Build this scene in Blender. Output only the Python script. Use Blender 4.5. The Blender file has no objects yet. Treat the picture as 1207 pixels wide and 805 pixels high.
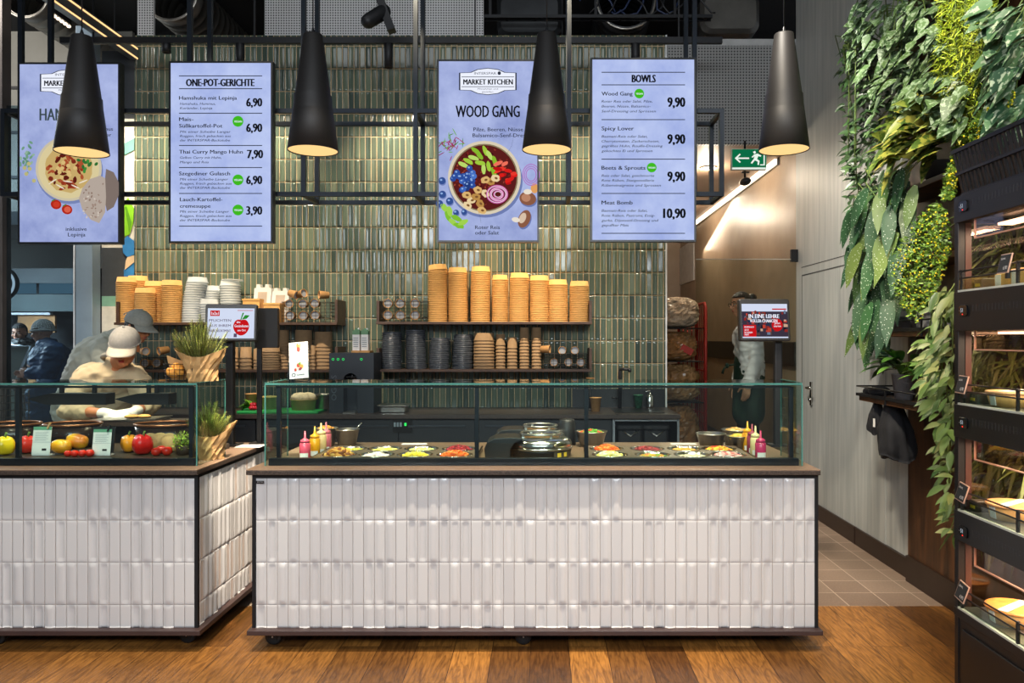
import bpy, bmesh, math, random
from mathutils import Vector, Matrix, Quaternion
from math import sin, cos, pi, radians, sqrt
random.seed(11)
SC = bpy.context.scene
COL = SC.collection
R = radians
V = Vector
# ------------------------------------------------------------------ camera
EYE = 1.5
FPX = 905.0            # focal length in pixels of the 1207 px wide frame
cam_d = bpy.data.cameras.new('camera')
cam = bpy.data.objects.new('camera', cam_d)
COL.objects.link(cam)
cam.location = (0, 0, EYE)
cam.rotation_euler = (R(90), 0, 0)
cam_d.sensor_width = 36
cam_d.lens = 36 * FPX / 1207
cam_d.shift_x = -(640 - 603.5) / 1207
cam_d.shift_y = -2.5 / 1207
cam_d.clip_end = 100
SC.camera = cam
# ------------------------------------------------------------------ world, exposure
w = bpy.data.worlds.new('world')
SC.world = w
w.use_nodes = True
w.node_tree.nodes['Background'].inputs[0].default_value = (0.80, 0.88, 1.0, 1)
w.node_tree.nodes['Background'].inputs[1].default_value = 0.20
SC.view_settings.view_transform = 'Standard'
SC.view_settings.look = 'None'
SC.view_settings.exposure = 0.0
SC.view_settings.gamma = 1.0
SC.view_settings.use_curve_mapping = False
SC.cycles.max_bounces = 8
SC.cycles.transparent_max_bounces = 24
SC.cycles.sample_clamp_indirect = 4
SC.cycles.caustics_reflective = False
SC.cycles.caustics_refractive = False

def aim(o, target):
    o.rotation_euler = (V(target) - o.location).to_track_quat('-Z', 'Y').to_euler()

def area_light(name, loc, target, size, power, color=(1, .93, .84), size_y=None, spread=180):
    d = bpy.data.lights.new(name, 'AREA')
    d.energy = power; d.color = color; d.size = size
    if size_y:
        d.shape = 'RECTANGLE'; d.size_y = size_y
    d.spread = R(spread)
    o = bpy.data.objects.new(name, d); COL.objects.link(o)
    o.location = loc; aim(o, target)
    return o

def spot_light(name, loc, target, power, angle, color=(1, .82, .6), blend=.6, radius=.04, parent=None):
    d = bpy.data.lights.new(name, 'SPOT')
    d.energy = power; d.color = color; d.spot_size = R(angle); d.spot_blend = blend
    d.shadow_soft_size = radius
    o = bpy.data.objects.new(name, d); COL.objects.link(o)
    o.location = loc; aim(o, target)
    if parent:
        o.parent = parent; o.matrix_parent_inverse = Matrix.Translation(-parent.location)
    return o

# added frontal fill from behind the camera, no fixtures of the hall
area_light('front_fill', (-1.8, -2.4, 3.6), (-1.4, 3.6, .5), 2.6, 185, (.88, .94, 1), 1.2)
area_light('front_fill', (1.2, -2.4, 3.6), (.8, 3.6, .5), 2.6, 185, (.88, .94, 1), 1.2)
# ceiling track spots of the hall on the floor in front of the counter
spot_light('floor_spot', (-2.4, 1.6, 4.4), (-2.2, 3.0, 0), 140, 60, (1, .86, .66))
spot_light('floor_spot', (0.2, 1.6, 4.4), (0.0, 2.9, 0), 140, 60, (1, .86, .66))
spot_light('floor_spot', (1.5, 2.0, 4.4), (1.5, 3.4, 0), 170, 55, (1, .86, .66))
# ceiling track spots over the serving counters (food, cooks)
for sx, sy, tx, ty, tz, p, a in ((-3.4, 3.9, -2.6, 4.9, 1.2, 700, 36), (-1.9, 3.1, -2.0, 4.1, .9, 620, 34),
                                 (-1.0, 3.0, -.9, 4.15, .9, 620, 34), (0.0, 3.0, 0.0, 4.15, .9, 620, 34),
                                 (.8, 3.0, .8, 4.15, .9, 620, 34)):
    spot_light('counter_spot', (sx, sy, 4.5), (tx, ty, tz), p, a, (1, .86, .68))
# added washes without fixtures: boards over the tiles, panels over the window
area_light('void_wash', (-.6, 5.0, 4.85), (-.6, 7.0, 4.4), 4.0, 13, (.95, .97, 1), .3)
area_light('window_wash', (-6.0, 6.4, 4.7), (-6.0, 8.6, 3.6), 2.5, 60, (1, .95, .88), .4)
# spots on the wall shelves
for sx, tx in ((-2.9, -3.2), (-2.1, -2.4), (-.9, -.7), (0.1, -.1)):
    spot_light('shelf_spot', (sx, 4.9, 4.3), (tx, 6.85, 1.65), 300, 34, (1, .80, .52))
spot_light('counter_side_fill', (-.80, 3.2, 3.9), (-1.68, 4.3, .40), 1500, 13, (1, .84, .66), .5)  # added beam without a fixture, brightens the side tiles in the gap
# spots on the back counter and on the lower shelves
spot_light('shelf_spot', (-1.9, 5.0, 4.2), (-1.9, 6.6, .9), 260, 40, (1, .86, .68))
spot_light('shelf_spot', (-.2, 5.0, 4.2), (-.2, 6.6, .9), 260, 40, (1, .86, .68))
spot_light('shelf_spot', (.7, 5.0, 4.2), (.7, 6.6, .9), 200, 40, (1, .86, .68))
# spots on the plant wall and on the plain wall beside it
spot_light('plant_spot', (.2, 2.4, 4.5), (2.15, 4.6, 1.7), 430, 36, (1, .88, .70), .5)
spot_light('plant_spot', (.3, 1.6, 4.5), (2.1, 3.6, 2.3), 300, 46, (1, .90, .74), .6)
spot_light('wall_spot', (.4, 3.4, 4.6), (2.3, 5.9, 1.7), 950, 38, (1, .93, .82), .9)

spot_light('plant_spot', (.3, 2.8, 4.3), (2.1, 4.5, 1.2), 260, 24, (1, .90, .74), .6)  # extra spot added to brighten the pots on the lowest shelf

# ------------------------------------------------------------------ helpers
def S(px, py, Y):
    """point seen at photo pixel (px, py) at the depth Y"""
    return V(((px - 640) * Y / FPX, Y, EYE - (py - 400) * Y / FPX))

def SX(px, py, X):
    """point of the plane x = X seen at photo pixel (px, py)"""
    Y = X * FPX / (px - 640)
    return V((X, Y, EYE - (py - 400) * Y / FPX))

def lin(h):
    h = h.lstrip('#')
    o = []
    for i in (0, 2, 4):
        c = int(h[i:i + 2], 16) / 255
        o.append(c / 12.92 if c <= .04045 else ((c + .055) / 1.055) ** 2.4)
    return (*o, 1)

_M = {}
def mat(key, col=None, rough=.5, metal=0, var=.12, scale=12, bump=0, bscale=None, spec=.5, sub=0, coat=0):
    """principled material with a faint noise in its colour, and a bump"""
    if key in _M:
        return _M[key]
    m = bpy.data.materials.new(key); m.use_nodes = True
    nt = m.node_tree; b = nt.nodes['Principled BSDF']
    c = lin(col)
    b.inputs['Base Color'].default_value = c
    b.inputs['Roughness'].default_value = rough
    b.inputs['Metallic'].default_value = metal
    b.inputs['Specular IOR Level'].default_value = spec
    b.inputs['Coat Weight'].default_value = coat
    tc = nt.nodes.new('ShaderNodeTexCoord')
    if var:
        n = nt.nodes.new('ShaderNodeTexNoise'); n.inputs['Scale'].default_value = scale; n.inputs['Detail'].default_value = 4
        nt.links.new(tc.outputs['Object'], n.inputs['Vector'])
        r = nt.nodes.new('ShaderNodeValToRGB')
        r.color_ramp.elements[0].position = .3; r.color_ramp.elements[1].position = .7
        r.color_ramp.elements[0].color = tuple(x * (1 - var) for x in c[:3]) + (1,)
        r.color_ramp.elements[1].color = tuple(min(1, x * (1 + var)) for x in c[:3]) + (1,)
        nt.links.new(n.outputs['Fac'], r.inputs[0]); nt.links.new(r.outputs[0], b.inputs['Base Color'])
    if bump:
        n2 = nt.nodes.new('ShaderNodeTexNoise'); n2.inputs['Scale'].default_value = bscale or scale * 4
        nt.links.new(tc.outputs['Object'], n2.inputs['Vector'])
        bp = nt.nodes.new('ShaderNodeBump'); bp.inputs['Strength'].default_value = bump; bp.inputs['Distance'].default_value = .01
        nt.links.new(n2.outputs['Fac'], bp.inputs['Height']); nt.links.new(bp.outputs[0], b.inputs['Normal'])
    _M[key] = m
    return m

def island_mat(key, cols, rough=.4, spec=.5, spots=None, bump=0, trans=0):
    """every loose piece (tile, leaf) takes its own colour out of cols; spots = (colour, scale, size)"""
    if key in _M:
        return _M[key]
    m = bpy.data.materials.new(key); m.use_nodes = True
    nt = m.node_tree; b = nt.nodes['Principled BSDF']; L = nt.links.new
    g = nt.nodes.new('ShaderNodeNewGeometry')
    r = nt.nodes.new('ShaderNodeValToRGB')
    e = r.color_ramp.elements
    while len(e) < len(cols):
        e.new(.5)
    for i, c in enumerate(cols):
        e[i].position = i / max(1, len(cols) - 1); e[i].color = lin(c)
    L(g.outputs['Random Per Island'], r.inputs[0])
    out = r.outputs[0]
    tc = nt.nodes.new('ShaderNodeTexCoord')
    if spots:
        kind, sc, scale, size = spots
        if kind == 'dot':
            v = nt.nodes.new('ShaderNodeTexVoronoi'); v.inputs['Scale'].default_value = scale
            L(tc.outputs['Object'], v.inputs['Vector']); src = v.outputs['Distance']
            lo, hi = size, size * 1.3
        else:
            v = nt.nodes.new('ShaderNodeTexNoise'); v.inputs['Scale'].default_value = scale; v.inputs['Detail'].default_value = 3
            L(tc.outputs['Object'], v.inputs['Vector']); src = v.outputs['Fac']
            lo, hi = size, size + .06
        mr = nt.nodes.new('ShaderNodeMapRange')
        mr.inputs['From Min'].default_value = lo; mr.inputs['From Max'].default_value = hi
        mr.inputs['To Min'].default_value = 1; mr.inputs['To Max'].default_value = 0
        L(src, mr.inputs['Value'])
        mx = nt.nodes.new('ShaderNodeMix'); mx.data_type = 'RGBA'
        mx.inputs['B'].default_value = lin(sc)
        L(mr.outputs[0], mx.inputs['Factor']); L(out, mx.inputs['A'])
        out = mx.outputs['Result']
    L(out, b.inputs['Base Color'])
    b.inputs['Roughness'].default_value = rough
    b.inputs['Specular IOR Level'].default_value = spec
    if bump:
        n2 = nt.nodes.new('ShaderNodeTexNoise'); n2.inputs['Scale'].default_value = 14
        L(tc.outputs['Object'], n2.inputs['Vector'])
        bp = nt.nodes.new('ShaderNodeBump'); bp.inputs['Strength'].default_value = bump; bp.inputs['Distance'].default_value = .01
        L(n2.outputs['Fac'], bp.inputs['Height']); L(bp.outputs[0], b.inputs['Normal'])
    _M[key] = m
    return m

def emis(col, strength=1.0):
    key = 'glow %s %.2f' % (col, strength)
    if key in _M:
        return _M[key]
    m = bpy.data.materials.new(key); m.use_nodes = True
    nt = m.node_tree
    nt.nodes.remove(nt.nodes['Principled BSDF'])
    e = nt.nodes.new('ShaderNodeEmission'); e.inputs[0].default_value = lin(col); e.inputs[1].default_value = strength
    nt.links.new(e.outputs[0], nt.nodes['Material Output'].inputs[0])
    _M[key] = m
    return m

def glass_mat(key, tint='#f2faf7', refl=.9, base=.035, rough=.0):
    if key in _M:
        return _M[key]
    m = bpy.data.materials.new(key); m.use_nodes = True
    nt = m.node_tree; L = nt.links.new
    nt.nodes.remove(nt.nodes['Principled BSDF'])
    t = nt.nodes.new('ShaderNodeBsdfTransparent'); t.inputs[0].default_value = lin(tint)
    g = nt.nodes.new('ShaderNodeBsdfGlossy'); g.inputs['Roughness'].default_value = rough
    lw = nt.nodes.new('ShaderNodeLayerWeight'); lw.inputs[0].default_value = .5
    p = nt.nodes.new('ShaderNodeMath'); p.operation = 'POWER'; p.inputs[1].default_value = 5
    L(lw.outputs['Facing'], p.inputs[0])
    ma = nt.nodes.new('ShaderNodeMath'); ma.operation = 'MULTIPLY_ADD'; ma.inputs[1].default_value = refl; ma.inputs[2].default_value = base
    ma.use_clamp = True
    L(p.outputs[0], ma.inputs[0])
    mx = nt.nodes.new('ShaderNodeMixShader')
    L(ma.outputs[0], mx.inputs[0]); L(t.outputs[0], mx.inputs[1]); L(g.outputs[0], mx.inputs[2])
    L(mx.outputs[0], nt.nodes['Material Output'].inputs[0])
    _M[key] = m
    return m

class MB:
    """collects shapes in world space, builds them as ONE mesh object"""
    def __init__(s, *mats):
        s.v = []; s.f = []; s.mi = []; s.mats = list(mats); s.cur = 0; s.sm = []; s.smooth = False
    def use(s, m):
        if m not in s.mats:
            s.mats.append(m)
        s.cur = s.mats.index(m)
        return s
    def add(s, verts, faces, smooth=None):
        o = len(s.v)
        s.v.extend(tuple(p) for p in verts)
        sm = s.smooth if smooth is None else smooth
        for f in faces:
            s.f.append(tuple(i + o for i in f)); s.mi.append(s.cur); s.sm.append(sm)
        return s
    def box(s, x0, x1, y0, y1, z0, z1):
        v = [(x, y, z) for x in (x0, x1) for y in (y0, y1) for z in (z0, z1)]
        return s.add(v, [(0, 1, 3, 2), (4, 6, 7, 5), (0, 4, 5, 1), (2, 3, 7, 6), (0, 2, 6, 4), (1, 5, 7, 3)], False)
    def obox(s, c, size, M=None):
        M = M or Matrix.Identity(3)
        hx, hy, hz = (q / 2 for q in size)
        c = V(c)
        v = [c + M @ V((x, y, z)) for x in (-hx, hx) for y in (-hy, hy) for z in (-hz, hz)]
        return s.add(v, [(0, 1, 3, 2), (4, 6, 7, 5), (0, 4, 5, 1), (2, 3, 7, 6), (0, 2, 6, 4), (1, 5, 7, 3)], False)
    def rbox(s, c, size, r=.01, M=None, n=3):
        """box with rounded vertical edges and slightly eased top and bottom edges"""
        M = M or Matrix.Identity(3)
        hx, hy, hz = (q / 2 for q in size); c = V(c)
        ring = []
        for sx, sy, a0 in ((1, 1, 0), (-1, 1, 90), (-1, -1, 180), (1, -1, 270)):
            for k in range(n + 1):
                a = R(a0 + 90 * k / n)
                ring.append((sx * (hx - r) + r * cos(a), sy * (hy - r) + r * sin(a)))
        e = min(r * .4, hz * .4)
        rows = []
        for z, sh in ((-hz, e), (-hz + e, 0), (hz - e, 0), (hz, e)):
            rows.append([c + M @ V((x * (1 - sh / hx), y * (1 - sh / hy), z)) for x, y in ring])
        m = len(ring)
        v = [p for row in rows for p in row]
        f = [(i * m + j, i * m + (j + 1) % m, (i + 1) * m + (j + 1) % m, (i + 1) * m + j) for i in range(3) for j in range(m)]
        f += [tuple(range(m))[::-1], tuple(range(3 * m, 4 * m))]
        return s.add(v, f, False)
    def tube(s, pts, r, n=8, caps=True, closed=False, smooth=True):
        pts = [V(p) for p in pts]
        rs = r if isinstance(r, (list, tuple)) else [r] * len(pts)
        N = len(pts); rows = []; prev = None
        for i, p in enumerate(pts):
            if closed:
                d = pts[(i + 1) % N] - pts[i - 1]
            else:
                d = (pts[min(i + 1, N - 1)] - pts[max(i - 1, 0)])
            if d.length < 1e-9:
                d = V((0, 0, 1))
            d.normalize()
            if prev is None:
                a = d.orthogonal().normalized()
            else:
                a = (prev - d * prev.dot(d))
                a = a.normalized() if a.length > 1e-6 else d.orthogonal().normalized()
            prev = a; b = d.cross(a)
            rows.append([p + (a * cos(2 * pi * k / n) + b * sin(2 * pi * k / n)) * rs[i] for k in range(n)])
        v = [q for row in rows for q in row]
        m = N if closed else N - 1
        f = [(i * n + k, i * n + (k + 1) % n, ((i + 1) % N) * n + (k + 1) % n, ((i + 1) % N) * n + k) for i in range(m) for k in range(n)]
        s.add(v, f, smooth)
        if caps and not closed:
            o = len(s.v) - len(v)
            for base, rev in ((o, True), (o + (N - 1) * n, False)):
                idx = list(range(base, base + n))
                s.f.append(tuple(idx[::-1] if rev else idx)); s.mi.append(s.cur); s.sm.append(False)
        return s
    def bar(s, p, q, wd, ht=None, up=V((0, 0, 1))):
        """square bar from p to q"""
        p, q = V(p), V(q); ht = ht or wd
        d = (q - p); L = d.length; d.normalize()
        if abs(d.dot(up)) > .99:
            up = V((0, 1, 0))
        a = d.cross(up).normalized(); b = a.cross(d)
        M = Matrix((a, d, b)).transposed()
        return s.obox((p + q) / 2, (wd, L, ht), M)
    def lathe(s, prof, c=(0, 0, 0), n=24, M=None, closed=False, smooth=True, arc=(0, 2 * pi)):
        """profile [(r, z)] turned about z, then M, then moved to c"""
        M = M or Matrix.Identity(3); c = V(c)
        full = abs(arc[1] - arc[0] - 2 * pi) < 1e-6
        m = n if full else n + 1
        v = []
        for r, z in prof:
            for k in range(m):
                a = arc[0] + (arc[1] - arc[0]) * k / n
                v.append(c + M @ V((r * cos(a), r * sin(a), z)))
        f = []
        P = len(prof)
        for i in range(P if closed else P - 1):
            for k in range(n):
                k2 = (k + 1) % m
                f.append((i * m + k, i * m + k2, ((i + 1) % P) * m + k2, ((i + 1) % P) * m + k))
        return s.add(v, f, smooth)
    def ball(s, c, rad, M=None, nu=14, nv=9, smooth=True):
        rad = (rad,) * 3 if not isinstance(rad, (tuple, list)) else rad
        M = M or Matrix.Identity(3); c = V(c)
        v = [c + M @ V((0, 0, -rad[2]))]
        for i in range(1, nv):
            t = -pi / 2 + pi * i / nv
            for k in range(nu):
                a = 2 * pi * k / nu
                v.append(c + M @ V((rad[0] * cos(t) * cos(a), rad[1] * cos(t) * sin(a), rad[2] * sin(t))))
        v.append(c + M @ V((0, 0, rad[2])))
        f = [(0, 1 + (k + 1) % nu, 1 + k) for k in range(nu)]
        for i in range(nv - 2):
            for k in range(nu):
                a = 1 + i * nu
                f.append((a + k, a + (k + 1) % nu, a + nu + (k + 1) % nu, a + nu + k))
        e = 1 + (nv - 2) * nu
        f += [(e + k, e + (k + 1) % nu, len(v) - 1) for k in range(nu)]
        return s.add(v, f, smooth)
    def capsule(s, p, q, r0, r1, n=12):
        p, q = V(p), V(q); d = q - p
        if d.length < 1e-6:
            return s.ball(p, r0)
        d.normalize(); a = d.orthogonal().normalized(); b = d.cross(a)
        M = Matrix((a, b, d)).transposed(); L = (q - p).length
        prof = [(max(1e-4, r0 * cos(t)), r0 * sin(t)) for t in (-1.57, -1.2, -.8, -.4, 0)]
        prof += [(max(1e-4, r1 * cos(t)), L + r1 * sin(t)) for t in (0, .4, .8, 1.2, 1.57)]
        return s.lathe(prof, p, n, M)
    def prism(s, poly, p0, ax, ay, depth):
        """2D outline in the axes ax, ay at p0, extruded by the vector depth"""
        p0, ax, ay, depth = V(p0), V(ax), V(ay), V(depth)
        n = len(poly)
        a = [p0 + ax * x + ay * y for x, y in poly]
        v = a + [p + depth for p in a]
        f = [tuple(range(n)), tuple(range(2 * n - 1, n - 1, -1))]
        f += [(i, i + n, (i + 1) % n + n, (i + 1) % n) for i in range(n)]
        return s.add(v, f, False)
    def poly(s, pts):
        return s.add(pts, [tuple(range(len(pts)))], False)
    def leaf(s, base, d, up, L, W, droop=.3, fold=.25, n=4, shape=0, twist=0):
        base, d, up = V(base), V(d).normalized(), V(up)
        side = d.cross(up)
        side = side.normalized() if side.length > 1e-4 else d.orthogonal().normalized()
        nrm = side.cross(d)
        v = []; p = base.copy(); dr = d.copy()
        for i in range(n + 1):
            t = i / n
            if shape == 0:
                wdt = W * .5 * sin(pi * min(1, t * .93 + .07)) ** .8
            elif shape == 1:          # heart: widest near the stalk
                wdt = W * .5 * (sin(pi * (t ** .6) * .98 + .03)) if t > 0 else W * .18
            else:                     # narrow blade
                wdt = W * .5 * (1 - t) ** .6 * (.4 + .6 * min(1, t * 5))
            q = base + d * (L * t) - V((0, 0, 1)) * (droop * L * t * t)
            v += [q - side * wdt + nrm * (fold * wdt), q, q + side * wdt + nrm * (fold * wdt)]
        f = []
        for i in range(n):
            a = i * 3
            f += [(a, a + 1, a + 4, a + 3), (a + 1, a + 2, a + 5, a + 4)]
        return s.add(v, f, True)
    def build(s, name, parent=None, m=None, bevel=0, mods=None):
        me = bpy.data.meshes.new(name)
        me.from_pydata(s.v, [], s.f)
        for x in (s.mats or [m]):
            me.materials.append(x)
        if s.f:
            me.polygons.foreach_set('material_index', s.mi)
            me.polygons.foreach_set('use_smooth', s.sm)
        me.update()
        o = bpy.data.objects.new(name, me); COL.objects.link(o)
        if parent is not None:
            attach(o, parent)
        if bevel:
            b = o.modifiers.new('bevel', 'BEVEL'); b.width = bevel; b.segments = 2; b.limit_method = 'ANGLE'; b.angle_limit = R(40)
        return o

def wloc(o):
    p = V((0, 0, 0))
    while o is not None:
        p += o.location + (o.matrix_parent_inverse.translation if o.parent else V((0, 0, 0)))
        o = o.parent
    return p

def attach(o, parent):
    o.parent = parent
    o.matrix_parent_inverse = Matrix.Translation(-wloc(parent))

def tag(o, label=None, cat=None, group=None, kind=None):
    if label: o['label'] = label
    if cat: o['category'] = cat
    if group: o['group'] = group
    if kind: o['kind'] = kind
    return o

def thing(name, label, cat, loc=(0, 0, 0), group=None):
    o = bpy.data.objects.new(name, None); COL.objects.link(o)
    o.location = loc; o.empty_display_size = .05
    return tag(o, label, cat, group)

def struct(o):
    o['kind'] = 'structure'
    return o

def dup(root, loc=None, label=None, group=None, rot=None):
    """a copy of a thing with copies of its parts and sub-parts"""
    def rec(o, par):
        c = o.copy(); COL.objects.link(c)
        if par is not None:
            c.parent = par
        for ch in o.children:
            rec(ch, c)
        return c
    c = rec(root, None)
    if loc is not None: c.location = loc
    if rot is not None: c.rotation_euler = rot
    if label: c['label'] = label
    if group: c['group'] = group
    return c

def text_into(mb, s, x0, x1, y, cap, Y, align='C', material=None, bold=0.0, at=None, shear=0, maxw=None, ax=None, ay=None):
    """letters on the plane at depth Y: between photo pixels x0..x1 with baseline y and capital height cap (pixels);
    or at = (origin, ax, ay) with x0.. in metres on those axes"""
    cu = bpy.data.curves.new('t', 'FONT'); cu.body = s; cu.size = 1; cu.resolution_u = 2; cu.shear = shear
    cu.fill_mode = 'FRONT'
    o = bpy.data.objects.new('t', cu); COL.objects.link(o)
    dg = bpy.context.evaluated_depsgraph_get()
    me = bpy.data.meshes.new_from_object(o.evaluated_get(dg))
    pts = [v.co.copy() for v in me.vertices]; fs = [tuple(p.vertices) for p in me.polygons]
    bpy.data.objects.remove(o); bpy.data.curves.remove(cu); bpy.data.meshes.remove(me)
    if not pts:
        return
    mnx = min(p.x for p in pts); mxx = max(p.x for p in pts)
    wpx = x1 - x0
    sx = wpx / (mxx - mnx)
    sy = cap / .73
    if material is not None:
        mb.use(material)
    out = []
    for p in pts:
        px = x0 + (p.x - mnx) * sx; dy = p.y * sy
        if at is None:
            out.append(S(px, y - dy, Y))
        else:
            out.append(V(at[0]) + V(at[1]) * px + V(at[2]) * (y + dy))
    mb.add(out, fs, False)
    if bold:
        d = V((bold * 5 * cap * Y / FPX, 0, 0)) if at is None else V(at[1]) * (bold * 4 * cap)
        mb.add([p + d for p in out], fs, False)
        if cap > 6 and at is None:
            mb.add([p + d * 2 for p in out], fs, False)

# ------------------------------------------------------------------ shared materials
M_STEEL_BLK = mat('black steel', '#1d232b', .42, .6, .15, 6)
M_BLACK = mat('black plastic', '#131417', .45, 0, .1, 20)
M_BLACK_MET = mat('black powder coat', '#17181b', .5, .3, .12, 14)
M_CHROME = mat('polished steel', '#c9c7c2', .18, 1, .05, 5)
M_WELL = mat('brushed steel', '#b9b6b0', .28, 1, .1, 30)
M_GLASS = glass_mat('clear glass')
M_EDGE = mat('glass edge', '#457c75', .15, 0, .1, 10)
M_KRAFT = mat('kraft board', '#b98a55', .75, 0, .12, 30)
M_KRAFT2 = mat('pale kraft board', '#d9a660', .7, 0, .1, 25)
M_BROWN = mat('brown paper cup', '#8a6f50', .75, 0, .1, 25)
M_WHITE = mat('white paper', '#e8e6e2', .7, 0, .04, 10)
M_CREAM = mat('cream paint', '#e9dfc6', .6, 0, .05, 10)
M_WOOD_DK = mat('dark shelf wood', '#4a3324', .5, 0, .35, 18)
M_INK = mat('dark ink', '#15161a', .6, 0, 0)
# ================================================================== SETTING
def wood_floor_mat():
    m = bpy.data.materials.new('oak planks'); m.use_nodes = True
    nt = m.node_tree; L = nt.links.new; b = nt.nodes['Principled BSDF']
    tc = nt.nodes.new('ShaderNodeTexCoord')
    mp = nt.nodes.new('ShaderNodeMapping'); mp.inputs['Rotation'].default_value = (0, 0, R(90)); mp.inputs['Location'].default_value = (.35, .06, 0)
    L(tc.outputs['Object'], mp.inputs[0])
    br = nt.nodes.new('ShaderNodeTexBrick'); br.offset = .37; br.inputs['Scale'].default_value = 1
    br.inputs['Brick Width'].default_value = 1.7; br.inputs['Row Height'].default_value = .185; br.inputs['Mortar Size'].default_value = .0016
    br.inputs['Color1'].default_value = (0, 0, 0, 1); br.inputs['Color2'].default_value = (1, 1, 1, 1); br.inputs['Mortar'].default_value = (.5, .5, .5, 1)
    L(mp.outputs[0], br.inputs['Vector'])
    # each plank shifts its own grain
    sc = nt.nodes.new('ShaderNodeVectorMath'); sc.operation = 'MULTIPLY'; sc.inputs[1].default_value = (1.3, 11, 1)
    L(mp.outputs[0], sc.inputs[0])
    ad = nt.nodes.new('ShaderNodeVectorMath'); ad.operation = 'MULTIPLY_ADD'; ad.inputs[1].default_value = (0, 0, 9)
    cx = nt.nodes.new('ShaderNodeCombineXYZ'); L(br.outputs['Color'], cx.inputs[2])
    L(cx.outputs[0], ad.inputs[0]); L(sc.outputs[0], ad.inputs[2])
    n1 = nt.nodes.new('ShaderNodeTexNoise'); n1.inputs['Scale'].default_value = 1.6; n1.inputs['Detail'].default_value = 3; n1.inputs['Distortion'].default_value = .6
    L(ad.outputs[0], n1.inputs['Vector'])
    mu = nt.nodes.new('ShaderNodeMath'); mu.operation = 'MULTIPLY'; mu.inputs[1].default_value = 13
    L(n1.outputs['Fac'], mu.inputs[0])
    sn = nt.nodes.new('ShaderNodeMath'); sn.operation = 'PINGPONG'; sn.inputs[1].default_value = 1
    L(mu.outputs[0], sn.inputs[0])
    n2 = nt.nodes.new('ShaderNodeTexNoise'); n2.inputs['Scale'].default_value = 9; n2.inputs['Detail'].default_value = 5
    L(ad.outputs[0], n2.inputs['Vector'])
    r1 = nt.nodes.new('ShaderNodeValToRGB')
    r1.color_ramp.elements[0].color = lin('#5a3919'); r1.color_ramp.elements[1].color = lin('#aa7638')
    L(br.outputs['Color'], r1.inputs[0])
    mx = nt.nodes.new('ShaderNodeMix'); mx.data_type = 'RGBA'; mx.blend_type = 'MULTIPLY'
    r2 = nt.nodes.new('ShaderNodeValToRGB'); r2.color_ramp.elements[0].position = .0; r2.color_ramp.elements[0].color = (.36, .30, .26, 1); r2.color_ramp.elements[1].position = .55; r2.color_ramp.elements[1].color = (1, 1, 1, 1)
    L(sn.outputs[0], r2.inputs[0]); L(r1.outputs[0], mx.inputs['A']); L(r2.outputs[0], mx.inputs['B']); mx.inputs['Factor'].default_value = .62
    m2 = nt.nodes.new('ShaderNodeMix'); m2.data_type = 'RGBA'; m2.blend_type = 'MULTIPLY'; m2.inputs['Factor'].default_value = .7
    r3 = nt.nodes.new('ShaderNodeValToRGB'); r3.color_ramp.elements[0].position = .3; r3.color_ramp.elements[0].color = (.45, .4, .36, 1); r3.color_ramp.elements[1].position = .65; r3.color_ramp.elements[1].color = (1.15, 1.1, 1.05, 1)
    L(n2.outputs['Fac'], r3.inputs[0]); L(mx.outputs['Result'], m2.inputs['A']); L(r3.outputs[0], m2.inputs['B'])
    m3 = nt.nodes.new('ShaderNodeMix'); m3.data_type = 'RGBA'; m3.inputs['B'].default_value = lin('#2a160a')
    L(br.outputs['Fac'], m3.inputs['Factor']); L(m2.outputs['Result'], m3.inputs['A']); L(m3.outputs['Result'], b.inputs['Base Color'])
    b.inputs['Roughness'].default_value = .42
    bp = nt.nodes.new('ShaderNodeBump'); bp.inputs['Strength'].default_value = .12; bp.inputs['Distance'].default_value = .004
    L(n2.outputs['Fac'], bp.inputs['Height']); L(bp.outputs[0], b.inputs['Normal'])
    return m

def tile_floor_mat():
    m = bpy.data.materials.new('floor tiles'); m.use_nodes = True
    nt = m.node_tree; L = nt.links.new; b = nt.nodes['Principled BSDF']
    tc = nt.nodes.new('ShaderNodeTexCoord')
    br = nt.nodes.new('ShaderNodeTexBrick'); br.offset = 0; br.inputs['Scale'].default_value = 1
    br.inputs['Brick Width'].default_value = .225; br.inputs['Row Height'].default_value = .225; br.inputs['Mortar Size'].default_value = .003
    br.inputs['Color1'].default_value = lin('#7d6a5c'); br.inputs['Color2'].default_value = lin('#8b7768'); br.inputs['Mortar'].default_value = lin('#b5a291')
    mp = nt.nodes.new('ShaderNodeMapping'); mp.inputs['Location'].default_value = (-.15, -.045, 0)
    L(tc.outputs['Object'], mp.inputs[0]); L(mp.outputs[0], br.inputs['Vector'])
    n = nt.nodes.new('ShaderNodeTexNoise'); n.inputs['Scale'].default_value = 90; L(tc.outputs['Object'], n.inputs['Vector'])
    mx = nt.nodes.new('ShaderNodeMix'); mx.data_type = 'RGBA'; mx.blend_type = 'OVERLAY'; mx.inputs['Factor'].default_value = .25
    L(br.outputs['Color'], mx.inputs['A']); L(n.outputs['Fac'], mx.inputs['B']); L(mx.outputs['Result'], b.inputs['Base Color'])
    b.inputs['Roughness'].default_value = .5
    return m

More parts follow.
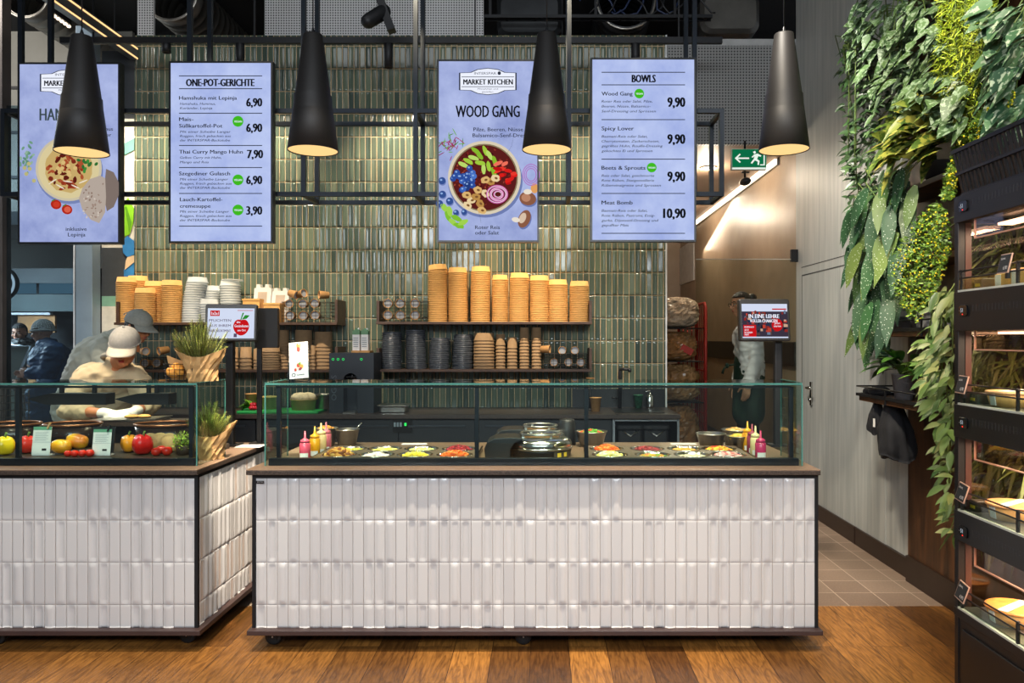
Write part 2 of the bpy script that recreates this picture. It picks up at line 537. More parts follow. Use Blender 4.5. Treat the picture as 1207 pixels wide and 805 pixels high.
def streak_mat(key, c0, c1, sx=14, rough=.55, sz=.7):
    """board with vertical streaks"""
    m = bpy.data.materials.new(key); m.use_nodes = True
    nt = m.node_tree; L = nt.links.new; b = nt.nodes['Principled BSDF']
    tc = nt.nodes.new('ShaderNodeTexCoord'); mp = nt.nodes.new('ShaderNodeMapping'); mp.inputs['Scale'].default_value = (sx, sx, sz)
    L(tc.outputs['Object'], mp.inputs[0])
    n = nt.nodes.new('ShaderNodeTexNoise'); n.inputs['Scale'].default_value = 2; n.inputs['Detail'].default_value = 6; L(mp.outputs[0], n.inputs['Vector'])
    r = nt.nodes.new('ShaderNodeValToRGB'); r.color_ramp.elements[0].position = .32; r.color_ramp.elements[1].position = .68
    r.color_ramp.elements[0].color = lin(c0); r.color_ramp.elements[1].color = lin(c1)
    L(n.outputs['Fac'], r.inputs[0]); L(r.outputs[0], b.inputs['Base Color'])
    b.inputs['Roughness'].default_value = rough
    return m

def perforated_mat(key, c, hole, pitch):
    m = bpy.data.materials.new(key); m.use_nodes = True
    nt = m.node_tree; L = nt.links.new; b = nt.nodes['Principled BSDF']
    tc = nt.nodes.new('ShaderNodeTexCoord')
    sep = nt.nodes.new('ShaderNodeSeparateXYZ'); L(tc.outputs['Object'], sep.inputs[0])
    sq = []
    for ax in (0, 2):
        a = nt.nodes.new('ShaderNodeMath'); a.operation = 'DIVIDE'; a.inputs[1].default_value = pitch; L(sep.outputs[ax], a.inputs[0])
        f = nt.nodes.new('ShaderNodeMath'); f.operation = 'FRACT'; L(a.outputs[0], f.inputs[0])
        g = nt.nodes.new('ShaderNodeMath'); g.operation = 'SUBTRACT'; g.inputs[1].default_value = .5; L(f.outputs[0], g.inputs[0])
        h = nt.nodes.new('ShaderNodeMath'); h.operation = 'POWER'; h.inputs[1].default_value = 2; L(g.outputs[0], h.inputs[0]); sq.append(h)
    s = nt.nodes.new('ShaderNodeMath'); s.operation = 'ADD'; L(sq[0].outputs[0], s.inputs[0]); L(sq[1].outputs[0], s.inputs[1])
    lt = nt.nodes.new('ShaderNodeMath'); lt.operation = 'LESS_THAN'; lt.inputs[1].default_value = .085; L(s.outputs[0], lt.inputs[0])
    mx = nt.nodes.new('ShaderNodeMix'); mx.data_type = 'RGBA'; mx.inputs['A'].default_value = lin(c); mx.inputs['B'].default_value = lin(hole)
    L(lt.outputs[0], mx.inputs['Factor']); L(mx.outputs['Result'], b.inputs['Base Color']); b.inputs['Roughness'].default_value = .6
    return m

M_FLOORTILE = tile_floor_mat()
M_CONCRETE = streak_mat('grey washed boards', '#9b9e9b', '#b3b4af', 12, .5)
M_TAUPE = streak_mat('taupe corridor paint', '#8f7b66', '#9c8873', 2, .4, 2)
M_PERF = perforated_mat('perforated white board', '#bdbdbd', '#3a3a3c', .0235)
M_PERF_GREY = perforated_mat('perforated grey board', '#8a8a88', '#303030', .027)
M_DARKCEIL = mat('dark ceiling void', '#131416', .9, 0, .4, 2)
M_CLAD = streak_mat('dark oak cladding', '#2c1a0e', '#5c3a20', 9, .4, 1.2)
M_SKIRT = mat('dark brown skirting', '#2a1d17', .4, 0, .1, 8)
BACK = 6.98
CZ = 1.5 + 230 * BACK / FPX

def slab(name, x0, x1, y0, y1, z0, z1, m, bevel=0):
    return struct(MB(m).box(x0, x1, y0, y1, z0, z1).build(name, bevel=bevel))

slab('floor', -9, 3.2, -3.5, 4.32, -.1, 0, wood_floor_mat())
slab('floor_rear', -9, 3.2, 4.32, 6.9, -.1, 0, M_FLOORTILE)
slab('floor_corridor', 1.0, 3.2, 6.9, 14, -.1, .2, M_FLOORTILE)
slab('floor_hall', -9, 1.0, 6.9, 14, -.1, 0, M_FLOORTILE)
slab('ceiling', -9, 3.2, 1.9, 14, 4.95, 5.05, M_DARKCEIL)

# ---- tiles
def tile_panel(mb, o, u, v, n, W, H, tw, th, gap, off_u, off_v, amp, tilt=.012, res=(7, 9), edge_d=.004):
    o, u, v, n = V(o), V(u), V(v), V(n)
    rnd = random.Random(5)
    iu0 = -1 if off_u > 0 else 0
    nu, nv = res
    us = [-1 + 2 * i / (nu - 1) for i in range(nu)]
    vs = [-1, -.97, -.86, -.76, -.6, 0, .6, .76, .86, .97, 1]
    us = [-1, -.94, -.70, -.56, -.42, 0, .42, .56, .70, .94, 1]
    i = iu0
    while True:
        a0 = off_u + i * tw
        if a0 >= W: break
        j = -1 if off_v > 0 else 0
        while True:
            b0 = off_v + j * th
            if b0 >= H: break
            kind = rnd.choice((0, 0, 1, -1, -1, 1))
            ta, tb = rnd.uniform(-tilt, tilt), rnd.uniform(-tilt, tilt) * .4
            A = amp * rnd.uniform(.8, 1.15)
            hw, hh = (tw - gap) / 2, (th - gap) / 2
            cu_, cv_ = a0 + tw / 2, b0 + th / 2
            verts = []
            for q in vs:
                for p in us:
                    x, y = p * hw, q * hh
                    edge = abs(p) > .98 or abs(q) > .99
                    d = 0
                    if kind:
                        cap = max(0, abs(y) - (hh - hw * .62)) / hw
                        rr = sqrt((p) ** 2 + (cap * 1.35) ** 2)
                        d = kind * A * min(1, max(0, (.72 - rr) / .30))
                    d += ta * x + tb * y
                    if edge: d -= edge_d
                    uu = min(max(cu_ + x, 0), W); vv = min(max(cv_ + y, 0), H)
                    verts.append(o + u * uu + v * vv + n * (.0055 + d))
            m_ = len(us)
            if cu_ + hw > 0 and cv_ + hh > 0:
                mb.add(verts, [(r * m_ + c, r * m_ + c + 1, (r + 1) * m_ + c + 1, (r + 1) * m_ + c) for r in range(len(vs) - 1) for c in range(m_ - 1)], True)
            j += 1
        i += 1

M_GREENTILE = island_mat('green glazed tile', ['#414e46', '#586659', '#4c5a4c', '#67735f', '#3a4842', '#6f7661'], .13, .6, bump=.12)
M_GROUT = mat('beige grout', '#cdb088', .8, 0, .1, 30)
M_WHITETILE = island_mat('white glazed tile', ['#c3c2c3', '#c9c8c8', '#bfbebf'], .16, .5)
M_GROUT_W = mat('pale grout', '#c2b4ac', .8, 0, .05, 30)
WX0, WX1, WZ1 = -3.71, 1.112, 4.262
wb = MB(M_GROUT)
wb.box(WX0, WX1, BACK + .001, BACK + .16, 0, WZ1)
wb.use(M_GREENTILE)
tile_panel(wb, (WX0, BACK, .85), (1, 0, 0), (0, 0, 1), (0, -1, 0), WX1 - WX0, WZ1 - .85, .0521, .206, .0058, .012, (2.105 - .85) % .206, .0042)
wb.use(mat('white edge trim', '#d8d8d6', .4)).box(WX1, WX1 + .014, BACK - .012, BACK + .16, .85, WZ1)
wb.use(mat('dark wall base', '#1b1b1c', .6)).box(WX0, WX1, BACK - .006, BACK + .001, 0, .85)
struct(wb.build('wall_back'))
# dark void over the tiled wall with perforated boards in it
wu = MB(M_PERF)
z0, z1 = WZ1 + .005, 4.95
wu.box(S(312, 0, 7).x, S(570, 0, 7).x, 7.0, 7.03, z0, z1)
wu.box(S(162, 0, 7).x, S(181, 0, 7).x, 7.0, 7.03, z0, z1)
struct(wu.build('wall_upper'))
slab('wall_void', -9, .9, 9.2, 9.3, 2.6, 4.95, M_DARKCEIL)
slab('wall_void_corridor', .9, 3.2, 9.2, 9.3, CZ + .1, 4.95, M_DARKCEIL)
# grey perforated board over the corridor mouth, corridor ceiling with its light strip
slab('wall_soffit', WX1 + .02, 2.31, BACK, BACK + .06, CZ, 4.17, M_PERF_GREY)
slab('wall_soffit_frame', WX1 + .02, 2.31, BACK + .01, BACK + .05, 4.175, 4.235, mat('grey edge', '#a8a8a6', .5))
slab('ceiling_corridor', WX1 + .02, 2.6, BACK + .06, 13.5, CZ, CZ + .1, mat('brown corridor ceiling', '#7a6452', .6, 0, .2, 3))
for k, (y, lb) in enumerate(((7.9, 'round ceiling light in the corridor, nearer the exit sign'), (10.2, 'round ceiling light deep in the corridor'))):
    t = thing('ceiling_light', lb, 'ceiling light', (1.7, y, CZ))
    MB(mat('ring white', '#c9c6c0', .4)).lathe([(.06, -.001), (.085, -.001), (.085, -.016), (.06, -.016)], (1.7, y, CZ), 24, closed=True).build('ring', t)
    MB(emis('#ffe4bc', 6)).lathe([(0, -.006), (.06, -.006)], (1.7, y, CZ), 20).build('lens', t)
    d_ = bpy.data.lights.new('corridor_lamp', 'POINT'); d_.energy = 34; d_.color = (1, .84, .64); d_.shadow_soft_size = .06; o_ = bpy.data.objects.new('corridor_lamp', d_); COL.objects.link(o_); o_.location = (1.7, y, CZ - .12)
slab('wall_corridor', 2.31, 2.5, BACK, 14, 0, CZ, M_TAUPE)
slab('wall_corridor_end', .6, 2.31, 12.9, 13.0, 0, CZ, M_TAUPE)
slab('wall_corridor_inner', .9, 1.0, BACK + .17, 13, 0, CZ, M_TAUPE)
slab('trim_1', 2.285, 2.31, BACK + .002, 12, 1.255, 1.475, mat('dark bumper rail', '#1c1511', .4))
slab('trim_2', 2.29, 2.31, 7.2, 12.8, .2, .30, M_SKIRT)
t = thing('strip_light', 'warm white strip light along the top of the corridor wall', 'light', (2.26, 8, CZ - .02))
MB(mat('aluminium channel', '#8d8a85', .4, .8)).box(2.285, 2.309, 7.5, 12.8, CZ - .07, CZ - .002).build('channel', t)
MB(emis('#ffe9c8', 4)).box(2.262, 2.284, 7.5, 12.8, CZ - .06, CZ - .012).build('diffuser', t)
area_light('strip_glow', (2.25, 9.4, CZ - .07), (2.0, 9.4, 1.0), 3.4, 14, (1, .86, .66), .03).rotation_euler = (0, R(14), R(90))

# ---- wall on the right with its flush door, skirting and cladding
RX = 2.30
wr = MB(M_CONCRETE)
wr.box(RX, RX + .2, 1.2, BACK, 0, 4.95)
struct(wr.build('wall_right'))
m_seam = mat('dark seam', '#3d3e3d', .7, 0, .1)
dr = MB(M_CONCRETE)
dy0, dy1, dz = 5.15, 6.80, 2.06
dr.box(RX - .004, RX + .02, dy0, dy1, .02, dz)
d1 = struct(dr.build('door_1'))
dm = MB(m_seam)
dm.box(RX - .0055, RX - .001, dy0, dy1 + .01, dz, dz + .010)
dm.box(RX - .0055, RX - .001, dy1, dy1 + .010, .02, dz)
dm.box(RX - .0015, RX + .01, 5.15, 6.83, 2.135, 2.142)
dm.build('door_seam', d1)
hb = MB(M_CHROME)
hp = SX(957.5, 461, RX)
hb.obox((RX - .01, hp.y, hp.z - .02), (.014, .04, .20))
hb.tube([(RX - .01, hp.y, hp.z + .03), (RX - .055, hp.y, hp.z + .03), (RX - .06, hp.y - .02, hp.z + .03), (RX - .06, hp.y - .13, hp.z + .03)], .010)
hb.tube([(RX - .01, hp.y, hp.z - .07), (RX - .03, hp.y, hp.z - .07)], .013)
hb.build('door_handle', d1, bevel=.002)
sk = MB(M_SKIRT); sk.box(RX - .018, RX, 4.78, BACK, 0, .125); sk.box(RX - .022, RX - .004, 5.62, 5.625, 0, .127)
struct(sk.build('baseboard_right'))
cl = MB(M_CLAD); cl.box(RX - .03, RX, 2.0, 4.775, .16, 4.94)
cl.use(M_SKIRT).box(RX - .045, RX, 2.0, 4.775, 0, .16)
struct(cl.build('wall_right_cladding'))
# glass door at the corridor mouth
gd = MB(glass_mat('door glass', '#eef2ee', .6, .012))
gx0, gx1, gz = S(820, 0, 6.93).x, 2.285, S(0, 306, 6.93).z
gd.box(gx0, gx1, 6.925, 6.935, .21, gz)
gd.use(mat('pale glass edge', '#b9b6ac', .2)).box(gx0, gx1, 6.923, 6.937, gz, gz + .006)
g = struct(gd.build('door_2'))
MB(M_BLACK_MET).box(2.235, 2.298, 6.915, 6.945, gz - .02, gz + .09).build('hinge', g)

# ---- glazed front on the left and the mall behind it
M_MULL = mat('grey blue mullion', '#8fa3b3', .45, .2, .1, 5)
M_MULLBR = mat('brown grey mullion', '#5b5450', .5, .2, .15, 5)
YW = 6.9
def P2(px, py, Y=YW): return S(px, py, Y)
wn = MB(M_MULLBR)
wn.box(S(-30, 0, YW).x, S(8, 0, YW).x, YW - .06, YW + .06, 0, 4.9)
wn.use(M_MULL).box(S(93, 0, YW).x, S(112.5, 0, YW).x, YW - .05, YW + .08, 0, 4.3)
wn.use(mat('white seal', '#dfe4e8', .5)).box(S(88.5, 0, YW).x, S(90.5, 0, YW).x, YW - .03, YW + .03, 0, 3.2)
wn.use(M_BLACK).box(S(90.5, 0, YW).x, S(93, 0, YW).x, YW - .03, YW + .03, 0, 3.2)
wf = struct(wn.build('window_1', bevel=.004))
MB(glass_mat('shop window', '#c4d3da', .9, .05)).box(S(8, 0, YW).x, S(88.5, 0, YW).x, YW - .005, YW + .005, 0, 3.6).build('pane', wf)
# mural panel between the window and the tiles
mu = MB(mat('mural white', '#d9d4c6', .6))
xa, xb = S(112.5, 0, YW).x, S(159.5, 0, YW).x
def band(m, y0, y1, xa_=xa, xb_=xb, off=0):
    mu.use(m).box(xa_, xb_, 7.0 - off, 7.04, 1.5 - (y1 - 400) * 7.0 / FPX, 1.5 - (y0 - 400) * 7.0 / FPX)
band(mat('mural white', '#d9d4c6', .6), 140, 292)
band(mat('mural charcoal', '#3d4145', .6), 292, 349)
band(mat('mural green', '#7fae97', .6), 349, 361)
band(mat('mural white', '#d9d4c6', .6), 361, 560)
band(mat('mural charcoal', '#3d4145', .6), 60, 140)
def shape(m, pts, off):
    q = [S(x, y, 7.0 - off) for x, y in pts]
    mu.use(m).add(q + [p + V((0, .004, 0)) for p in q], [tuple(range(len(q)))] + [(i, (i + 1) % len(q), (i + 1) % len(q) + len(q), i + len(q)) for i in range(len(q))], False)
shape(mat('mural teal', '#5f9a8e', .6), [(141, 172), (159, 162), (159, 176), (141, 186)], .012)
shape(mat('mural leaf', '#86c81e', .6), [(144, 240), (151, 233), (158, 246), (157, 262), (153, 276), (146, 279), (144, 262)], .012)
shape(mat('mural leaf vein', '#5a9a10', .6), [(147, 244), (149, 243), (155, 262), (152, 274), (151, 266)], .018)
shape(mat('mural blue', '#2f7fc0', .6), [(144, 285), (150, 278), (158, 284), (158, 300), (150, 303), (145, 298)], .012)
shape(mat('mural blue', '#2f7fc0', .6), [(146, 318), (152, 311), (158, 308), (158, 326), (146, 326)], .014)
shape(mat('mural sand', '#dcc29c', .6), [(150, 303), (158, 301), (158, 309), (147, 318), (148, 308)], .02)
struct(mu.build('wall_left_mural'))
# hall beyond: dark walls, soffits, a row of lit windows, a counter front
slab('wall_hall', -12, -3.7, 11.5, 11.6, 0, 4.95, mat('hall back wall', '#2b2f33', .7, 0, .4, 1.2))
hs = MB(mat('hall grey panel', '#8c8a82', .6, 0, .15, 2))
hs.box(-9, -4.6, 8.6, 8.65, 2.3, 4.95)
hs.use(M_BLACK)
for z in (2.75, 3.3, 3.8, 4.3):
    hs.box(-9, -4.6, 8.58, 8.6, z, z + .03)
struct(hs.build('wall_hall_panel'))
slab('wall_hall_soffit', -9, -3.9, 7.5, 11.4, 2.62, 2.75, mat('hall soffit', '#565a5e', .6, 0, .3, 2))
# ================================================================== COUNTERS
FY = 3.72          # tiled front
WT = .874          # worktop height
M_STONE = mat('brown speckled worktop', '#75604f', .38, 0, .35, 140)
M_STONE_EDGE = mat('dark speckled edge', '#3a302a', .5, 0, .7, 160)
M_BASE = mat('brown base board', '#3b2b29', .45, 0, .15, 12)
M_CAST = mat('caster rubber', '#17181a', .5, 0, .1)

def caster(parent, x, y):
    c = MB(M_BLACK_MET)
    c.box(x - .035, x + .035, y - .03, y + .03, .088, .1)
    c.box(x - .028, x - .020, y - .025, y + .03, .03, .09).box(x + .020, x + .028, y - .025, y + .03, .03, .09)
    o = c.build('caster', parent)
    wm = MB(M_CAST); My = Matrix.Rotation(R(90), 3, 'Y')
    wm.lathe([(.008, -.016), (.034, -.016), (.040, -.010), (.040, .010), (.034, .016), (.008, .016)], (x, y, .040), 20, My)
    wm.use(M_WELL).lathe([(.0, -.018), (.012, -.018), (.012, .018), (0, .018)], (x, y, .040), 12, My)
    wm.build('wheel', o)
    # side view of the wheel shows from the front too: fork cap
    return o

def caster_front(parent, x, y):
    c = MB(M_BLACK_MET)
    c.box(x - .04, x + .04, y - .035, y + .035, .094, .104)
    c.lathe([(.0, .07), (.03, .07), (.03, .094), (0, .094)], (x, y, 0), 14)
    c.box(x - .022, x + .022, y - .024, y - .018, .03, .08).box(x - .022, x + .022, y + .018, y + .024, .03, .08)
    o = c.build('caster', parent)
    Mx = Matrix.Rotation(R(90), 3, 'X')
    wm = MB(M_CAST)
    wm.lathe([(.010, -.015), (.036, -.015), (.042, -.009), (.042, .009), (.036, .015), (.010, .015)], (x, y, .042), 22, Mx)
    wm.use(mat('caster hub', '#dcdcdc', .4)).lathe([(0, -.026), (.010, -.026), (.013, -.02), (.013, .02), (0, .026)], (x, y, .044), 12, Mx)
    wm.build('wheel', o)

def counter(name, label, x0, x1, wx0, wx1, bx0, bx1, side_tiles, casters, depth=.92):
    t = thing(name, label, 'counter', ((x0 + x1) / 2, FY + depth / 2, 0))
    ztop, zbot = S(0, 563.5, FY).z, S(0, 739.5, FY).z
    yb = FY + depth
    MB(mat('counter carcass', '#2a2523', .6)).box(x0 + .006, x1 - .006, FY + .013, yb, zbot, ztop).build('body', t)
    tp = MB(M_GROUT_W)
    tp.box(x0 + .008, x1 - .008, FY + .002, FY + .012, zbot, ztop)
    tp.use(M_WHITETILE)
    tile_panel(tp, (x0 + .008, FY + .002, zbot), (1, 0, 0), (0, 0, 1), (0, -1, 0), x1 - x0 - .016, ztop - zbot, .0521, .204, .0022, 0, (ztop - zbot) % .204, .0045, .0022, edge_d=.0009)
    tp.build('tile_front', t)
    if side_tiles:
        ts = MB(M_GROUT_W)
        ts.box(x1 - .006, x1 - .0005, FY + .008, yb - .01, zbot, ztop)
        ts.use(M_WHITETILE)
        tile_panel(ts, (x1 - .004, FY + .010, zbot), (0, 1, 0), (0, 0, 1), (1, 0, 0), depth - .02, ztop - zbot, .0521, .204, .0022, .02, (ztop - zbot) % .204, .0045, .004, edge_d=.002)
        ts.build('tile_side', t)
    fr = MB(M_BLACK_MET)
    fr.box(x0 - .002, x1 + .002, FY - .006, yb, ztop, ztop + .022)
    for x in (x0, x1):
        fr.box(x - .009, x + .008, FY - .007, FY + .012, zbot, ztop + .018)
    fr.build('edge_frame', t)
    bp = MB(M_BASE)
    bp.box(bx0, bx1, FY - .045, yb + .02, zbot - .024, zbot)
    bp.build('base_board', t, bevel=.003)
    wk = MB(M_STONE)
    wk.box(wx0, wx1, FY - .035, yb + .03, WT - .006, WT)
    wk.use(M_STONE_EDGE).box(wx0, wx1, FY - .035, yb + .03, WT - .026, WT - .006)
    wk.build('worktop', t, bevel=.002)
    for cx_, cy_ in casters:
        caster_front(t, cx_, cy_)
    return t

X0, X1 = S(300, 0, FY).x, S(962, 0, FY).x
main = counter('serving_counter', 'white tiled counter carrying the salad bowls and round warmers under glass', X0, X1,
               S(293, 0, FY).x, S(967, 0, FY - .03).x, S(291, 0, FY - .04).x, S(970, 0, FY - .04).x, False,
               [(S(323, 0, 3.78).x, 3.78), (S(617, 0, 3.78).x, 3.78), (S(914, 0, 3.86).x, 3.86), (-1.2, 4.5), (1.0, 4.5)])
bd = MB(M_BLACK); p = S(306, 568, FY); bd.obox((p.x, FY - .007, p.z), (.046, .004, .013)); bd.use(M_WHITE)
text_into(bd, 'MARKET KITCHEN', 303, 309.5, 568.6, 1.2, FY - .0095)
bd.build('badge', main)
LX1 = S(232, 0, FY).x
left = counter('serving_counter', 'white tiled counter with vegetables under its glass and cooks behind it', -4.4, LX1,
               -4.45, S(236, 0, FY).x, -4.45, S(236, 0, FY - .04).x, True,
               [(S(222, 0, 3.80).x, 3.80), (S(-2, 0, 3.78).x, 3.78), (-1.85, 4.5), (-3.6, 4.5)])

def guard(parent, x0, x1, posts, right_side, left_side, depth=.33, ends=True):
    """glass guard on a worktop: base rail, posts, front pane, top pane, side panes"""
    y0 = 3.80; zt = S(0, 453.5, y0).z; zr = S(0, 540.5, y0).z
    g = MB(M_STEEL_BLK)
    g.box(x0 + .012, x1 - .012, y0 + .004, y0 + .040, WT, zr)
    g.build('base_rail', parent, bevel=.002)
    for x in posts:
        MB(M_STEEL_BLK).box(x - .010, x + .010, y0 + .03, y0 + .05, WT, zt - .012).build('post', parent)
    g = MB(M_STEEL_BLK); g.box(x0 + .04, x1 - .04, y0 + .03, y0 + .05, zt - .018, zt - .008); g.build('top_rail', parent)
    def pane(name, *b):
        return MB(M_GLASS).box(*b).build(name, parent)
    f = pane('glass_front', x0, x1, y0 - .004, y0 + .004, WT, zt)
    tpn = pane('glass_top', x0, x1, y0 - .004, y0 + depth, zt, zt + .009)
    MB(M_EDGE).box(x0, x1, y0 - .0065, y0 - .004, zt - .0005, zt + .0085).build('glass_edge', tpn)
    for x, on in ((x0, left_side), (x1, right_side)):
        if on:
            s_ = pane('glass_side', x - .004 if x == x1 else x, x if x == x1 else x + .004, y0, y0 + depth, WT, zt)
            MB(M_EDGE).box(x - .003, x + .003, y0 - .0066, y0 - .004, WT, zt).box(x - .003, x + .003, y0 + depth, y0 + depth + .002, WT, zt).box(x - .004, x + .004, y0 - .004, y0 + depth, zt + .0095, zt + .011).build('glass_edge', s_)
    return zt
GT = guard(main, S(313, 0, 3.8).x, S(945, 0, 3.8).x, [S(329, 0, 3.84).x, S(562, 0, 3.84).x, S(691, 0, 3.84).x, S(932, 0, 3.84).x], True, True)
guard(left, -4.4, S(232.5, 0, 3.8).x, [S(22, 0, 3.84).x, S(226, 0, 3.84).x], True, False)
GTOP = GT + .009
for px0, px1 in ((40, 132), (142, 205)):
    hb = MB(M_BLACK_MET); a, b = S(px0, 463, 4.06), S(px1, 476, 4.06)
    t = thing('heat_lamp_bar', 'black bar hung under the glass by the %s' % ('window end of the vegetables' if px0 < 100 else "cook's gloved hands"), 'heat lamp', ((a.x + b.x) / 2, 4.06, a.z))
    hb.prism([(a.x + .0, b.z + .03), (a.x + .10, b.z), (b.x, b.z), (b.x, a.z), (a.x + .12, a.z)], (0, 4.0, 0), (1, 0, 0), (0, 0, 1), (0, .09, 0))
    hb.build('housing', t)
    hb = MB(M_BLACK_MET)
    for x in (a.x + .16, b.x - .08):
        hb.box(x - .008, x + .008, 4.03, 4.05, a.z, GT)
    hb.build('bracket', t)

# ================================================================== BACK COUNTER
M_BC = mat('dark cabinet front', '#1e2226', .45, 0, .12, 6)
M_BTOP = mat('dark brown worktop', '#3d322c', .4, 0, .3, 60)
BT = .885
t = thing('back_counter', 'dark counter with drawers and a sink along the green tiled wall', 'counter', (-1, 6.6, 0))
bx0, bx1 = -3.6, 1.125
MB(M_BTOP).box(bx0, bx1, 6.28, BACK - .02, BT - .035, BT).build('worktop', t, bevel=.003)
bb = MB(M_BC)
nx0, nx1 = S(724, 0, 6.34).x, S(799, 0, 6.34).x
bb.box(bx0, nx0, 6.36, BACK - .03, .1, BT - .036)
bb.box(nx1, bx1 - .01, 6.36, BACK - .03, .1, BT - .036)
bb.box(nx0, nx1, 6.85, BACK - .03, .1, BT - .036)
bb.box(bx0, bx1 - .01, 6.42, BACK - .03, 0, .1)
bb.use(mat('pale frame', '#9aa0a4', .4, .6)).box(nx0 - .012, nx0 + .006, 6.335, 6.36, .1, BT - .036).box(nx1 - .006, nx1 + .012, 6.335, 6.36, .1, BT - .036).box(nx0, nx1, 6.335, 6.36, BT - .06, BT - .036)
bb.build('cabinet_body', t)
edges = [-3.55, -2.95, -2.37] + [S(x, 0, 6.34).x for x in (386, 470, 560, 650, 676, 690)] + [nx0 - .02]
for a, b in zip(edges, edges[1:]):
    d = MB(M_BC); d.box(a + .006, b - .006, 6.338, 6.36, .60, BT - .05).box(a + .006, b - .006, 6.338, 6.36, .12, .59)
    o = d.build('drawer', t, bevel=.002)
    if b - a > .3:
        MB(mat('handle groove', '#4a4f55', .35, .7)).box(a + .08, b - .08, 6.322, 6.338, .775, .792).build('handle', o, bevel=.003)
bs = MB(mat('black splash board', '#141618', .35)); bs.box(S(675, 0, BACK - .02).x, bx1 - .02, BACK - .024, BACK - .012, BT, S(0, 458, BACK).z); bs.build('splash_board', t)
MB(mat('black sink', '#0e0f10', .35)).box(S(723, 0, 6.55).x, S(781, 0, 6.55).x, 6.42, 6.80, BT, BT + .006).build('sink', t, bevel=.003)
fa = MB(M_BLACK)
p = S(731, 482, 6.82)
fa.tube([(p.x, 6.84, BT), (p.x, 6.84, BT + .33), (p.x + .005, 6.84, BT + .345), (p.x + .02, 6.83, BT + .35), (p.x + .085, 6.78, BT + .35)], [.016, .016, .016, .014, .013], 10)
fa.tube([(p.x + .08, 6.78, BT + .355), (p.x + .08, 6.78, BT + .325)], .016, 10)
fa.tube([(p.x - .02, 6.84, BT + .09), (p.x - .07, 6.83, BT + .095)], .008, 8)
fa.build('faucet', t)
cp = MB(mat('control face', '#0c0d0f', .3)); a, b = S(463, 490, 6.33), S(486, 510, 6.33)
cp.box(a.x, b.x, 6.326, 6.338, b.z, a.z); cp.use(emis('#35e060', 1.6)).box(S(476.5, 0, 6.32).x, S(479, 0, 6.32).x, 6.322, 6.326, S(0, 502, 6.32).z, S(0, 498.5, 6.32).z)
cp.use(mat('display grey', '#9fb0b8', .3))
for x in (464, 467.5, 471):
    cp.box(S(x, 0, 6.32).x, S(x + 2.4, 0, 6.32).x, 6.322, 6.326, S(0, 503, 6.32).z, S(0, 498, 6.32).z)
cp.build('control_panel', t)
for k, x in enumerate((741, 771)):
    b = MB(M_BLACK); c = S(x, 500, 6.5)
    b.rbox((c.x, 6.56, .426), (.22, .36, .65), .03); b.use(mat('bin lid', '#232527', .35)).rbox((c.x, 6.56, .77), (.23, .37, .04), .03)
    o = thing('waste_bin', 'black bin in the niche under the sink, %s' % ('below the tap' if k == 0 else 'nearer the corridor'), 'bin', (c.x, 6.56, .1))
    b.build('body', o)
    MB(M_WELL).tube([(c.x - .06, 6.37, .74), (c.x, 6.355, .70), (c.x + .06, 6.37, .74)], .006).build('handle', o)
# ================================================================== HANGING FRAME, TRACK, LAMPS
YF, YR = 5.30, 5.62
fr = thing('steel_gantry', 'black steel ladder gantry hung from the ceiling behind the menu screens', 'frame', (-1.2, YF, 3.07))
zt_, zb_ = S(0, 131, YF).z, S(0, 229, YF).z
xl, xr = S(2, 0, YF).x, S(853, 0, YF).x
BW = .030
for y in (YF, YR):
    for z in (zt_, zb_):
        MB(M_STEEL_BLK).box(xl, xr, y - BW / 2, y + BW / 2, z - BW / 2, z + BW / 2).build('rail', fr)
posts_px = (25, 224, 358, 490, 671, 818.5)
for px in posts_px:
    x = S(px, 0, YF).x
    for y in (YF, YR):
        MB(M_STEEL_BLK).box(x - BW / 2, x + BW / 2, y - BW / 2 - .001, y + BW / 2 + .001, zb_ - BW / 2, 4.95).build('post', fr)
for x in (xl + BW / 2, xr - BW / 2):
    for y in (YF, YR):
        MB(M_STEEL_BLK).box(x - BW / 2, x + BW / 2, y - BW / 2 - .001, y + BW / 2 + .001, zb_, zt_).build('post', fr)
for x in [S(p, 0, YF).x for p in posts_px] + [xl + BW / 2, xr - BW / 2]:
    for z in (zt_, zb_):
        MB(M_STEEL_BLK).box(x - BW / 2 + .001, x + BW / 2 - .001, YF, YR, z - BW / 2 + .001, z + BW / 2 - .001).build('cross_bar', fr)

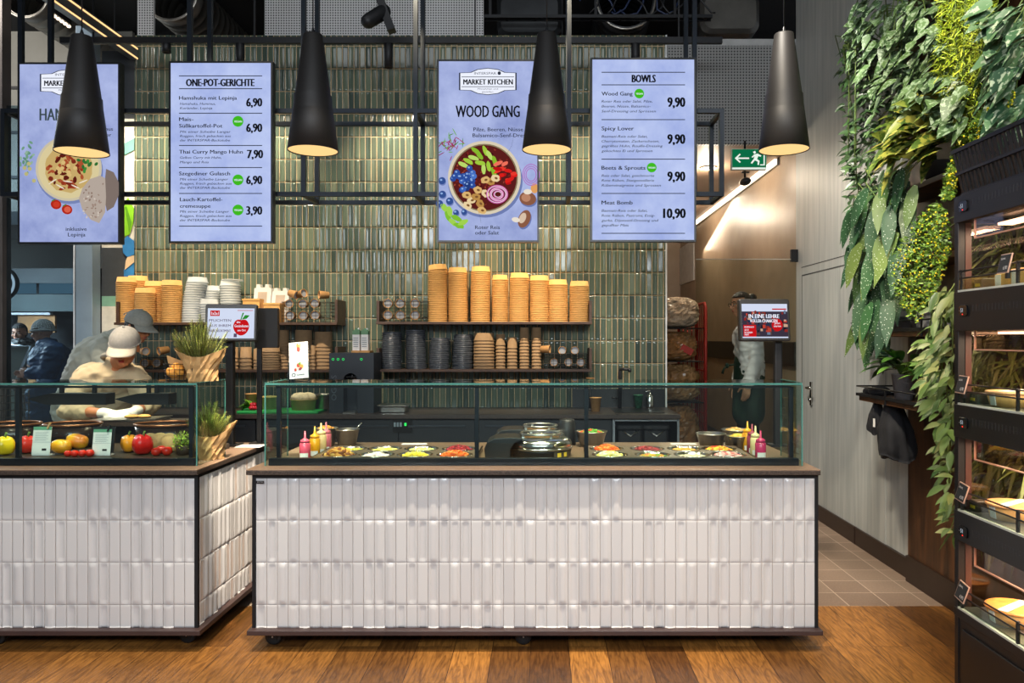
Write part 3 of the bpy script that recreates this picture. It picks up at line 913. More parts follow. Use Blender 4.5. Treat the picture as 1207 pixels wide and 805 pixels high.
YT = 6.3
tr = thing('lighting_track', 'black lighting track running along the top of the tiled wall', 'light track', (-1.2, YT, 3.94))
zk = S(0, 48, YT).z
MB(M_BLACK_MET).box(S(72, 0, YT).x, S(851, 0, YT).x, YT - .02, YT + .02, zk - .025, zk + .025).build('rail', tr)
hg = MB(M_BLACK_MET)
for px in (110, 300, 560, 800):
    hg.box(S(px, 0, YT).x - .006, S(px, 0, YT).x + .006, YT - .006, YT + .006, zk + .02, 4.95)
hg.build('hanger', tr)
sp_lab = {100: 'small black spotlight on the track behind the menu screen nearest the window',
          196: 'small black spotlight on the track between the two menu screens nearest the window',
          283: 'small black spotlight on the track above the soup price screen',
          458: 'small black spotlight on the track against bare green tiles',
          637: 'copper toned tube spotlight hanging on the track',
          749: 'small black spotlight on the track above the bowls price screen'}
for px, lb in sp_lab.items():
    x = S(px, 0, YT).x; zb = S(0, 80 if px != 637 else 76, YT).z
    if px == 196: zb = S(0, 62, YT).z
    o = thing('spotlight', lb, 'spotlight', (x, YT, zk), 'spotlights on the track')
    c = MB(mat('copper tube', '#6a4a3c', .4, .6) if px == 637 else M_BLACK_MET)
    c.lathe([(0, zk - .026), (.034, zk - .026), (.036, zk - .03), (.036, zb), (.030, zb), (.030, zb + .03), (0, zb + .03)], (x, YT, 0), 18)
    c.build('housing', o)
    MB(emis('#ffdca8', 5)).lathe([(0, zb + .028), (.028, zb + .028)], (x, YT, 0), 14).build('lens', o)
    spot_light('spotlight_beam', (x, YT, zb - .01), (x - .05, YT + .62, zb - .75), 135 if px not in (637,) else 100, 80, (1, .86, .66), .9, .03, o)
# big adjustable spotlight at the top
o = thing('track_spotlight', 'large black tilted spotlight head hanging in front of the perforated board', 'spotlight', S(455, 5, 5.9))
c = MB(M_BLACK_MET)
a, b = S(434, 25, 5.85), S(452, 14, 5.95)
c.capsule(a, b, .055, .058, 16)
p, q = S(446, -6, 5.95), S(462, 37, 5.92)
c.bar(p, q, .075, .06, V((1, 0, .3)))
c.build('head', o)
MB(M_BLACK_MET).box(p.x - .01, p.x + .01, 5.94, 5.96, p.z - .02, 4.95).build('stem', o)

# pendant lamps
YL = 4.2
lamp_px = ((96.5, 180), (369, 178), (644.5, 177), (924, 177))
lamp_lab = ('black cone pendant lamp in front of the picture menu screen nearest the window',
            'black cone pendant lamp hanging between the soup price screen and the bowl picture screen',
            'black cone pendant lamp overlapping the edge of the bowl picture screen',
            'black cone pendant lamp hanging by the green exit sign')
sh = MB(mat('black lamp shell', '#232120', .55, .2, .12, 4))
Hc = .635
prof = [(.004, Hc), (.050, Hc), (.052, Hc - .005), (.052 + .0835 * .66, Hc * .34 + .002), (.052 + .0835 * .66, Hc * .34), (.1075 + .0005, Hc * .34 - .003), (.1355, 0), (.1325, 0), (.105, Hc * .33), (.1, .30)]
sh.lathe(prof, (0, 0, 0), 40)
lamp = thing('pendant_lamp', 'x', 'pendant lamp', (0, 0, 0))
sh.build('shade', lamp)
df = MB(emis('#ffd08a', 1.15)); df.lathe([(0, .004), (.131, .004)], (0, 0, 0), 36); df.build('diffuser', lamp)
cd = MB(M_BLACK); cd.tube([(0, 0, Hc - .01), (0, 0, 2.7)], .0035, 6); cd.lathe([(0, Hc + .0), (.012, Hc + .0), (.01, Hc + .02), (.004, Hc + .04)], (0, 0, 0), 10); cd.build('cord', lamp)
for k, (px, py) in enumerate(lamp_px):
    p = S(px, py, YL)
    o = lamp if k == 0 else dup(lamp)
    o.location = p; o['label'] = lamp_lab[k]; o['group'] = 'pendant lamps over the counters'
    spot_light('pendant_beam', p + V((0, 0, -.02)), p + V((0, 0, -2)), 55, 110, (1, .80, .52), .5, .08)

# ================================================================== MENU SCREENS
YS = 5.20
M_SCRFRAME = mat('black screen frame', '#0f1114', .35, 0, .1)
def screen_mat(key, c0, c1, s):
    m = bpy.data.materials.new(key); m.use_nodes = True; nt = m.node_tree; L = nt.links.new
    nt.nodes.remove(nt.nodes['Principled BSDF'])
    tc = nt.nodes.new('ShaderNodeTexCoord')
    n = nt.nodes.new('ShaderNodeTexNoise'); n.inputs['Scale'].default_value = 4.5; n.inputs['Detail'].default_value = 8; n.inputs['Roughness'].default_value = .62
    L(tc.outputs['Object'], n.inputs['Vector'])
    r = nt.nodes.new('ShaderNodeValToRGB'); r.color_ramp.elements[0].position = .25; r.color_ramp.elements[1].position = .75
    r.color_ramp.elements[0].color = lin(c0); r.color_ramp.elements[1].color = lin(c1)
    L(n.outputs['Fac'], r.inputs[0])
    e = nt.nodes.new('ShaderNodeEmission'); e.inputs[1].default_value = s; L(r.outputs[0], e.inputs[0]); L(e.outputs[0], nt.nodes['Material Output'].inputs[0])
    return m
M_SCR = screen_mat('slate blue screen picture', '#8693c8', '#b6c2ec', 1.0)
M_SCR_L = screen_mat('pale blue screen picture', '#9cace2', '#c4d1f6', 1.0)
def scr_ink(c): return emis(c, 1.0)
INK = scr_ink('#14161c'); INK2 = scr_ink('#2c3140'); GREEN = scr_ink('#3fb81e'); WHT = scr_ink('#eef2ff')

def menu_screen(x0, y0, x1, y1, label, m):
    a, b = S(x0, y0, YS), S(x1, y1, YS)
    t = thing('menu_screen', label, 'menu screen', ((a.x + b.x) / 2, YS, b.z), 'menu screens over the counters')
    f = MB(M_SCRFRAME)
    f.box(a.x, b.x, YS + .004, YS + .055, b.z, a.z)
    bw = .013
    f.box(a.x, a.x + bw, YS - .002, YS + .004, b.z, a.z).box(b.x - bw, b.x, YS - .002, YS + .004, b.z, a.z)
    f.box(a.x + bw, b.x - bw, YS - .002, YS + .004, a.z - bw, a.z).box(a.x + bw, b.x - bw, YS - .002, YS + .004, b.z, b.z + bw)
    f.build('housing', t)
    MB(m).box(a.x + bw, b.x - bw, YS, YS + .0035, b.z + bw, a.z - bw).build('display', t)
    mt = MB(M_BLACK_MET); cx_ = (a.x + b.x) / 2
    mt.box(cx_ - .05, cx_ + .05, YS + .055, YF - BW / 2, zt_ - .06, zt_ + .012).box(cx_ - .05, cx_ + .05, YS + .055, YF - BW / 2, zb_ - .012, zb_ + .06)
    mt.build('bracket', t)
    return t
YX = YS - .0012     # print layer of a display
def hline(mb, x0, x1, y, th=1.0, m=INK2):
    a, b = S(x0, y - th / 2, YX), S(x1, y + th / 2, YX)
    mb.use(m).add([(a.x, YX, b.z), (b.x, YX, b.z), (b.x, YX, a.z), (a.x, YX, a.z)], [(0, 1, 2, 3)], False)
def ell(mb, cx_, cy_, rx, ry, m, off=0, n=20, rot=0, seed=None, rough=0):
    Y = YX - off
    rnd = random.Random(seed or 1)
    pts = []
    for k in range(n):
        a = 2 * pi * k / n
        q = 1 + (rnd.uniform(-rough, rough) if rough else 0)
        x, y = rx * cos(a) * q, ry * sin(a) * q
        pts.append(S(cx_ + x * cos(rot) - y * sin(rot), cy_ + x * sin(rot) + y * cos(rot), Y))
    mb.use(m).add(pts, [tuple(range(n))[::-1]], False)
def ring(mb, cx_, cy_, rx, ry, th, m, off=0, n=24):
    Y = YX - off
    v = [S(cx_ + rx * cos(2 * pi * k / n), cy_ + ry * sin(2 * pi * k / n), Y) for k in range(n)] + [S(cx_ + (rx - th) * cos(2 * pi * k / n), cy_ + (ry - th) * sin(2 * pi * k / n), Y) for k in range(n)]
    mb.use(m).add(v, [(k, (k + 1) % n, (k + 1) % n + n, k + n) for k in range(n)], False)
def logo(mb, cx_, cy_, s=1.0):
    Y = YX - .0002
    def outline(k):
        pts = [(-33, -10), (-20, -10.5), (-12, -14), (0, -15.5), (12, -14), (20, -10.5), (33, -10), (33, 10), (20, 10.5), (12, 14), (0, 15.5), (-12, 14), (-20, 10.5), (-33, 10)]
        return [S(cx_ + x * s * k, cy_ + y * s * k, Y - (1 - k) * .003) for x, y in pts]
    mb.use(INK2).add(outline(1.03), [tuple(range(14))[::-1]], False)
    mb.use(WHT).add(outline(.98), [tuple(range(14))[::-1]], False)
    mb.use(INK2)
    for f in (1.0,):
        pass
    Yt = YX - .0006
    text_into(mb, 'INTERSPAR', cx_ - 16 * s, cx_ + 10 * s, cy_ - 8.2 * s, 3.0 * s, Yt, material=INK2)
    ell(mb, cx_ + 13.5 * s, cy_ - 9.8 * s, 2 * s, 2.2 * s, INK2, .0006, 10)
    text_into(mb, 'MARKET KITCHEN', cx_ - 29 * s, cx_ + 29 * s, cy_ + 3.6 * s, 6.6 * s, Yt, material=INK, bold=.01)
    text_into(mb, 'Mitnehmen und', cx_ - 12 * s, cx_ + 12 * s, cy_ + 9.6 * s, 1.9 * s, Yt, material=INK2)
    text_into(mb, 'genießen.', cx_ - 7 * s, cx_ + 7 * s, cy_ + 13.0 * s, 1.9 * s, Yt, material=INK2)
    for yy in (-5.4, 6.2):
        a, b = S(cx_ - 31 * s, cy_ + (yy - .35) * s, Yt), S(cx_ + 31 * s, cy_ + (yy + .35) * s, Yt)
        mb.use(INK2).add([(a.x, Yt, b.z), (b.x, Yt, b.z), (b.x, Yt, a.z), (a.x, Yt, a.z)], [(0, 1, 2, 3)], False)

# --- soup price board
t = menu_screen(199, 72, 321.5, 286.5, 'menu screen listing the one-pot dishes with prices', M_SCR_L)
mb = MB(INK)
TXT = lambda s_, x0, x1, y, cap, bold=0, m=INK, shear=0: text_into(mb, s_, x0, x1, y, cap, YX, material=m, bold=bold, shear=shear)
for y in (89.5, 104.5, 133.5, 171.5, 197.5, 228, 266.5):
    hline(mb, 211, 309, y)
TXT('ONE-POT-GERICHTE', 219, 299, 101.5, 9, .012)
def price(s_, x0, x1, y, cap=10.5): TXT(s_, x0, x1, y, cap, .012)
TXT('Hamshuka mit Lepinja', 211, 279, 117.5, 4.6, .012); TXT('Hamshuka, Hummus,', 212, 254, 123.6, 3, .006, INK2, .2); TXT('Koriander, Lepinja', 212, 250, 128.8, 3, .006, INK2, .2); price('6,90', 290, 308, 125.5)
TXT('Mais-', 211, 228, 142.6, 4.6, .012); TXT('Süßkartoffel-Pot', 211, 262, 150.4, 4.6, .012)
for s_, x1, y in (('Mit einer Scheibe Langer', 272, 156.6), ('Roggen, frisch gebacken aus', 272, 161.6), ('der INTERSPAR-Backstube', 271, 166.6)): TXT(s_, 212, x1, y, 2.9, .006, INK2, .2)
price('6,90', 290, 308, 155.5)
TXT('Thai Curry Mango Huhn', 211, 286, 181, 4.6, .012); TXT('Gelbes Curry mit Huhn,', 212, 261, 187, 2.9, .006, INK2, .2); TXT('Mango und Reis', 212, 246, 192.4, 2.9, .006, INK2, .2); price('7,90', 291, 309, 186.5)
TXT('Szegediner Gulasch', 211, 271, 206.6, 4.6, .012)
for s_, x1, y in (('Mit einer Scheibe Langer', 269, 212.6), ('Roggen, frisch gebacken aus', 273, 217.6), ('der INTERSPAR-Backstube', 271, 222.6)): TXT(s_, 212, x1, y, 2.9, .006, INK2, .2)
price('6,90', 290, 308, 217)
TXT('Lauch-Kartoffel-', 212, 262, 237.2, 4.6, .012); TXT('cremesuppe', 212, 248, 244.8, 4.4, .012)
for s_, x1, y in (('Mit einer Scheibe Langer', 270, 250.6), ('Roggen, frisch gebacken aus', 273, 255.8), ('der INTERSPAR-Backstube', 271, 260.8)): TXT(s_, 212, x1, y, 2.9, .006, INK2, .2)
price('3,90', 290, 308, 253)
for y in (143, 212, 247.5):
    ell(mb, 280.5, y, 6.4, 6.4, GREEN, .0003, 24); text_into(mb, 'VEGAN', 276, 285, y + 1.3, 2.4, YX - .0006, material=WHT, bold=.01)
mb.build('menu_print', t)

# --- bowls price board
t = menu_screen(696, 68, 820.5, 285, 'menu screen listing the bowls with prices', M_SCR_L)
mb = MB(INK)
for y in (85.2, 100, 141, 187.6, 228, 275): hline(mb, 709, 807.5, y)
TXT('BOWLS', 744.5, 772, 97, 9.4, .012)
TXT('Wood Gang', 709, 745.5, 112.6, 4.8, .012); ell(mb, 753.5, 110.3, 5.7, 5.7, GREEN, .0003, 24); text_into(mb, 'VEGAN', 749.6, 757.6, 111.5, 2.2, YX - .0006, material=WHT, bold=.01)
for s_, x1, y in (('Roter Reis oder Salat, Pilze,', 769, 120.8), ('Beeren, Nüsse, Balsamico-', 767, 126.6), ('Senf-Dressing und Sprossen', 773, 132.4)): TXT(s_, 709, x1, y, 3, .006, INK2, .2)
price('9,90', 786.5, 806.5, 126, 12)
TXT('Spicy Lover', 709, 747, 153.6, 4.8, .012)
for s_, x1, y in (('Basmati-Reis oder Salat,', 763, 162.2), ('Cherrytomaten, Zuckerschoten,', 777, 167.8), ('gegrilltes Huhn, Rouille-Dressing', 781, 173.4), ('gekochtes Ei und Sprossen', 769, 179.2)): TXT(s_, 709, x1, y, 3, .006, INK2, .2)
price('9,90', 786.5, 806.5, 169.5, 12)
TXT('Beets & Sprouts', 709, 760.5, 200, 4.8, .012); ell(mb, 768.2, 197.5, 5.7, 5.7, GREEN, .0003, 24); text_into(mb, 'VEGAN', 764.2, 772.2, 198.7, 2.2, YX - .0006, material=WHT, bold=.01)
for s_, x1, y in (('Reis oder Salat, geschmorte', 771, 208.4), ('Rote Rüben, Stangensellerie', 771, 214), ('Rübenvinaigrette und Sprossen', 779, 219.8)): TXT(s_, 709, x1, y, 3, .006, INK2, .2)
price('9,90', 786.5, 806.5, 213.5, 12)
TXT('Meat Bomb', 709, 745.5, 241, 4.8, .012)
for s_, x1, y in (('Basmati-Reis oder Salat,', 763, 249.6), ('Rote Rüben, Pastrami, Essig-', 772, 255.4), ('gurke, Dijonsenf-Dressing und', 776, 261.2), ('gepuffter Mais', 741, 266.8)): TXT(s_, 709, x1, y, 3, .006, INK2, .2)
price('10,90', 781.5, 807, 257, 12)
mb.build('menu_print', t)

# --- picture board with the grain bowl
t = menu_screen(515, 70, 635.5, 285.5, 'menu screen picturing a berry and mushroom bowl', M_SCR)
mb = MB(INK); logo(mb, 575, 96, 1.0)
TXT('WOOD GANG', 537, 612, 138, 14.5, .0055)
TXT('Pilze, Beeren, Nüsse und', 558, 629, 154.6, 4.6, .008, INK2); TXT('Balsamico-Senf-Dressing', 557, 631, 161.6, 4.6, .008, INK2)
TXT('Roter Reis', 560, 589, 270, 4.6, .008, INK2); TXT('oder Salat', 560, 588, 276.4, 4.6, .008, INK2)
mb.build('menu_print', t)
mb = MB(INK)
BX, BY = 571, 209.5
ell(mb, BX + 1, BY + 4, 44, 43, scr_ink('#6f7db0'), .0001, 40)
ell(mb, BX, BY, 43, 43.5, scr_ink('#d9cdb4'), .0002, 40); ell(mb, BX, BY, 39.5, 40, scr_ink('#8a7a5c'), .0003, 40); ell(mb, BX, BY, 38, 38.5, scr_ink('#5a1d1c'), .0004, 36)
rnd = random.Random(4)
for k in range(130):
    a, r = rnd.uniform(0, 6.28), 36 * sqrt(rnd.random())
    ell(mb, BX + r * cos(a), BY + r * sin(a), 1.6, .9, scr_ink(rnd.choice(['#7a2420', '#8f3a2e', '#3a0f12', '#a0482f'])), .0005 + k * 1e-6, 6, rnd.uniform(0, 3))
for k, (x, y, ro) in enumerate([(552, 190, .5), (558, 186, .3), (565, 183, .9), (572, 178, 1.2), (577, 183, 1.0), (583, 190, 1.3), (576, 196, 1.4), (570, 199, 1.5), (582, 203, 1.2), (566, 192, .2), (546, 194, .4), (561, 178, .6)]):
    ell(mb, x, y, 6.5, 2.6, scr_ink(('#9fc83e', '#b9d86a', '#86b82e')[k % 3]), .0008 + k * 1e-5, 14, ro, k + 1, .08)
for k in range(14):
    x, y = rnd.uniform(584, 606), rnd.uniform(192, 216)
    ell(mb, x, y, rnd.uniform(3, 7), 2.3, scr_ink(rnd.choice(['#d8201c', '#e8392c', '#b81418', '#f0705a'])), .0009 + k * 1e-5, 12, rnd.uniform(-.6, .2), k + 1, .1)
for k in range(24):
    x, y = rnd.gauss(549, 8), rnd.gauss(210, 7)
    ell(mb, x, y, 3.7, 3.6, scr_ink(rnd.choice(['#2c4c9a', '#3e66b8', '#233c7c', '#4a74c4'])), .0010 + k * 2e-5, 14)
    ell(mb, x - .8, y - .9, 1.3, 1.1, scr_ink('#8fb0e0'), .0011 + k * 2e-5, 8)
for k, (x, y, ro) in enumerate([(563, 224, .3), (556, 236, -.2), (566, 240, .8), (550, 230, .2), (572, 228, .9), (578, 214, .3), (572, 212, -.3), (584, 210, .4), (561, 232, 0), (568, 248, .2), (551, 242, .5)]):
    ell(mb, x, y, 5.4, 4.2, scr_ink(('#d9b070', '#e8cfa0', '#b98a4a')[k % 3]), .0016 + k * 2e-5, 14, ro, k + 3, .12); ell(mb, x + .8, y, 2.0, 1.4, scr_ink('#7a5430'), .0017 + k * 2e-5, 8, ro)
for r, o_ in ((13, 0), (10.6, 1), (8.2, 0), (5.6, 1)):
    ring(mb, 586 + o_, 229, r, r * .86, 1.1, scr_ink('#c860a0'), .0020 + r * 1e-5); ring(mb, 586 + o_, 229, r - 1.1, r * .86 - 1.1, .8, scr_ink('#f0d0e6'), .0020 + r * 1e-5)
for k, (x, y) in enumerate([(521, 213), (521.5, 229), (518, 240), (530, 237), (537.5, 250.5), (547, 250)]):
    r = 4.3 if k < 4 else 3.4
    ell(mb, x + .6, y + 1.5, r, r, scr_ink('#7080b8'), .0001 + k * 1e-5, 14); ell(mb, x, y, r, r, scr_ink('#35508f'), .0003, 16); ell(mb, x - 1, y - 1, 1.5, 1.2, scr_ink('#8fb0e0'), .0005, 8)
for k in range(46):
    x, y = rnd.gauss(531, 7), rnd.gauss(171, 6)
    ell(mb, x, y, rnd.uniform(2, 6), .55, scr_ink(rnd.choice(['#8e1f5a', '#a8306a', '#4f8a2e', '#72aa3e'])), .0002 + k * 1e-6, 6, rnd.uniform(0, 3.1))
for k, (x, y, ro) in enumerate([(524, 245, .9), (528, 255, 1.1), (534, 262, .7), (541, 266, .3), (546, 262, -.4), (538, 257, .5), (530, 249, 1.3)]):
    ell(mb, x, y, 6.5, 3.2, scr_ink(('#9fd050', '#7fbe34')[k % 2]), .0003 + k * 1e-5, 12, ro, k + 5, .12)
for r in (13, 10.5, 8):
    ring(mb, 626, 206, r * .8, r, 1.0, scr_ink('#b070c0'), .0003 + r * 1e-5)
for k, (x, y, rx, ry, ro) in enumerate([(622, 234, 10, 8, .2), (618, 258, 7, 11, .4)]):
    ell(mb, x + 1, y + 2, rx, ry, scr_ink('#6a78ac'), .0001, 18, ro); ell(mb, x, y, rx, ry, scr_ink('#8a5a44'), .0003, 18, ro); ell(mb, x - 2, y - 1, rx * .55, ry * .6, scr_ink('#d8c0a8' if k else '#b98468'), .0005, 14, ro)
ell(mb, 608, 259, 5, 3, scr_ink('#e8ded0'), .0006, 12, .2); ell(mb, 630, 222, 4.5, 6, scr_ink('#e0a060'), .0004, 12)
ell(mb, 622, 226, 5, 3.2, scr_ink('#eadfce'), .0006, 12)
for pts in (((605, 163), (603, 172), (597, 182)), ((567, 263), (566, 256), (564, 250))):
    mb.use(INK2)
    for p, q in zip(pts, pts[1:]):
        a, b = S(p[0], p[1], YX - .004), S(q[0], q[1], YX - .004)
        mb.bar(a, b, .002, .0008)
mb.build('menu_picture', t)

# --- picture board with hummus and flat bread
t = menu_screen(21, 73.5, 141.5, 287.5, 'menu screen picturing a hummus plate with flat bread', M_SCR)
mb = MB(INK); logo(mb, 81, 97.5, 1.0)
TXT('HAMSHUKA', 46.5, 118, 142, 15, .0055, scr_ink('#3c4a50'))
TXT('Hamshuka, Hummus', 76, 133, 154, 4.4, .008, INK2); TXT('und Koriander', 92, 131, 161, 4.4, .008, INK2)
TXT('inklusive', 77.5, 102, 272, 4.6, .008, INK2); TXT('Lepinja', 80, 100.5, 278.6, 4.6, .008, INK2)
mb.build('menu_print', t)
mb = MB(INK)
ell(mb, 82, 202, 39.5, 38.5, scr_ink('#7684b4'), .0001, 40); ell(mb, 81, 198.5, 39, 38.5, scr_ink('#c9bfa4'), .0002, 40); ell(mb, 81, 198.5, 36, 35.5, scr_ink('#d8c99a'), .0003, 36); ell(mb, 81, 199, 28, 28, scr_ink('#c6a86a'), .0004, 30, 0, 3, .04)
for k in range(46):
    a, r = rnd.uniform(0, 6.28), 23 * sqrt(rnd.random())
    ell(mb, 78 + r * cos(a), 203 + .9 * r * sin(a), rnd.uniform(2, 5), rnd.uniform(1.4, 3), scr_ink(rnd.choice(['#7a2a1c', '#933820', '#a85030', '#5c1c14'])), .0006 + k * 1e-5, 10, rnd.uniform(0, 3), k + 1, .15)
for k in range(11):
    x, y = rnd.gauss(76, 8), rnd.gauss(203, 6)
    ell(mb, x, y, 2.5, 2.3, scr_ink('#d8b878'), .0012 + k * 1e-5, 10)
for k in range(5):
    ell(mb, 62 + k * 9, 214 + (k % 2) * 6, 6, .8, scr_ink('#eadfca'), .0013, 8, rnd.uniform(-.6, .6))
for k in range(12):
    ell(mb, rnd.gauss(101, 4), rnd.gauss(193, 3), 2.6, 1.8, scr_ink(rnd.choice(['#3e8a3a', '#2e6e34'])), .0014 + k * 1e-5, 8, rnd.uniform(0, 3))
for k in range(26):
    ell(mb, rnd.gauss(31, 4), rnd.gauss(184, 6), 2.6, 1.5, scr_ink(rnd.choice(['#6f9a80', '#5f8a78', '#8fb09a'])), .0003 + k * 1e-5, 8, rnd.uniform(0, 3))
for x, y in ((31, 205), (34, 193), (29, 198), (40, 213), (35, 199)):
    ell(mb, x, y, 2.4, 2.4, scr_ink('#b8b27a'), .0006, 10)
for k, (x, y) in enumerate([(66, 241), (79, 247)]):
    ell(mb, x, y, 6.4, 5.6, scr_ink('#b02818'), .0003, 16, .3); ell(mb, x + .5, y, 4, 3.6, scr_ink('#d8604a' if k else '#c83a26'), .0005, 14); ell(mb, x - 3, y - 5, 3, .8, scr_ink('#4f7a34'), .0006, 6, -.5)
for m, off, pts in ((scr_ink('#7d6f68'), .0016, [(125, 199), (134, 203), (140, 215), (140, 230), (134, 244), (126, 249), (122, 230)]),
                    (scr_ink('#b3a59a'), .0020, [(97, 222), (106, 211), (118, 207), (124, 210), (125, 232), (124, 250), (117, 263), (107, 259), (97, 247), (93, 234)])):
    mb.use(m).add([S(x, y, YX - off) for x, y in pts], [tuple(range(len(pts)))[::-1]], False)
for k in range(40):
    x, y = rnd.uniform(98, 122), rnd.uniform(216, 256)
    ell(mb, x, y, rnd.uniform(.6, 1.9), rnd.uniform(.5, 1.2), scr_ink(rnd.choice(['#8a7468', '#d0c4b8', '#9a8478'])), .0024 + k * 1e-5, 8, rnd.uniform(0, 3))
mb.build('menu_picture', t)
# duct piece of pale steel under that screen
# ================================================================== WALL SHELVES
YSH = 6.66           # front edge of the boards
SH_LAB = {}
def wall_shelf(label, px0, px1, py, sides):
    a, b = S(px0, py, YSH), S(px1, py, YSH)
    t = thing('wall_shelf', label, 'shelf', ((a.x + b.x) / 2, BACK, a.z - .02), 'dark wooden wall shelves')
    MB(M_WOOD_DK).box(a.x, b.x, YSH, BACK - .004, a.z - .022, a.z).build('board', t, bevel=.002)
    for px, h in sides:
        x = S(px, 0, YSH).x
        MB(M_WOOD_DK).box(x - .012, x + .012, YSH + .03, BACK - .004, a.z, a.z + h).build('side_panel', t, bevel=.002)
    return a.z
ZUL = wall_shelf('upper wall shelf nearer the cooks, holding clear tubs and white boxes', 134, 397, 380, [(136, .18), (395, .20)])
ZLL = wall_shelf('lower wall shelf beside the black dispenser, holding brown paper cups', 160, 397, 436, [(395.3, .20)])
ZUR = wall_shelf('upper wall shelf holding eight tall stacks of kraft bowls', 443, 698, 379.3, [(444.6, .185), (696.4, .185)])
ZLR = wall_shelf('lower wall shelf holding black lids and tall brown cups', 443, 698, 435.4, [(444.6, .185), (696.4, .185)])

def cup_mesh(name, r0, r1, h, m, lip=.004, n=26, wall=.003):
    """upside-down vessel: r0 at the rim below, r1 at the closed top, height h"""
    b = MB(m)
    b.lathe([(0, h - .004), (r1 - .006, h - .004), (r1 - .005, h), (r1, h), (r0 - .001, .010), (r0 + lip * .5, .010), (r0 + lip, .007), (r0 + lip, .002), (r0 + lip * .4, 0), (r0 - wall, 0), (r1 - wall, h - .008), (0, h - .008)], (0, 0, 0), n)
    o = b.build(name)
    me = o.data; bpy.data.objects.remove(o)
    return me

def vessel(me, name, loc, label, cat, group=None, tilt=(0, 0), rz=0):
    o = bpy.data.objects.new(name, me); COL.objects.link(o)
    o.location = loc; o.rotation_euler = (tilt[0], tilt[1], rz)
    return tag(o, label, cat, group)

def stack(me, name, n, px, Y, z, pitch, what, where, cat, lean=(0, 0), jitter=.0008, seed=0, top=None, toptilt=0):
    rnd = random.Random(seed + int(px))
    c = S(px, 0, Y)
    for k in range(n):
        lx, ly = lean[0] * (k / n) ** 2, lean[1] * k / n
        last = k == n - 1
        lab = ('topmost %s of the stack %s' % (what, where)) if last else ('%s nested inside the stack %s' % (what, where))
        vessel(me, name, (c.x + lx + rnd.uniform(-jitter, jitter), Y + ly, z + k * pitch), lab, cat,
               None if last else '%ss nested %s' % (what, where), (0, toptilt if last else 0), rnd.uniform(0, 6))
BOWL = cup_mesh('kraft_bowl', .084, .0765, .052, M_KRAFT2)
BOWL_S = cup_mesh('kraft_bowl', .070, .064, .050, M_KRAFT2)
MPX = 6.8 / FPX
ords = ('first', 'second', 'third', 'fourth', 'fifth', 'sixth', 'seventh', 'eighth')
rows = [(515.7, 312.5, 0), (540, 315.6, 0), (566, 314.5, 0), (589.5, 324, 1), (611.8, 322, 0), (636, 325, 0), (658, 330, 0), (682.5, 331.6, 0)]
YB = 6.80
for k, (px, top, small) in enumerate(rows):
    H = S(0, top, YB).z - ZUR
    pitch = .0160
    n = int(round((H - .052) / pitch)) + 1
    stack(BOWL_S if small else BOWL, 'kraft_bowl', n, px, YB + (k % 2) * .012, ZUR, (H - .052) / (n - 1), 'kraft bowl', 'standing %s from the wire basket' % ords[k], 'bowl', lean=((.004, -.004, .006, 0, .005, -.003, -.004, .003)[k], 0), toptilt=R(5) if k == 0 else 0)
# bowls over the cooks
for k, (px, Y, top, wh) in enumerate([(149.5, 6.80, 327, 'against the end panel of the shelf over the cooks'), (162.5, 6.885, 325.5, 'standing behind the others over the cooks'),
                                   (171.3, 6.745, 339.6, 'that is lowest over the cooks'), (182.3, 6.87, 331.7, 'half hidden behind the lowest stack over the cooks'), (202.6, 6.80, 330.6, 'beside the clear tubs')]):
    H = S(0, top, Y).z - ZUL
    n = int(round((H - .052) / .0168)) + 1
    stack(BOWL, 'kraft_bowl', n, px, Y, ZUL, (H - .052) / (n - 1), 'kraft bowl', wh, 'bowl')
# clear tubs
def clear_plastic(key, c, w_):
    m = bpy.data.materials.new(key); m.use_nodes = True; nt = m.node_tree; b = nt.nodes['Principled BSDF']
    b.inputs['Base Color'].default_value = lin(c); b.inputs['Roughness'].default_value = .18
    t_ = nt.nodes.new('ShaderNodeBsdfTransparent'); t_.inputs[0].default_value = lin('#f4f8f8')
    mx = nt.nodes.new('ShaderNodeMixShader'); mx.inputs[0].default_value = w_
    nt.links.new(t_.outputs[0], mx.inputs[1]); nt.links.new(b.outputs[0], mx.inputs[2]); nt.links.new(mx.outputs[0], nt.nodes['Material Output'].inputs[0])
    return m
M_CLEAR = clear_plastic('clear tub plastic', '#e6e8ea', .5)
TUB = cup_mesh('clear_tub', .088, .078, .05, M_CLEAR)
TUB_S = cup_mesh('clear_tub', .076, .068, .05, M_CLEAR)
for px, Y, top, me, wh, ln in ((227, 6.80, 327, TUB, 'next to the kraft bowls', (.05, 0)), (248, 6.88, 337, TUB_S, 'behind the short stack of tubs', (.01, 0)),
                           (246.5, 6.74, 352.5, TUB_S, 'that is shortest of the clear ones', (0, 0)), (272, 6.82, 331, TUB, 'next to the white boxes', (-.006, 0))):
    H = S(0, top, Y).z - ZUL; n = int(round((H - .05) / .021)) + 1
    stack(me, 'clear_tub', n, px, Y, ZUL, (H - .05) / (n - 1), 'clear plastic tub', wh, 'tub', lean=ln)
p = S(284, 331, 6.82)
o = vessel(cup_mesh('tub_lid', .088, .080, .008, M_CLEAR), 'tub_lid', (S(272, 0, 6.82).x + .012, 6.82, S(0, 331, 6.82).z), 'loose clear lid lying on the stack of tubs next to the white boxes', 'lid')
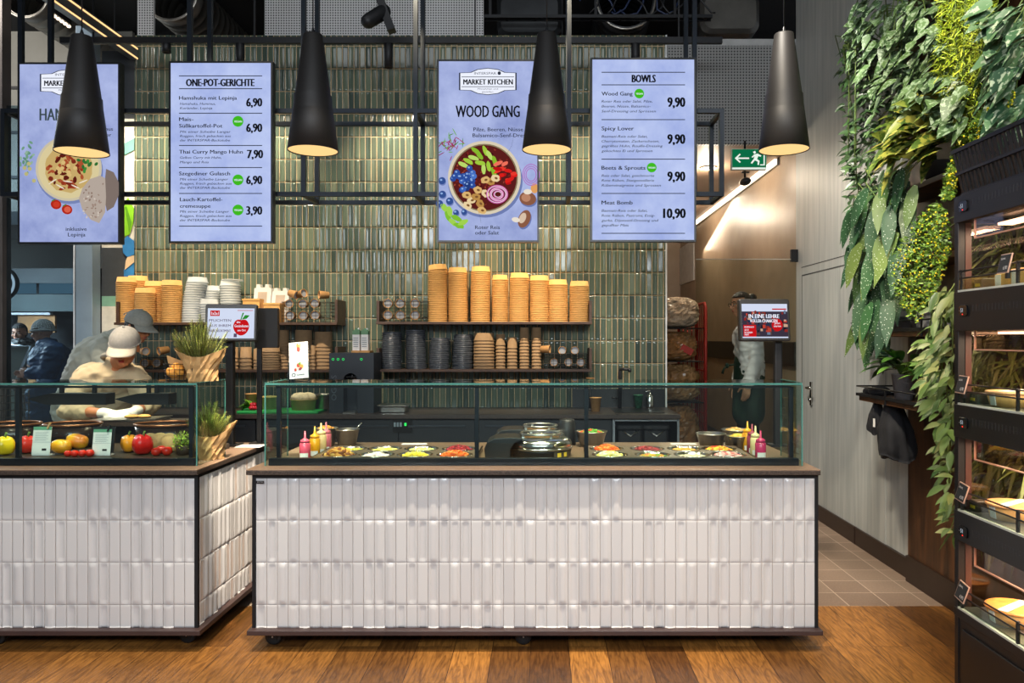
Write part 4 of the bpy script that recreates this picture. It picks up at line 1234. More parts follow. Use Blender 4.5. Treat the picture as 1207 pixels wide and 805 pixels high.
# low kraft boxes and white window boxes
for k, (a_, b_, y0, Y) in enumerate([(286, 306, 352, 6.75), (311, 330, 357, 6.72)]):
    p, q = S(a_, y0, Y), S(b_, 380, Y)
    m = MB(M_KRAFT2); n = 7; hh = (p.z - ZUL) / n
    for i in range(n):
        pass
    t = thing('kraft_box', 'low open kraft box beside the %s' % ('clear tubs' if k == 0 else 'wire basket of cups'), 'box', ((p.x + q.x) / 2, Y, ZUL), 'low kraft boxes on the upper shelf')
    w2 = (q.x - p.x) / 2; c = V(((p.x + q.x) / 2, Y + .06, 0))
    H = p.z - ZUL
    m.prism([(-w2 * .9, 0), (w2 * .9, 0), (w2, H), (w2 * .96, H), (w2 * .86, .008), (-w2 * .86, .008), (-w2 * .96, H), (-w2, H)], (c.x, Y, ZUL), (1, 0, 0), (0, 0, 1), (0, .12, 0))
    m.box(c.x - w2 * .95, c.x + w2 * .95, Y - .001, Y + .004, ZUL, p.z).box(c.x - w2 * .95, c.x + w2 * .95, Y + .116, Y + .121, ZUL, p.z)
    m.build('tray', t)
    MB(M_KRAFT2).box(c.x - w2 - .004, c.x + w2 + .004, Y - .006, Y + .0, p.z - .016, p.z).build('rim', t)
for k, (xa_, xb_, y0, y1) in enumerate([(297.5, 320, 335, 357), (318.5, 341, 339.5, 357)]):
    Y = 6.86; a, b = S(xa_, y0, Y), S(xb_, y1, Y)
    t = thing('window_box', 'white cardboard box with a window, %s' % ('taller one of the two on the shelf' if k == 0 else 'lower one, next to the basket of cups'), 'box', ((a.x + b.x) / 2, Y, ZUL), 'white window boxes')
    m = MB(M_WHITE); w_ = b.x - a.x; h = a.z - ZUL; cxm = (a.x + b.x) / 2
    sk_ = w_ * .10
    pl = [(-w_ / 2, 0), (w_ / 2 - sk_, 0), (w_ / 2, h * .9), (w_ / 2 - .02, h * .9), (w_ / 2 - .024, h), (w_ / 2 - .055, h), (w_ / 2 - .058, h * .92), (-w_ / 2 + .07, h * .92), (-w_ / 2 + .066, h), (-w_ / 2 + .036, h), (-w_ / 2 + .032, h * .9), (-w_ / 2 + sk_, h * .9)]
    m.prism(pl, (cxm, Y, ZUL), (1, 0, 0), (0, 0, 1), (0, .07, 0)); m.build('carton', t)
    wn_ = MB(mat('box window', '#c4b5a4', .2)); wn_.prism([(-w_ * .26, h * .42), (w_ * .22, h * .42), (w_ * .28, h * .8), (-w_ * .20, h * .8)], (cxm, Y - .003, ZUL), (1, 0, 0), (0, 0, 1), (0, .003, 0)); wn_.build('window_film', t)

# wire baskets with round cups lying in them
M_WIRE = mat('black wire', '#141312', .5, .4, .1)
M_CUPIN = mat('cup inside', '#9a9ea4', .5, 0, .1, 20)
cm = MB(M_KRAFT)
cm.lathe([(0, .085), (.029, .085), (.0365, .004), (.038, .002), (.038, -.001), (.036, -.002), (.0345, 0), (.033, .006), (.03, .06), (0, .06)], (0, 0, 0), 24)
cm.use(M_CUPIN).lathe([(0, .012), (.0315, .012)], (0, 0, 0), 20)
co = cm.build('paper_cup'); CUPLY = co.data; bpy.data.objects.remove(co)
def cup_basket(px0, px1, py0, py1, Y, z, cups, label, blab):
    a, b = S(px0, py0, Y), S(px1, py1, Y)
    t = thing('wire_basket', label, 'basket', ((a.x + b.x) / 2, Y, z), 'wire baskets of cups')
    m = MB(M_WIRE); x0, x1, z1 = a.x, b.x, a.z; y1 = Y + .17
    for x in [x0 + (x1 - x0) * i / 10 for i in range(11)]:
        m.tube([(x, Y, z + .003), (x, Y, z1)], .0016, 5, smooth=False); m.tube([(x, y1, z + .003), (x, y1, z1)], .0016, 5, smooth=False)
    for zz in [z + .003 + (z1 - z - .003) * i / 6 for i in range(7)]:
        m.tube([(x0, Y, zz), (x1, Y, zz), (x1, y1, zz), (x0, y1, zz)], .0016 if zz < z1 - .002 else .003, 5, closed=True, smooth=False)
    for i in range(1, 5):
        y = Y + .17 * i / 5
        m.tube([(x0, y, z1), (x0, y, z + .003), (x1, y, z + .003), (x1, y, z1)], .0016, 5, smooth=False)
    m.build('wire_frame', t)
    for k, (px, py, s_, rot) in enumerate(cups):
        c = S(px, py, Y + .012)
        o = vessel(CUPLY, 'paper_cup', c, blab[k] if k < len(blab) else None, 'cup', 'kraft cups lying in wire baskets')
        o.rotation_euler = rot; o.scale = (s_,) * 3
FWD = (R(-90), 0, 0)
def cups_lab(n, where):
    q = ['first', 'second', 'third']
    return ['%s kraft cup in the %s row of the basket %s' % (q[k % 3], 'bottom' if k < 3 else 'top', where) for k in range(n)]
cb = lambda xs, y0, y1: [(x, y0, 1.1, FWD) for x in xs] + [(x, y1, 1.1, FWD) for x in xs]
cup_basket(449, 504, 355, 379, 6.70, ZUR, cb((457, 471.5, 489), 371.5, 357.5), 'black wire basket of cups on the shelf with eight bowl stacks', cups_lab(6, 'beside the tall bowl stacks'))
cup_basket(642, 693, 417, 435, 6.70, ZLR, [(653, 427, .95, FWD), (670, 427, .95, FWD), (684.5, 427, .95, FWD), (648, 411.5, .95, (R(-90), 0, R(75))), (662.5, 413, .95, (R(-90), 0, R(-14))), (677.5, 413, .95, (R(-90), 0, R(-10)))], 'black wire basket of cups beside the tall brown cups', cups_lab(6, 'beside the tall brown cups'))
cup_basket(332, 389, 356, 380, 6.70, ZUL, [(341.5, 372, 1.06, FWD), (357, 372, 1.06, FWD), (371, 371.5, 1.06, FWD), (341, 358, 1, (R(-90), 0, R(35))), (356.5, 358, 1.06, FWD), (370.5, 357.5, 1.06, FWD), (350, 348, 1, (R(-75), 0, R(65))), (358.5, 345.5, 1, (R(-100), 0, R(60))), (376, 347.5, 1, (R(-90), 0, R(-60)))], 'black wire basket heaped with cups at the end of the tub shelf',
           cups_lab(6, 'heaped with cups') + ['kraft cup lying on its side on the heaped basket, lowest of three', 'kraft cup tipped up on the heaped basket, middle of three', 'kraft cup on the heaped basket nearest the end panel'])
cup_basket(163, 196, 422, 436, 6.70, ZLL, [(170, 428, 1.0, FWD), (184, 428, 1.02, FWD), (172, 414, .95, (R(-90), 0, R(50))), (187, 414, 1.0, (R(-80), 0, R(-40)))], 'small black wire basket of cups behind the wrapped rosemary and the cooks',
           ['kraft cup facing out of the small basket, nearer the cooks', 'kraft cup facing out of the small basket, nearer the rosemary', 'kraft cup lying across the small basket, nearer the cooks', 'kraft cup lying across the small basket, nearer the rosemary'])
# black lids
M_LID = mat('black lid plastic', '#4a4f56', .14, 0, .2, 30, spec=.8)
LID = cup_mesh('bowl_lid', .084, .074, .014, M_LID, lip=.006)
for k, (px, top, w_, ln, wh) in enumerate([(461.5, 391, 23, (.004, 0), 'against the side panel'), (490.5, 388.5, 20, (-.008, 0), 'that is tallest of the black ones'), (517.5, 398, 22, (.012, 0), 'that is lowest and leaning'), (545, 394, 25, (.012, 0), 'next to the wide brown cups')]):
    Y = 6.80; H = S(0, top, Y).z - ZLR; n = int(round((H - .014) / .0125)) + 1
    stack(LID, 'bowl_lid', n, px, Y, ZLR, (H - .014) / (n - 1), 'black plastic lid', wh, 'lid', lean=ln, jitter=.003)
# brown cups
def cup_stack(px0, px1, top, Y, z, h, pitch, taper, wh, ledge=.0):
    r = (px1 - px0) / 2 * Y / FPX - .003
    me = cup_mesh('brown_cup', r, r * taper, h, M_BROWN, lip=.003)
    H = S(0, top, Y).z - z; n = max(1, int(round((H - h) / pitch)) + 1)
    stack(me, 'brown_cup', n, (px0 + px1) / 2, Y, z, (H - h) / max(1, n - 1), 'brown paper cup', wh, 'cup', jitter=.0005)
for a in ((558, 583, 392.5, .07, .026, .96, 'beside the black lids'), (584, 596, 394, .10, .03, .95, 'thin and beside the wide brown cups'), (597.5, 610, 397.5, .10, .03, .95, 'that is shortest of the thin brown ones'),
          (612, 624, 386, .11, .03, .95, 'that is tall, nearer the black lids'), (626.5, 638.5, 386, .11, .03, .95, 'that is tall, beside the wire basket')):
    cup_stack(a[0], a[1], a[2], 6.78, ZLR, a[3], a[4], a[5], a[6])
for a in ((270, 281, 409, 6.76, .10, .03, .95, 'hidden behind the price display pole'), (283, 297, 409, 6.74, .10, .03, .95, 'in front, next to the pole of the display'), (298.5, 307, 411, 6.74, .10, .03, .95, 'that is narrow, under the black box'), (308, 330, 408, 6.74, .055, .022, .95, 'that is wide, behind the leaflet'),
          (327, 341, 389, 6.88, .12, .03, .96, 'tall and behind the wide brown cups'), (347.5, 368.5, 389, 6.84, .14, .03, .95, 'wide and tall behind the leaflet'), (370.5, 392, 391, 6.84, .14, .03, .95, 'next to the black dispenser'), (366, 372, 407, 6.73, .09, .03, .92, 'thinnest, beside the leaflet')):
    cup_stack(a[0], a[1], a[2], a[3], ZLL, a[4], a[5], a[6], a[7])

# ================================================================== ON THE BACK COUNTER
# dispenser with an arch
a, b = S(388, 416, 6.40), S(440.5, 482, 6.40)
t = thing('drink_dispenser', 'black box dispenser with an arched opening on the back counter', 'dispenser', ((a.x + b.x) / 2, 6.45, BT))
xm = (a.x + b.x) / 2; y0 = 6.40
m = MB(mat('dispenser casing', '#20272f', .4, 0, .1, 8))
ar = S(428 - 399 + 399, 0, y0)
acx = S(413, 0, y0).x; aw = .058; az0, az1 = S(0, 473, y0).z, S(0, 448, y0).z
arch = [(aw * cos(R(q)), az1 + aw * sin(R(q))) for q in range(0, 181, 20)]
outer = [(a.x, a.z), (a.x, BT), (acx - aw, BT), (acx - aw, az1)] + [(acx + x, z) for x, z in arch[::-1]][1:] + [(acx + aw, BT), (b.x, BT), (b.x, a.z)]
m.prism(outer, (0, y0, 0), (1, 0, 0), (0, 0, 1), (0, .12, 0))
m.box(a.x, b.x, y0 + .12, y0 + .30, BT, a.z)
m.build('casing', t)
MB(mat('spout', '#0d0f11', .3)).tube([(acx, y0 + .06, az1 + aw), (acx, y0 + .06, az1 + .0)], .014, 10).box(acx - .045, acx + .045, y0 + .03, y0 + .11, az1 + .02, az1 + .03).build('spout', t)
MB(M_WELL).box(acx - .05, acx + .05, y0 - .05, y0 + .1, BT, BT + .012).build('drip_tray', t)
dd = MB(emis('#2fe06a', 1.3)); Mx = Matrix.Rotation(R(90), 3, 'X')
for px in (392.5, 398.5, 404.5, 426):
    c = S(px, 423.5, y0 - .002); dd.lathe([(.007, 0), (.010, 0), (.010, .002), (.007, .002)], c, 14, Mx, closed=True)
dd.build('button_light', t)
lt = MB(mat('dispenser lettering', '#4d565e', .4))
o_ = S(396.5, 472, y0 - .0015)
text_into(lt, 'OGGIS', 0, .21, 0, .045, 0, at=(o_, (0, 0, 1), (-1, 0, 0)))
lt.build('lettering', t)
# carton pair on a little board on the dispenser
t = thing('wooden_board', 'small wooden block on top of the black dispenser', 'board', (S(424, 0, 6.5).x, 6.52, a.z))
MB(M_KRAFT).box(S(414, 0, 6.45).x, S(435.5, 0, 6.45).x, 6.45, 6.60, a.z + .0005, a.z + .018).build('block', t, bevel=.002)
for k, px in enumerate((420, 430)):
    c = S(px, 0, 6.5); z0_ = a.z + .019
    t = thing('drink_carton', 'small drink carton on the dispenser, %s' % ('nearer the kraft cups' if k == 0 else 'nearer the black lids'), 'carton', (c.x, 6.52, z0_), 'drink cartons on the dispenser')
    m = MB(M_WHITE); m.box(c.x - .030, c.x + .030, 6.49, 6.55, z0_, z0_ + .135)
    m.use(mat('carton green', '#5d8a62', .5)).box(c.x - .0305, c.x + .0305, 6.4895, 6.5505, z0_ + .135, z0_ + .165).prism([(-.03, .165), (.03, .165), (.0, .19)], (c.x, 6.49, z0_), (1, 0, 0), (0, 0, 1), (0, .06, 0))
    m.use(mat('carton print', '#8d9496', .6))
    for i in range(5): m.box(c.x - .022, c.x + .018, 6.4885, 6.49, z0_ + .03 + i * .018, z0_ + .037 + i * .018)
    m.build('carton_body', t)
    MB(mat('carton cap', '#e2e6e6', .4)).lathe([(0, .012), (.009, .012), (.009, 0), (0, 0)], (c.x + .01, 6.52, z0_ + .178), 12, Matrix.Rotation(R(40), 3, 'Y')).build('cap', t)
# flat tray stack between dispenser and shelf
t = thing('steel_tray', 'flat steel tray lying beside the black dispenser', 'tray', (S(462, 0, 6.4).x, 6.5, BT))
MB(M_WELL).rbox((S(462, 0, 6.4).x, 6.5, BT + .06), (.26, .2, .012), .02).rbox((S(462, 0, 6.4).x, 6.5, BT + .027), (.22, .18, .052), .02).build('tray_body', t)
# green board, bowls, bread, radishes
t = thing('cutting_board', 'bright green cutting board on the back counter', 'cutting board', (S(334, 0, 6.5).x, 6.5, BT))
MB(mat('green board', '#1f9a4a', .5, 0, .05)).rbox((S(334, 0, 6.5).x, 6.49, BT + .012), (S(383, 0, 6.4).x - S(287, 0, 6.4).x, .30, .023), .02).build('board', t)
ZB = BT + .0240
def open_vessel(name, part, px, Y, z, r, rb, h, m, label, cat, n=28, wall=.003, inner=None):
    c = S(px, 0, Y); t = thing(name, label, cat, (c.x, Y, z))
    b = MB(m); b.lathe([(0, .0), (rb, 0), (r, h), (r + wall * 1.5, h), (r + wall * 1.5, h + .004), (r - wall, h + .004), (rb - wall, wall + .002), (0, wall + .002)], (c.x, Y, z), n)
    b.build(part, t)
    return t, c
def mound(t, name, m, c, z, r, h, label=None, bumps=40, size=.012, seed=1, mats=None):
    rnd = random.Random(seed); b = MB(m); b.lathe([(r, -h * .5), (r * .98, 0), (r * .7, h * .6), (r * .35, h * .92), (0.0005, h)], (c.x, c.y, z), 20)
    for k in range(bumps):
        a, q = rnd.uniform(0, 6.28), sqrt(rnd.random()) * .93
        if mats: b.use(rnd.choice(mats))
        zz = z + h * (1 - q * q)
        b.ball((c.x + r * q * cos(a), c.y + r * q * sin(a), zz), (size * rnd.uniform(.7, 1.3), size * rnd.uniform(.5, 1), size * rnd.uniform(.4, .7)), Matrix.Rotation(rnd.uniform(0, 3), 3, 'Z') @ Matrix.Rotation(rnd.uniform(-.5, .5), 3, 'X'), 7, 5)
    o = b.build(name, t)
    return o
M_BREAD = mat('bread crust', '#c99a58', .8, 0, .35, 25, .4)
t, c = open_vessel('kraft_tub', 'tub', 358, 6.47, ZB, .105, .095, .085, mat('olive kraft', '#a39154', .7), 'olive kraft bowl with bread on the green cutting board', 'bowl')
for k, (dx, dy, q) in enumerate(((-.03, 0, .2), (.03, .02, -.3), (0, -.03, .6))):
    b = MB(mat('pale bread', '#dcc7a4', .8, 0, .2, 30)); b.ball((c.x + dx, 6.47 + dy, ZB + .105), (.075, .045, .04), Matrix.Rotation(q, 3, 'Z'), 14, 8); o = b.build('bread_roll'); tag(o, ('pale bread roll in the olive bowl, nearer the leaflet', 'pale bread roll in the olive bowl, nearer the dispenser', 'pale bread roll at the front of the olive bowl')[k], 'bread')
t, c = open_vessel('paper_cup', 'cup', 297.5, 6.62, BT + .0245, .055, .042, .12, M_KRAFT, 'kraft paper cup standing behind the radishes', 'cup')
t, c = open_vessel('kraft_tub', 'tub', 318, 6.56, ZB, .10, .09, .10, mat('olive kraft', '#a39154', .7), 'olive kraft bowl at the back of the cutting board, behind the leaflet', 'bowl')
t, c = open_vessel('steel_pot', 'pot', 382, 6.58, BT + .0245, .085, .08, .12, M_WELL, 'small steel pot behind the green cutting board', 'pot')
t = thing('radish_bunch', 'bunch of radishes with leaves at the end of the green cutting board', 'radishes', (S(292, 0, 6.42).x, 6.42, ZB))
c = S(294, 0, 6.42)
for k in range(5):
    q = V((c.x + .02 + .022 * (k % 3), 6.40 + .02 * (k // 3), ZB + .02 + .025 * (k // 3)))
    MB(mat('radish', '#b8152c', .35)).ball(q, .018).tube([q + V((.015, 0, 0)), q + V((.04, -.01, 0))], [.004, .001], 5).build('radish', t)
b = MB(island_mat('radish leaf', ['#5f9a2a', '#86c03a', '#4a7f22'], .5))
for k in range(22):
    b.leaf((c.x + .01, 6.42, ZB + .03), (-rnd.uniform(.3, 1), rnd.uniform(-.5, .5), rnd.uniform(-.1, .9)), (0, 0, 1), rnd.uniform(.08, .13), .045, .4)
b.build('leaves', t)
# by the sink: green cup, soap dispenser, small cup on a post, paper cup
c = S(752.5, 0, 6.62)
t, c = open_vessel('paper_cup', 'cup', 752.5, 6.86, BT + .0005, .042, .030, .115, mat('green printed cup', '#2f6b4c', .5, 0, .5, 50), 'green and white paper cup behind the sink', 'cup')
t = thing('soap_dispenser', 'chrome soap dispenser behind the sink', 'dispenser', (S(766, 0, 6.86).x, 6.86, BT)); c = S(766, 0, 6.86)
MB(M_CHROME).lathe([(0, 0), (.030, 0), (.032, .01), (.032, .10), (.022, .118), (.010, .122), (.010, .14), (0, .14)], (c.x, 6.86, BT + .0005), 18).build('bottle', t)
MB(M_CHROME).tube([(c.x, 6.86, BT + .135), (c.x, 6.86, BT + .155), (c.x - .045, 6.84, BT + .15)], .006, 8).build('pump', t)
t, c = open_vessel('paper_cup', 'cup', 702, 6.55, BT + .0005, .048, .036, .115, M_KRAFT, 'plain kraft paper cup on the back counter near the tap', 'cup')
# small green cup on a stand by the shelf corner
t = thing('cup_on_stand', 'small green cup on a thin stand under the end of the lower shelf', 'cup', (S(695.5, 0, 6.7).x, 6.7, BT)); c = S(695.5, 0, 6.7)
MB(M_BLACK).tube([(c.x, 6.7, BT + .01), (c.x, 6.7, S(0, 452, 6.7).z)], .008, 8).lathe([(0, .012), (.05, .012), (.05, 0), (0, 0)], (c.x, 6.7, BT), 18).build('stand', t)
MB(mat('green cup', '#4f8a5e', .5)).lathe([(0, 0), (.026, 0), (.032, .045), (.029, .045), (.024, .004), (0, .004)], (c.x, 6.7, S(0, 452, 6.7).z), 18).build('cup_body', t)
MB(M_KRAFT).lathe([(0, .012), (.036, .012), (.036, 0), (0, 0)], (c.x, 6.7, S(0, 446.5, 6.7).z), 18).build('lid', t)
# ================================================================== ON THE COUNTERS
YD = 4.45
def customer_display(name, label, x0, y0, x1, y1, polex, tiltz, Y, base, draw):
    a, b = S(x0, y0, Y), S(x1, y1, Y); c = (a + b) / 2; w_, h = b.x - a.x, a.z - b.z
    px = S(polex, 0, Y).x
    t = thing(name, label, 'display', (px, Y + .06, base))
    M = Matrix.Rotation(tiltz, 3, 'Z') @ Matrix.Rotation(R(-6), 3, 'X')
    MB(M_BLACK).rbox(c + M @ V((0, .02, 0)), (w_, h, .038), .012, M @ Matrix.Rotation(R(90), 3, 'X')).build('housing', t)
    MB(M_BLACK_MET).rbox((px, Y + .07, (base + c.z) / 2), (.045, .045, c.z - base), .008).obox((px, Y + .07, base + .005), (.11, .11, .01)).obox(((px + c.x) / 2, Y + .06, c.z), (abs(px - c.x) + .05, .03, .06)).build('pole', t)
    ax, az, ay = M @ V((1, 0, 0)), M @ V((0, 0, 1)), M @ V((0, -1, 0))
    o = c + ay * .0005
    def P(u, v, off=0): return o + ax * (u * w_) + az * (v * h) + ay * off
    sc = MB(emis('#d3dcf2', 1.0)); sc.add([P(-.45, -.43), P(.45, -.43), P(.45, .38), P(-.45, .38)], [(0, 1, 2, 3)], False)
    sc.build('display', t)
    d = MB(WHT); draw(d, P, w_, h, ax, az); d.build('print', t)
    return t
def rect(d, P, m, u0, u1, v0, v1, off=.0006):
    d.use(m).add([P(u0, v0, off), P(u1, v0, off), P(u1, v1, off), P(u0, v1, off)], [(0, 1, 2, 3)], False)
def dtext(d, P, m, s_, u0, u1, v, cap, w_, h, ax, az, off=.0012, bold=.01):
    text_into(d, s_, 0, (u1 - u0) * w_, 0, cap * h, 0, at=(P(u0, v, off), ax, az), material=m, bold=bold)
RED = scr_ink('#c4161c'); DK = scr_ink('#5a4f6a')
def draw_left(d, P, w_, h, ax, az):
    rect(d, P, RED, -.40, -.22, .17, .32); dtext(d, P, WHT, '1x2x1', -.38, -.24, .2, .09, w_, h, ax, az)
    for s_, v in (('PFLICHTEN', .02), ('AUS IHREM', -.12), ('MARKENSORTIMENT', -.26)): dtext(d, P, DK, s_, -.42, .0, v, .07, w_, h, ax, az)
    rect(d, P, RED, .12, .42, .315, .33); rect(d, P, DK, .06, .12, -.40, -.30)
    v = [P(.2 + .155 * (cos(k * pi / 12) * (1 - .12 * (sin(k * pi / 12) < 0) * abs(sin(k * pi / 12)))), -.12 + .235 * sin(k * pi / 12) - .05 * max(0, 1 - abs(k - 6) / 2.5), .0008) for k in range(24)]
    d.use(RED).add(v, [tuple(range(24))], False)
    d.use(scr_ink('#2c8a2e'))
    d.add([P(.21, .08, .001), P(.27, .2, .001), P(.36, .19, .001), P(.30, .10, .001)], [(0, 1, 2, 3)], False)
    d.add([P(.18, .07, .001), P(.20, .07, .001), P(.25, .26, .001), P(.22, .26, .001)], [(0, 1, 2, 3)], False)
    dtext(d, P, WHT, 'die', .11, .18, -.02, .06, w_, h, ax, az, .0016); dtext(d, P, WHT, 'Gesündesten', .07, .34, -.13, .075, w_, h, ax, az, .0016); dtext(d, P, WHT, 'am Ort', .13, .29, -.24, .06, w_, h, ax, az, .0016)
def draw_right(d, P, w_, h, ax, az):
    r_ = random.Random(9)
    rect(d, P, scr_ink('#3a3240'), -.45, .45, -.40, .2, .0004)
    for k in range(90):
        u, v = r_.uniform(-.42, .40), r_.uniform(-.38, .15)
        rect(d, P, scr_ink(r_.choice(['#8a2a24', '#22304a', '#c8a088', '#5a4038', '#1a1a20', '#b84030', '#6a7a90'])), u, u + r_.uniform(.03, .08), v, v + r_.uniform(.03, .09), .0006 + k * 2e-6)
    rect(d, P, RED, .15, .43, .24, .27)
    rect(d, P, RED, -.43, -.18, -.40, -.12, .001); d.use(RED).add([P(.24 + .11 * cos(k * pi / 10), -.12 + .15 * sin(k * pi / 10), .001) for k in range(20)], [tuple(range(20))], False)
    dtext(d, P, WHT, 'IN EINE LEHRE', -.32, .28, .04, .10, w_, h, ax, az, .0016, .02); dtext(d, P, WHT, 'VOLLER CHANCEN', -.30, .24, -.06, .075, w_, h, ax, az, .0016, .02)
    for s_, v in (('BEWIRB DICH', -.19), ('JETZT', -.26), ('IN DEINEM', -.32), ('MARKT', -.37)): dtext(d, P, WHT, s_, -.41, -.41 + .017 * len(s_), v, .04, w_, h, ax, az, .0016)
    dtext(d, P, WHT, 'Jetzt', .18, .30, -.1, .05, w_, h, ax, az, .0016); dtext(d, P, WHT, 'starten', .17, .31, -.17, .05, w_, h, ax, az, .0016)
customer_display('customer_display', 'tilted customer display showing a red apple on a pale screen', 243, 358, 301.5, 402, 266, R(8), YD, WT, draw_left)
customer_display('customer_display', 'customer display with a crowd picture, near the woman in the green apron', 871, 352, 932, 402, 921, R(4), YD, WT, draw_right)
a, b = S(299, 363, 4.58), S(327.5, 410, 4.58)
t = thing('monitor', 'black back of a monitor next to the red apple display', 'monitor', ((a.x + b.x) / 2, 4.6, WT))
M_ = Matrix.Rotation(R(-4), 3, 'Z')
MB(M_BLACK).rbox(((a.x + b.x) / 2, 4.6, (a.z + b.z) / 2), (b.x - a.x, a.z - b.z, .03), .008, M_ @ Matrix.Rotation(R(90), 3, 'X')).build('housing', t)
MB(M_BLACK_MET).rbox((a.x + .02, 4.62, (WT + b.z + .05) / 2), (.03, .02, b.z + .05 - WT), .005).obox((a.x + .02, 4.62, WT + .004), (.09, .1, .008)).build('pole', t)
# dark arm post beside the tiles display
# leaflet in a stand on the glass
Yl = 3.98
a, b = S(338, 403, Yl), S(364.5, 451, Yl)
t = thing('leaflet_stand', 'acrylic stand with a recipe leaflet on the glass of the tiled counter', 'leaflet stand', ((a.x + b.x) / 2, Yl, GTOP))
M_ = Matrix.Rotation(R(12), 3, 'X') @ Matrix.Rotation(R(5), 3, 'Y')
w_, h = .098, a.z - GTOP - .012
c = V(((a.x + b.x) / 2, Yl + .012, GTOP + .012 + h / 2))
MB(M_WHITE).obox(c, (w_, .0015, h), M_.inverted()).build('leaflet', t)
Mi = M_.inverted(); ax, az, ay = Mi @ V((1, 0, 0)), Mi @ V((0, 0, 1)), Mi @ V((0, -1, 0))
d = MB(mat('leaflet red', '#c3402c', .6))
def LP(u, v, off=.0012): return c + ax * (u * w_) + az * (v * h) + ay * off
def blob(m, u, v, ru, rv, off, n=14, rot=0):
    d.use(m).add([LP(u + ru * cos(k * 2 * pi / n) * cos(rot) - rv * sin(k * 2 * pi / n) * sin(rot), v + (ru * cos(k * 2 * pi / n) * sin(rot) + rv * sin(k * 2 * pi / n) * cos(rot)) * .6, off) for k in range(n)], [tuple(range(n))], False)
for k, (m, u, v, ru, rv, ro) in enumerate([('#d06a32', -.02, .36, .09, .2, .3), ('#8fa84a', .06, .38, .05, .2, -.3), ('#a83226', .0, .3, .1, .12, .1), ('#e8d8c0', .05, -.16, .25, .2, 0), ('#c8442c', .0, -.14, .12, .1, .5), ('#e09a3a', .14, -.18, .1, .1, .2), ('#6f9a3a', .05, -.1, .08, .06, 1), ('#c3402c', -.18, -.26, .07, .07, 0), ('#9a2a3a', .08, -.24, .1, .06, .4)]):
    blob(mat('leaflet ' + m, m, .6), u, v, ru, rv, .0012 + k * .00015, rot=ro)
text_into(d, 'MEHR RAUM', 0, .05, 0, .008, 0, at=(LP(-.25, .07), ax, az), material=mat('leaflet print', '#6d6a70', .6))
text_into(d, 'FÜR GENUSS', 0, .05, 0, .006, 0, at=(LP(-.25, .02), ax, az), material=mat('leaflet print', '#6d6a70', .6))
ring_pts = [(LP(-.28 + .11 * cos(k * pi / 10), -.40 + .052 * sin(k * pi / 10)), LP(-.28 + .07 * cos(k * pi / 10), -.40 + .034 * sin(k * pi / 10))) for k in range(20)]
d.use(M_INK).add([p[0] for p in ring_pts] + [p[1] for p in ring_pts], [(k, (k + 1) % 20, (k + 1) % 20 + 20, k + 20) for k in range(20)], False)
for k in range(2): d.add([LP(-.12, -.40 - .02 * k), LP(.3, -.40 - .02 * k), LP(.3, -.39 - .02 * k), LP(-.12, -.39 - .02 * k)], [(0, 1, 2, 3)], False)
d.build('print', t)
ac = MB(glass_mat('acrylic', '#eef4f6', .8, .08))
ac.obox(c + ay * -.004 - az * .02, (w_ + .016, .002, h + .01), Mi); ac.obox(c + ay * .006 - az * (h / 2 - .045), (w_ + .016, .002, .085), Mi); ac.box(c.x - w_ / 2 - .008, c.x + w_ / 2 + .008, Yl - .03, Yl + .05, GTOP, GTOP + .003)
ac.build('holder', t)

# wrapped rosemary and bread basket
M_KPAPER = mat('brown wrapping paper', '#b9925f', .75, 0, .18, 14, .5, 9)
def rosemary_foliage(name, parent, c, z0_, h, r, n, cols, key):
    rr = random.Random(n); m = MB(island_mat(key, cols, .6)); st = MB(mat('herb stem', '#6b6a3a', .7))
    for k in range(n):
        a, q = rr.uniform(0, 6.28), sqrt(rr.random())
        top = V((c[0] + r * q * cos(a) * 1.3, c[1] + r * q * sin(a) * 1.1, z0_ + h * rr.uniform(.55, 1.0) * (1 - .35 * q)))
        bot = V((c[0] + r * .3 * q * cos(a), c[1] + r * .3 * q * sin(a), z0_))
        st.tube([bot, (bot + top) / 2 + V((rr.uniform(-.01, .01), 0, 0)), top], .0016, 4, smooth=False)
        L = (top - bot).length; steps = max(6, int(L / .0085))
        for i in range(steps):
            t_ = .25 + .75 * i / steps; p = bot.lerp(top, t_)
            for j in range(3):
                an = i * 2.1 + j * 2.09
                d_ = V((cos(an), sin(an), .35))
                m.leaf(p, d_, (0, 0, 1), rr.uniform(.026, .042), .0078, .15, .1, 1, 2)
    o = m.build(name, parent); st.build('stem', parent)
def paper_wrap(parent, c, z0_, h, rb, rt, seed, flare):
    rr = random.Random(seed); m = MB(M_KPAPER); n = 34
    rows_ = []
    for j in range(7):
        t_ = j / 6; row = []
        for k in range(n):
            a = 2 * pi * k / n
            rad = rb + (rt - rb) * t_ + .007 * sin(5 * a + seed + 2 * t_) * (.3 + t_) + .004 * sin(13 * a + 4 * j) + rr.uniform(-.005, .005)
            dx, dz = 0, 0
            if t_ > .6:
                for fa, fs, fz in flare:
                    q = max(0, cos(a - fa)) ** 2.2 * (t_ - .6) / .4
                    rad += fs * q; dz += fz * q
            row.append(V((c[0] + rad * cos(a), c[1] + rad * sin(a), z0_ + h * t_ + dz)))
        rows_.append(row)
    m.add([p for r_ in rows_ for p in r_] + [V((c[0], c[1], z0_))], [(j * n + k, j * n + (k + 1) % n, (j + 1) * n + (k + 1) % n, (j + 1) * n + k) for j in range(6) for k in range(n)] + [(7 * n, (k + 1) % n, k) for k in range(n)], False)
    o = m.build('paper_wrap', parent); so = o.modifiers.new('t', 'SOLIDIFY'); so.thickness = .0012
c = S(240, 0, 3.98); c = (c.x, 3.97)
t = thing('potted_rosemary', 'rosemary wrapped in brown paper standing on top of the glass', 'plant', (c[0], c[1], GTOP), 'wrapped rosemary')
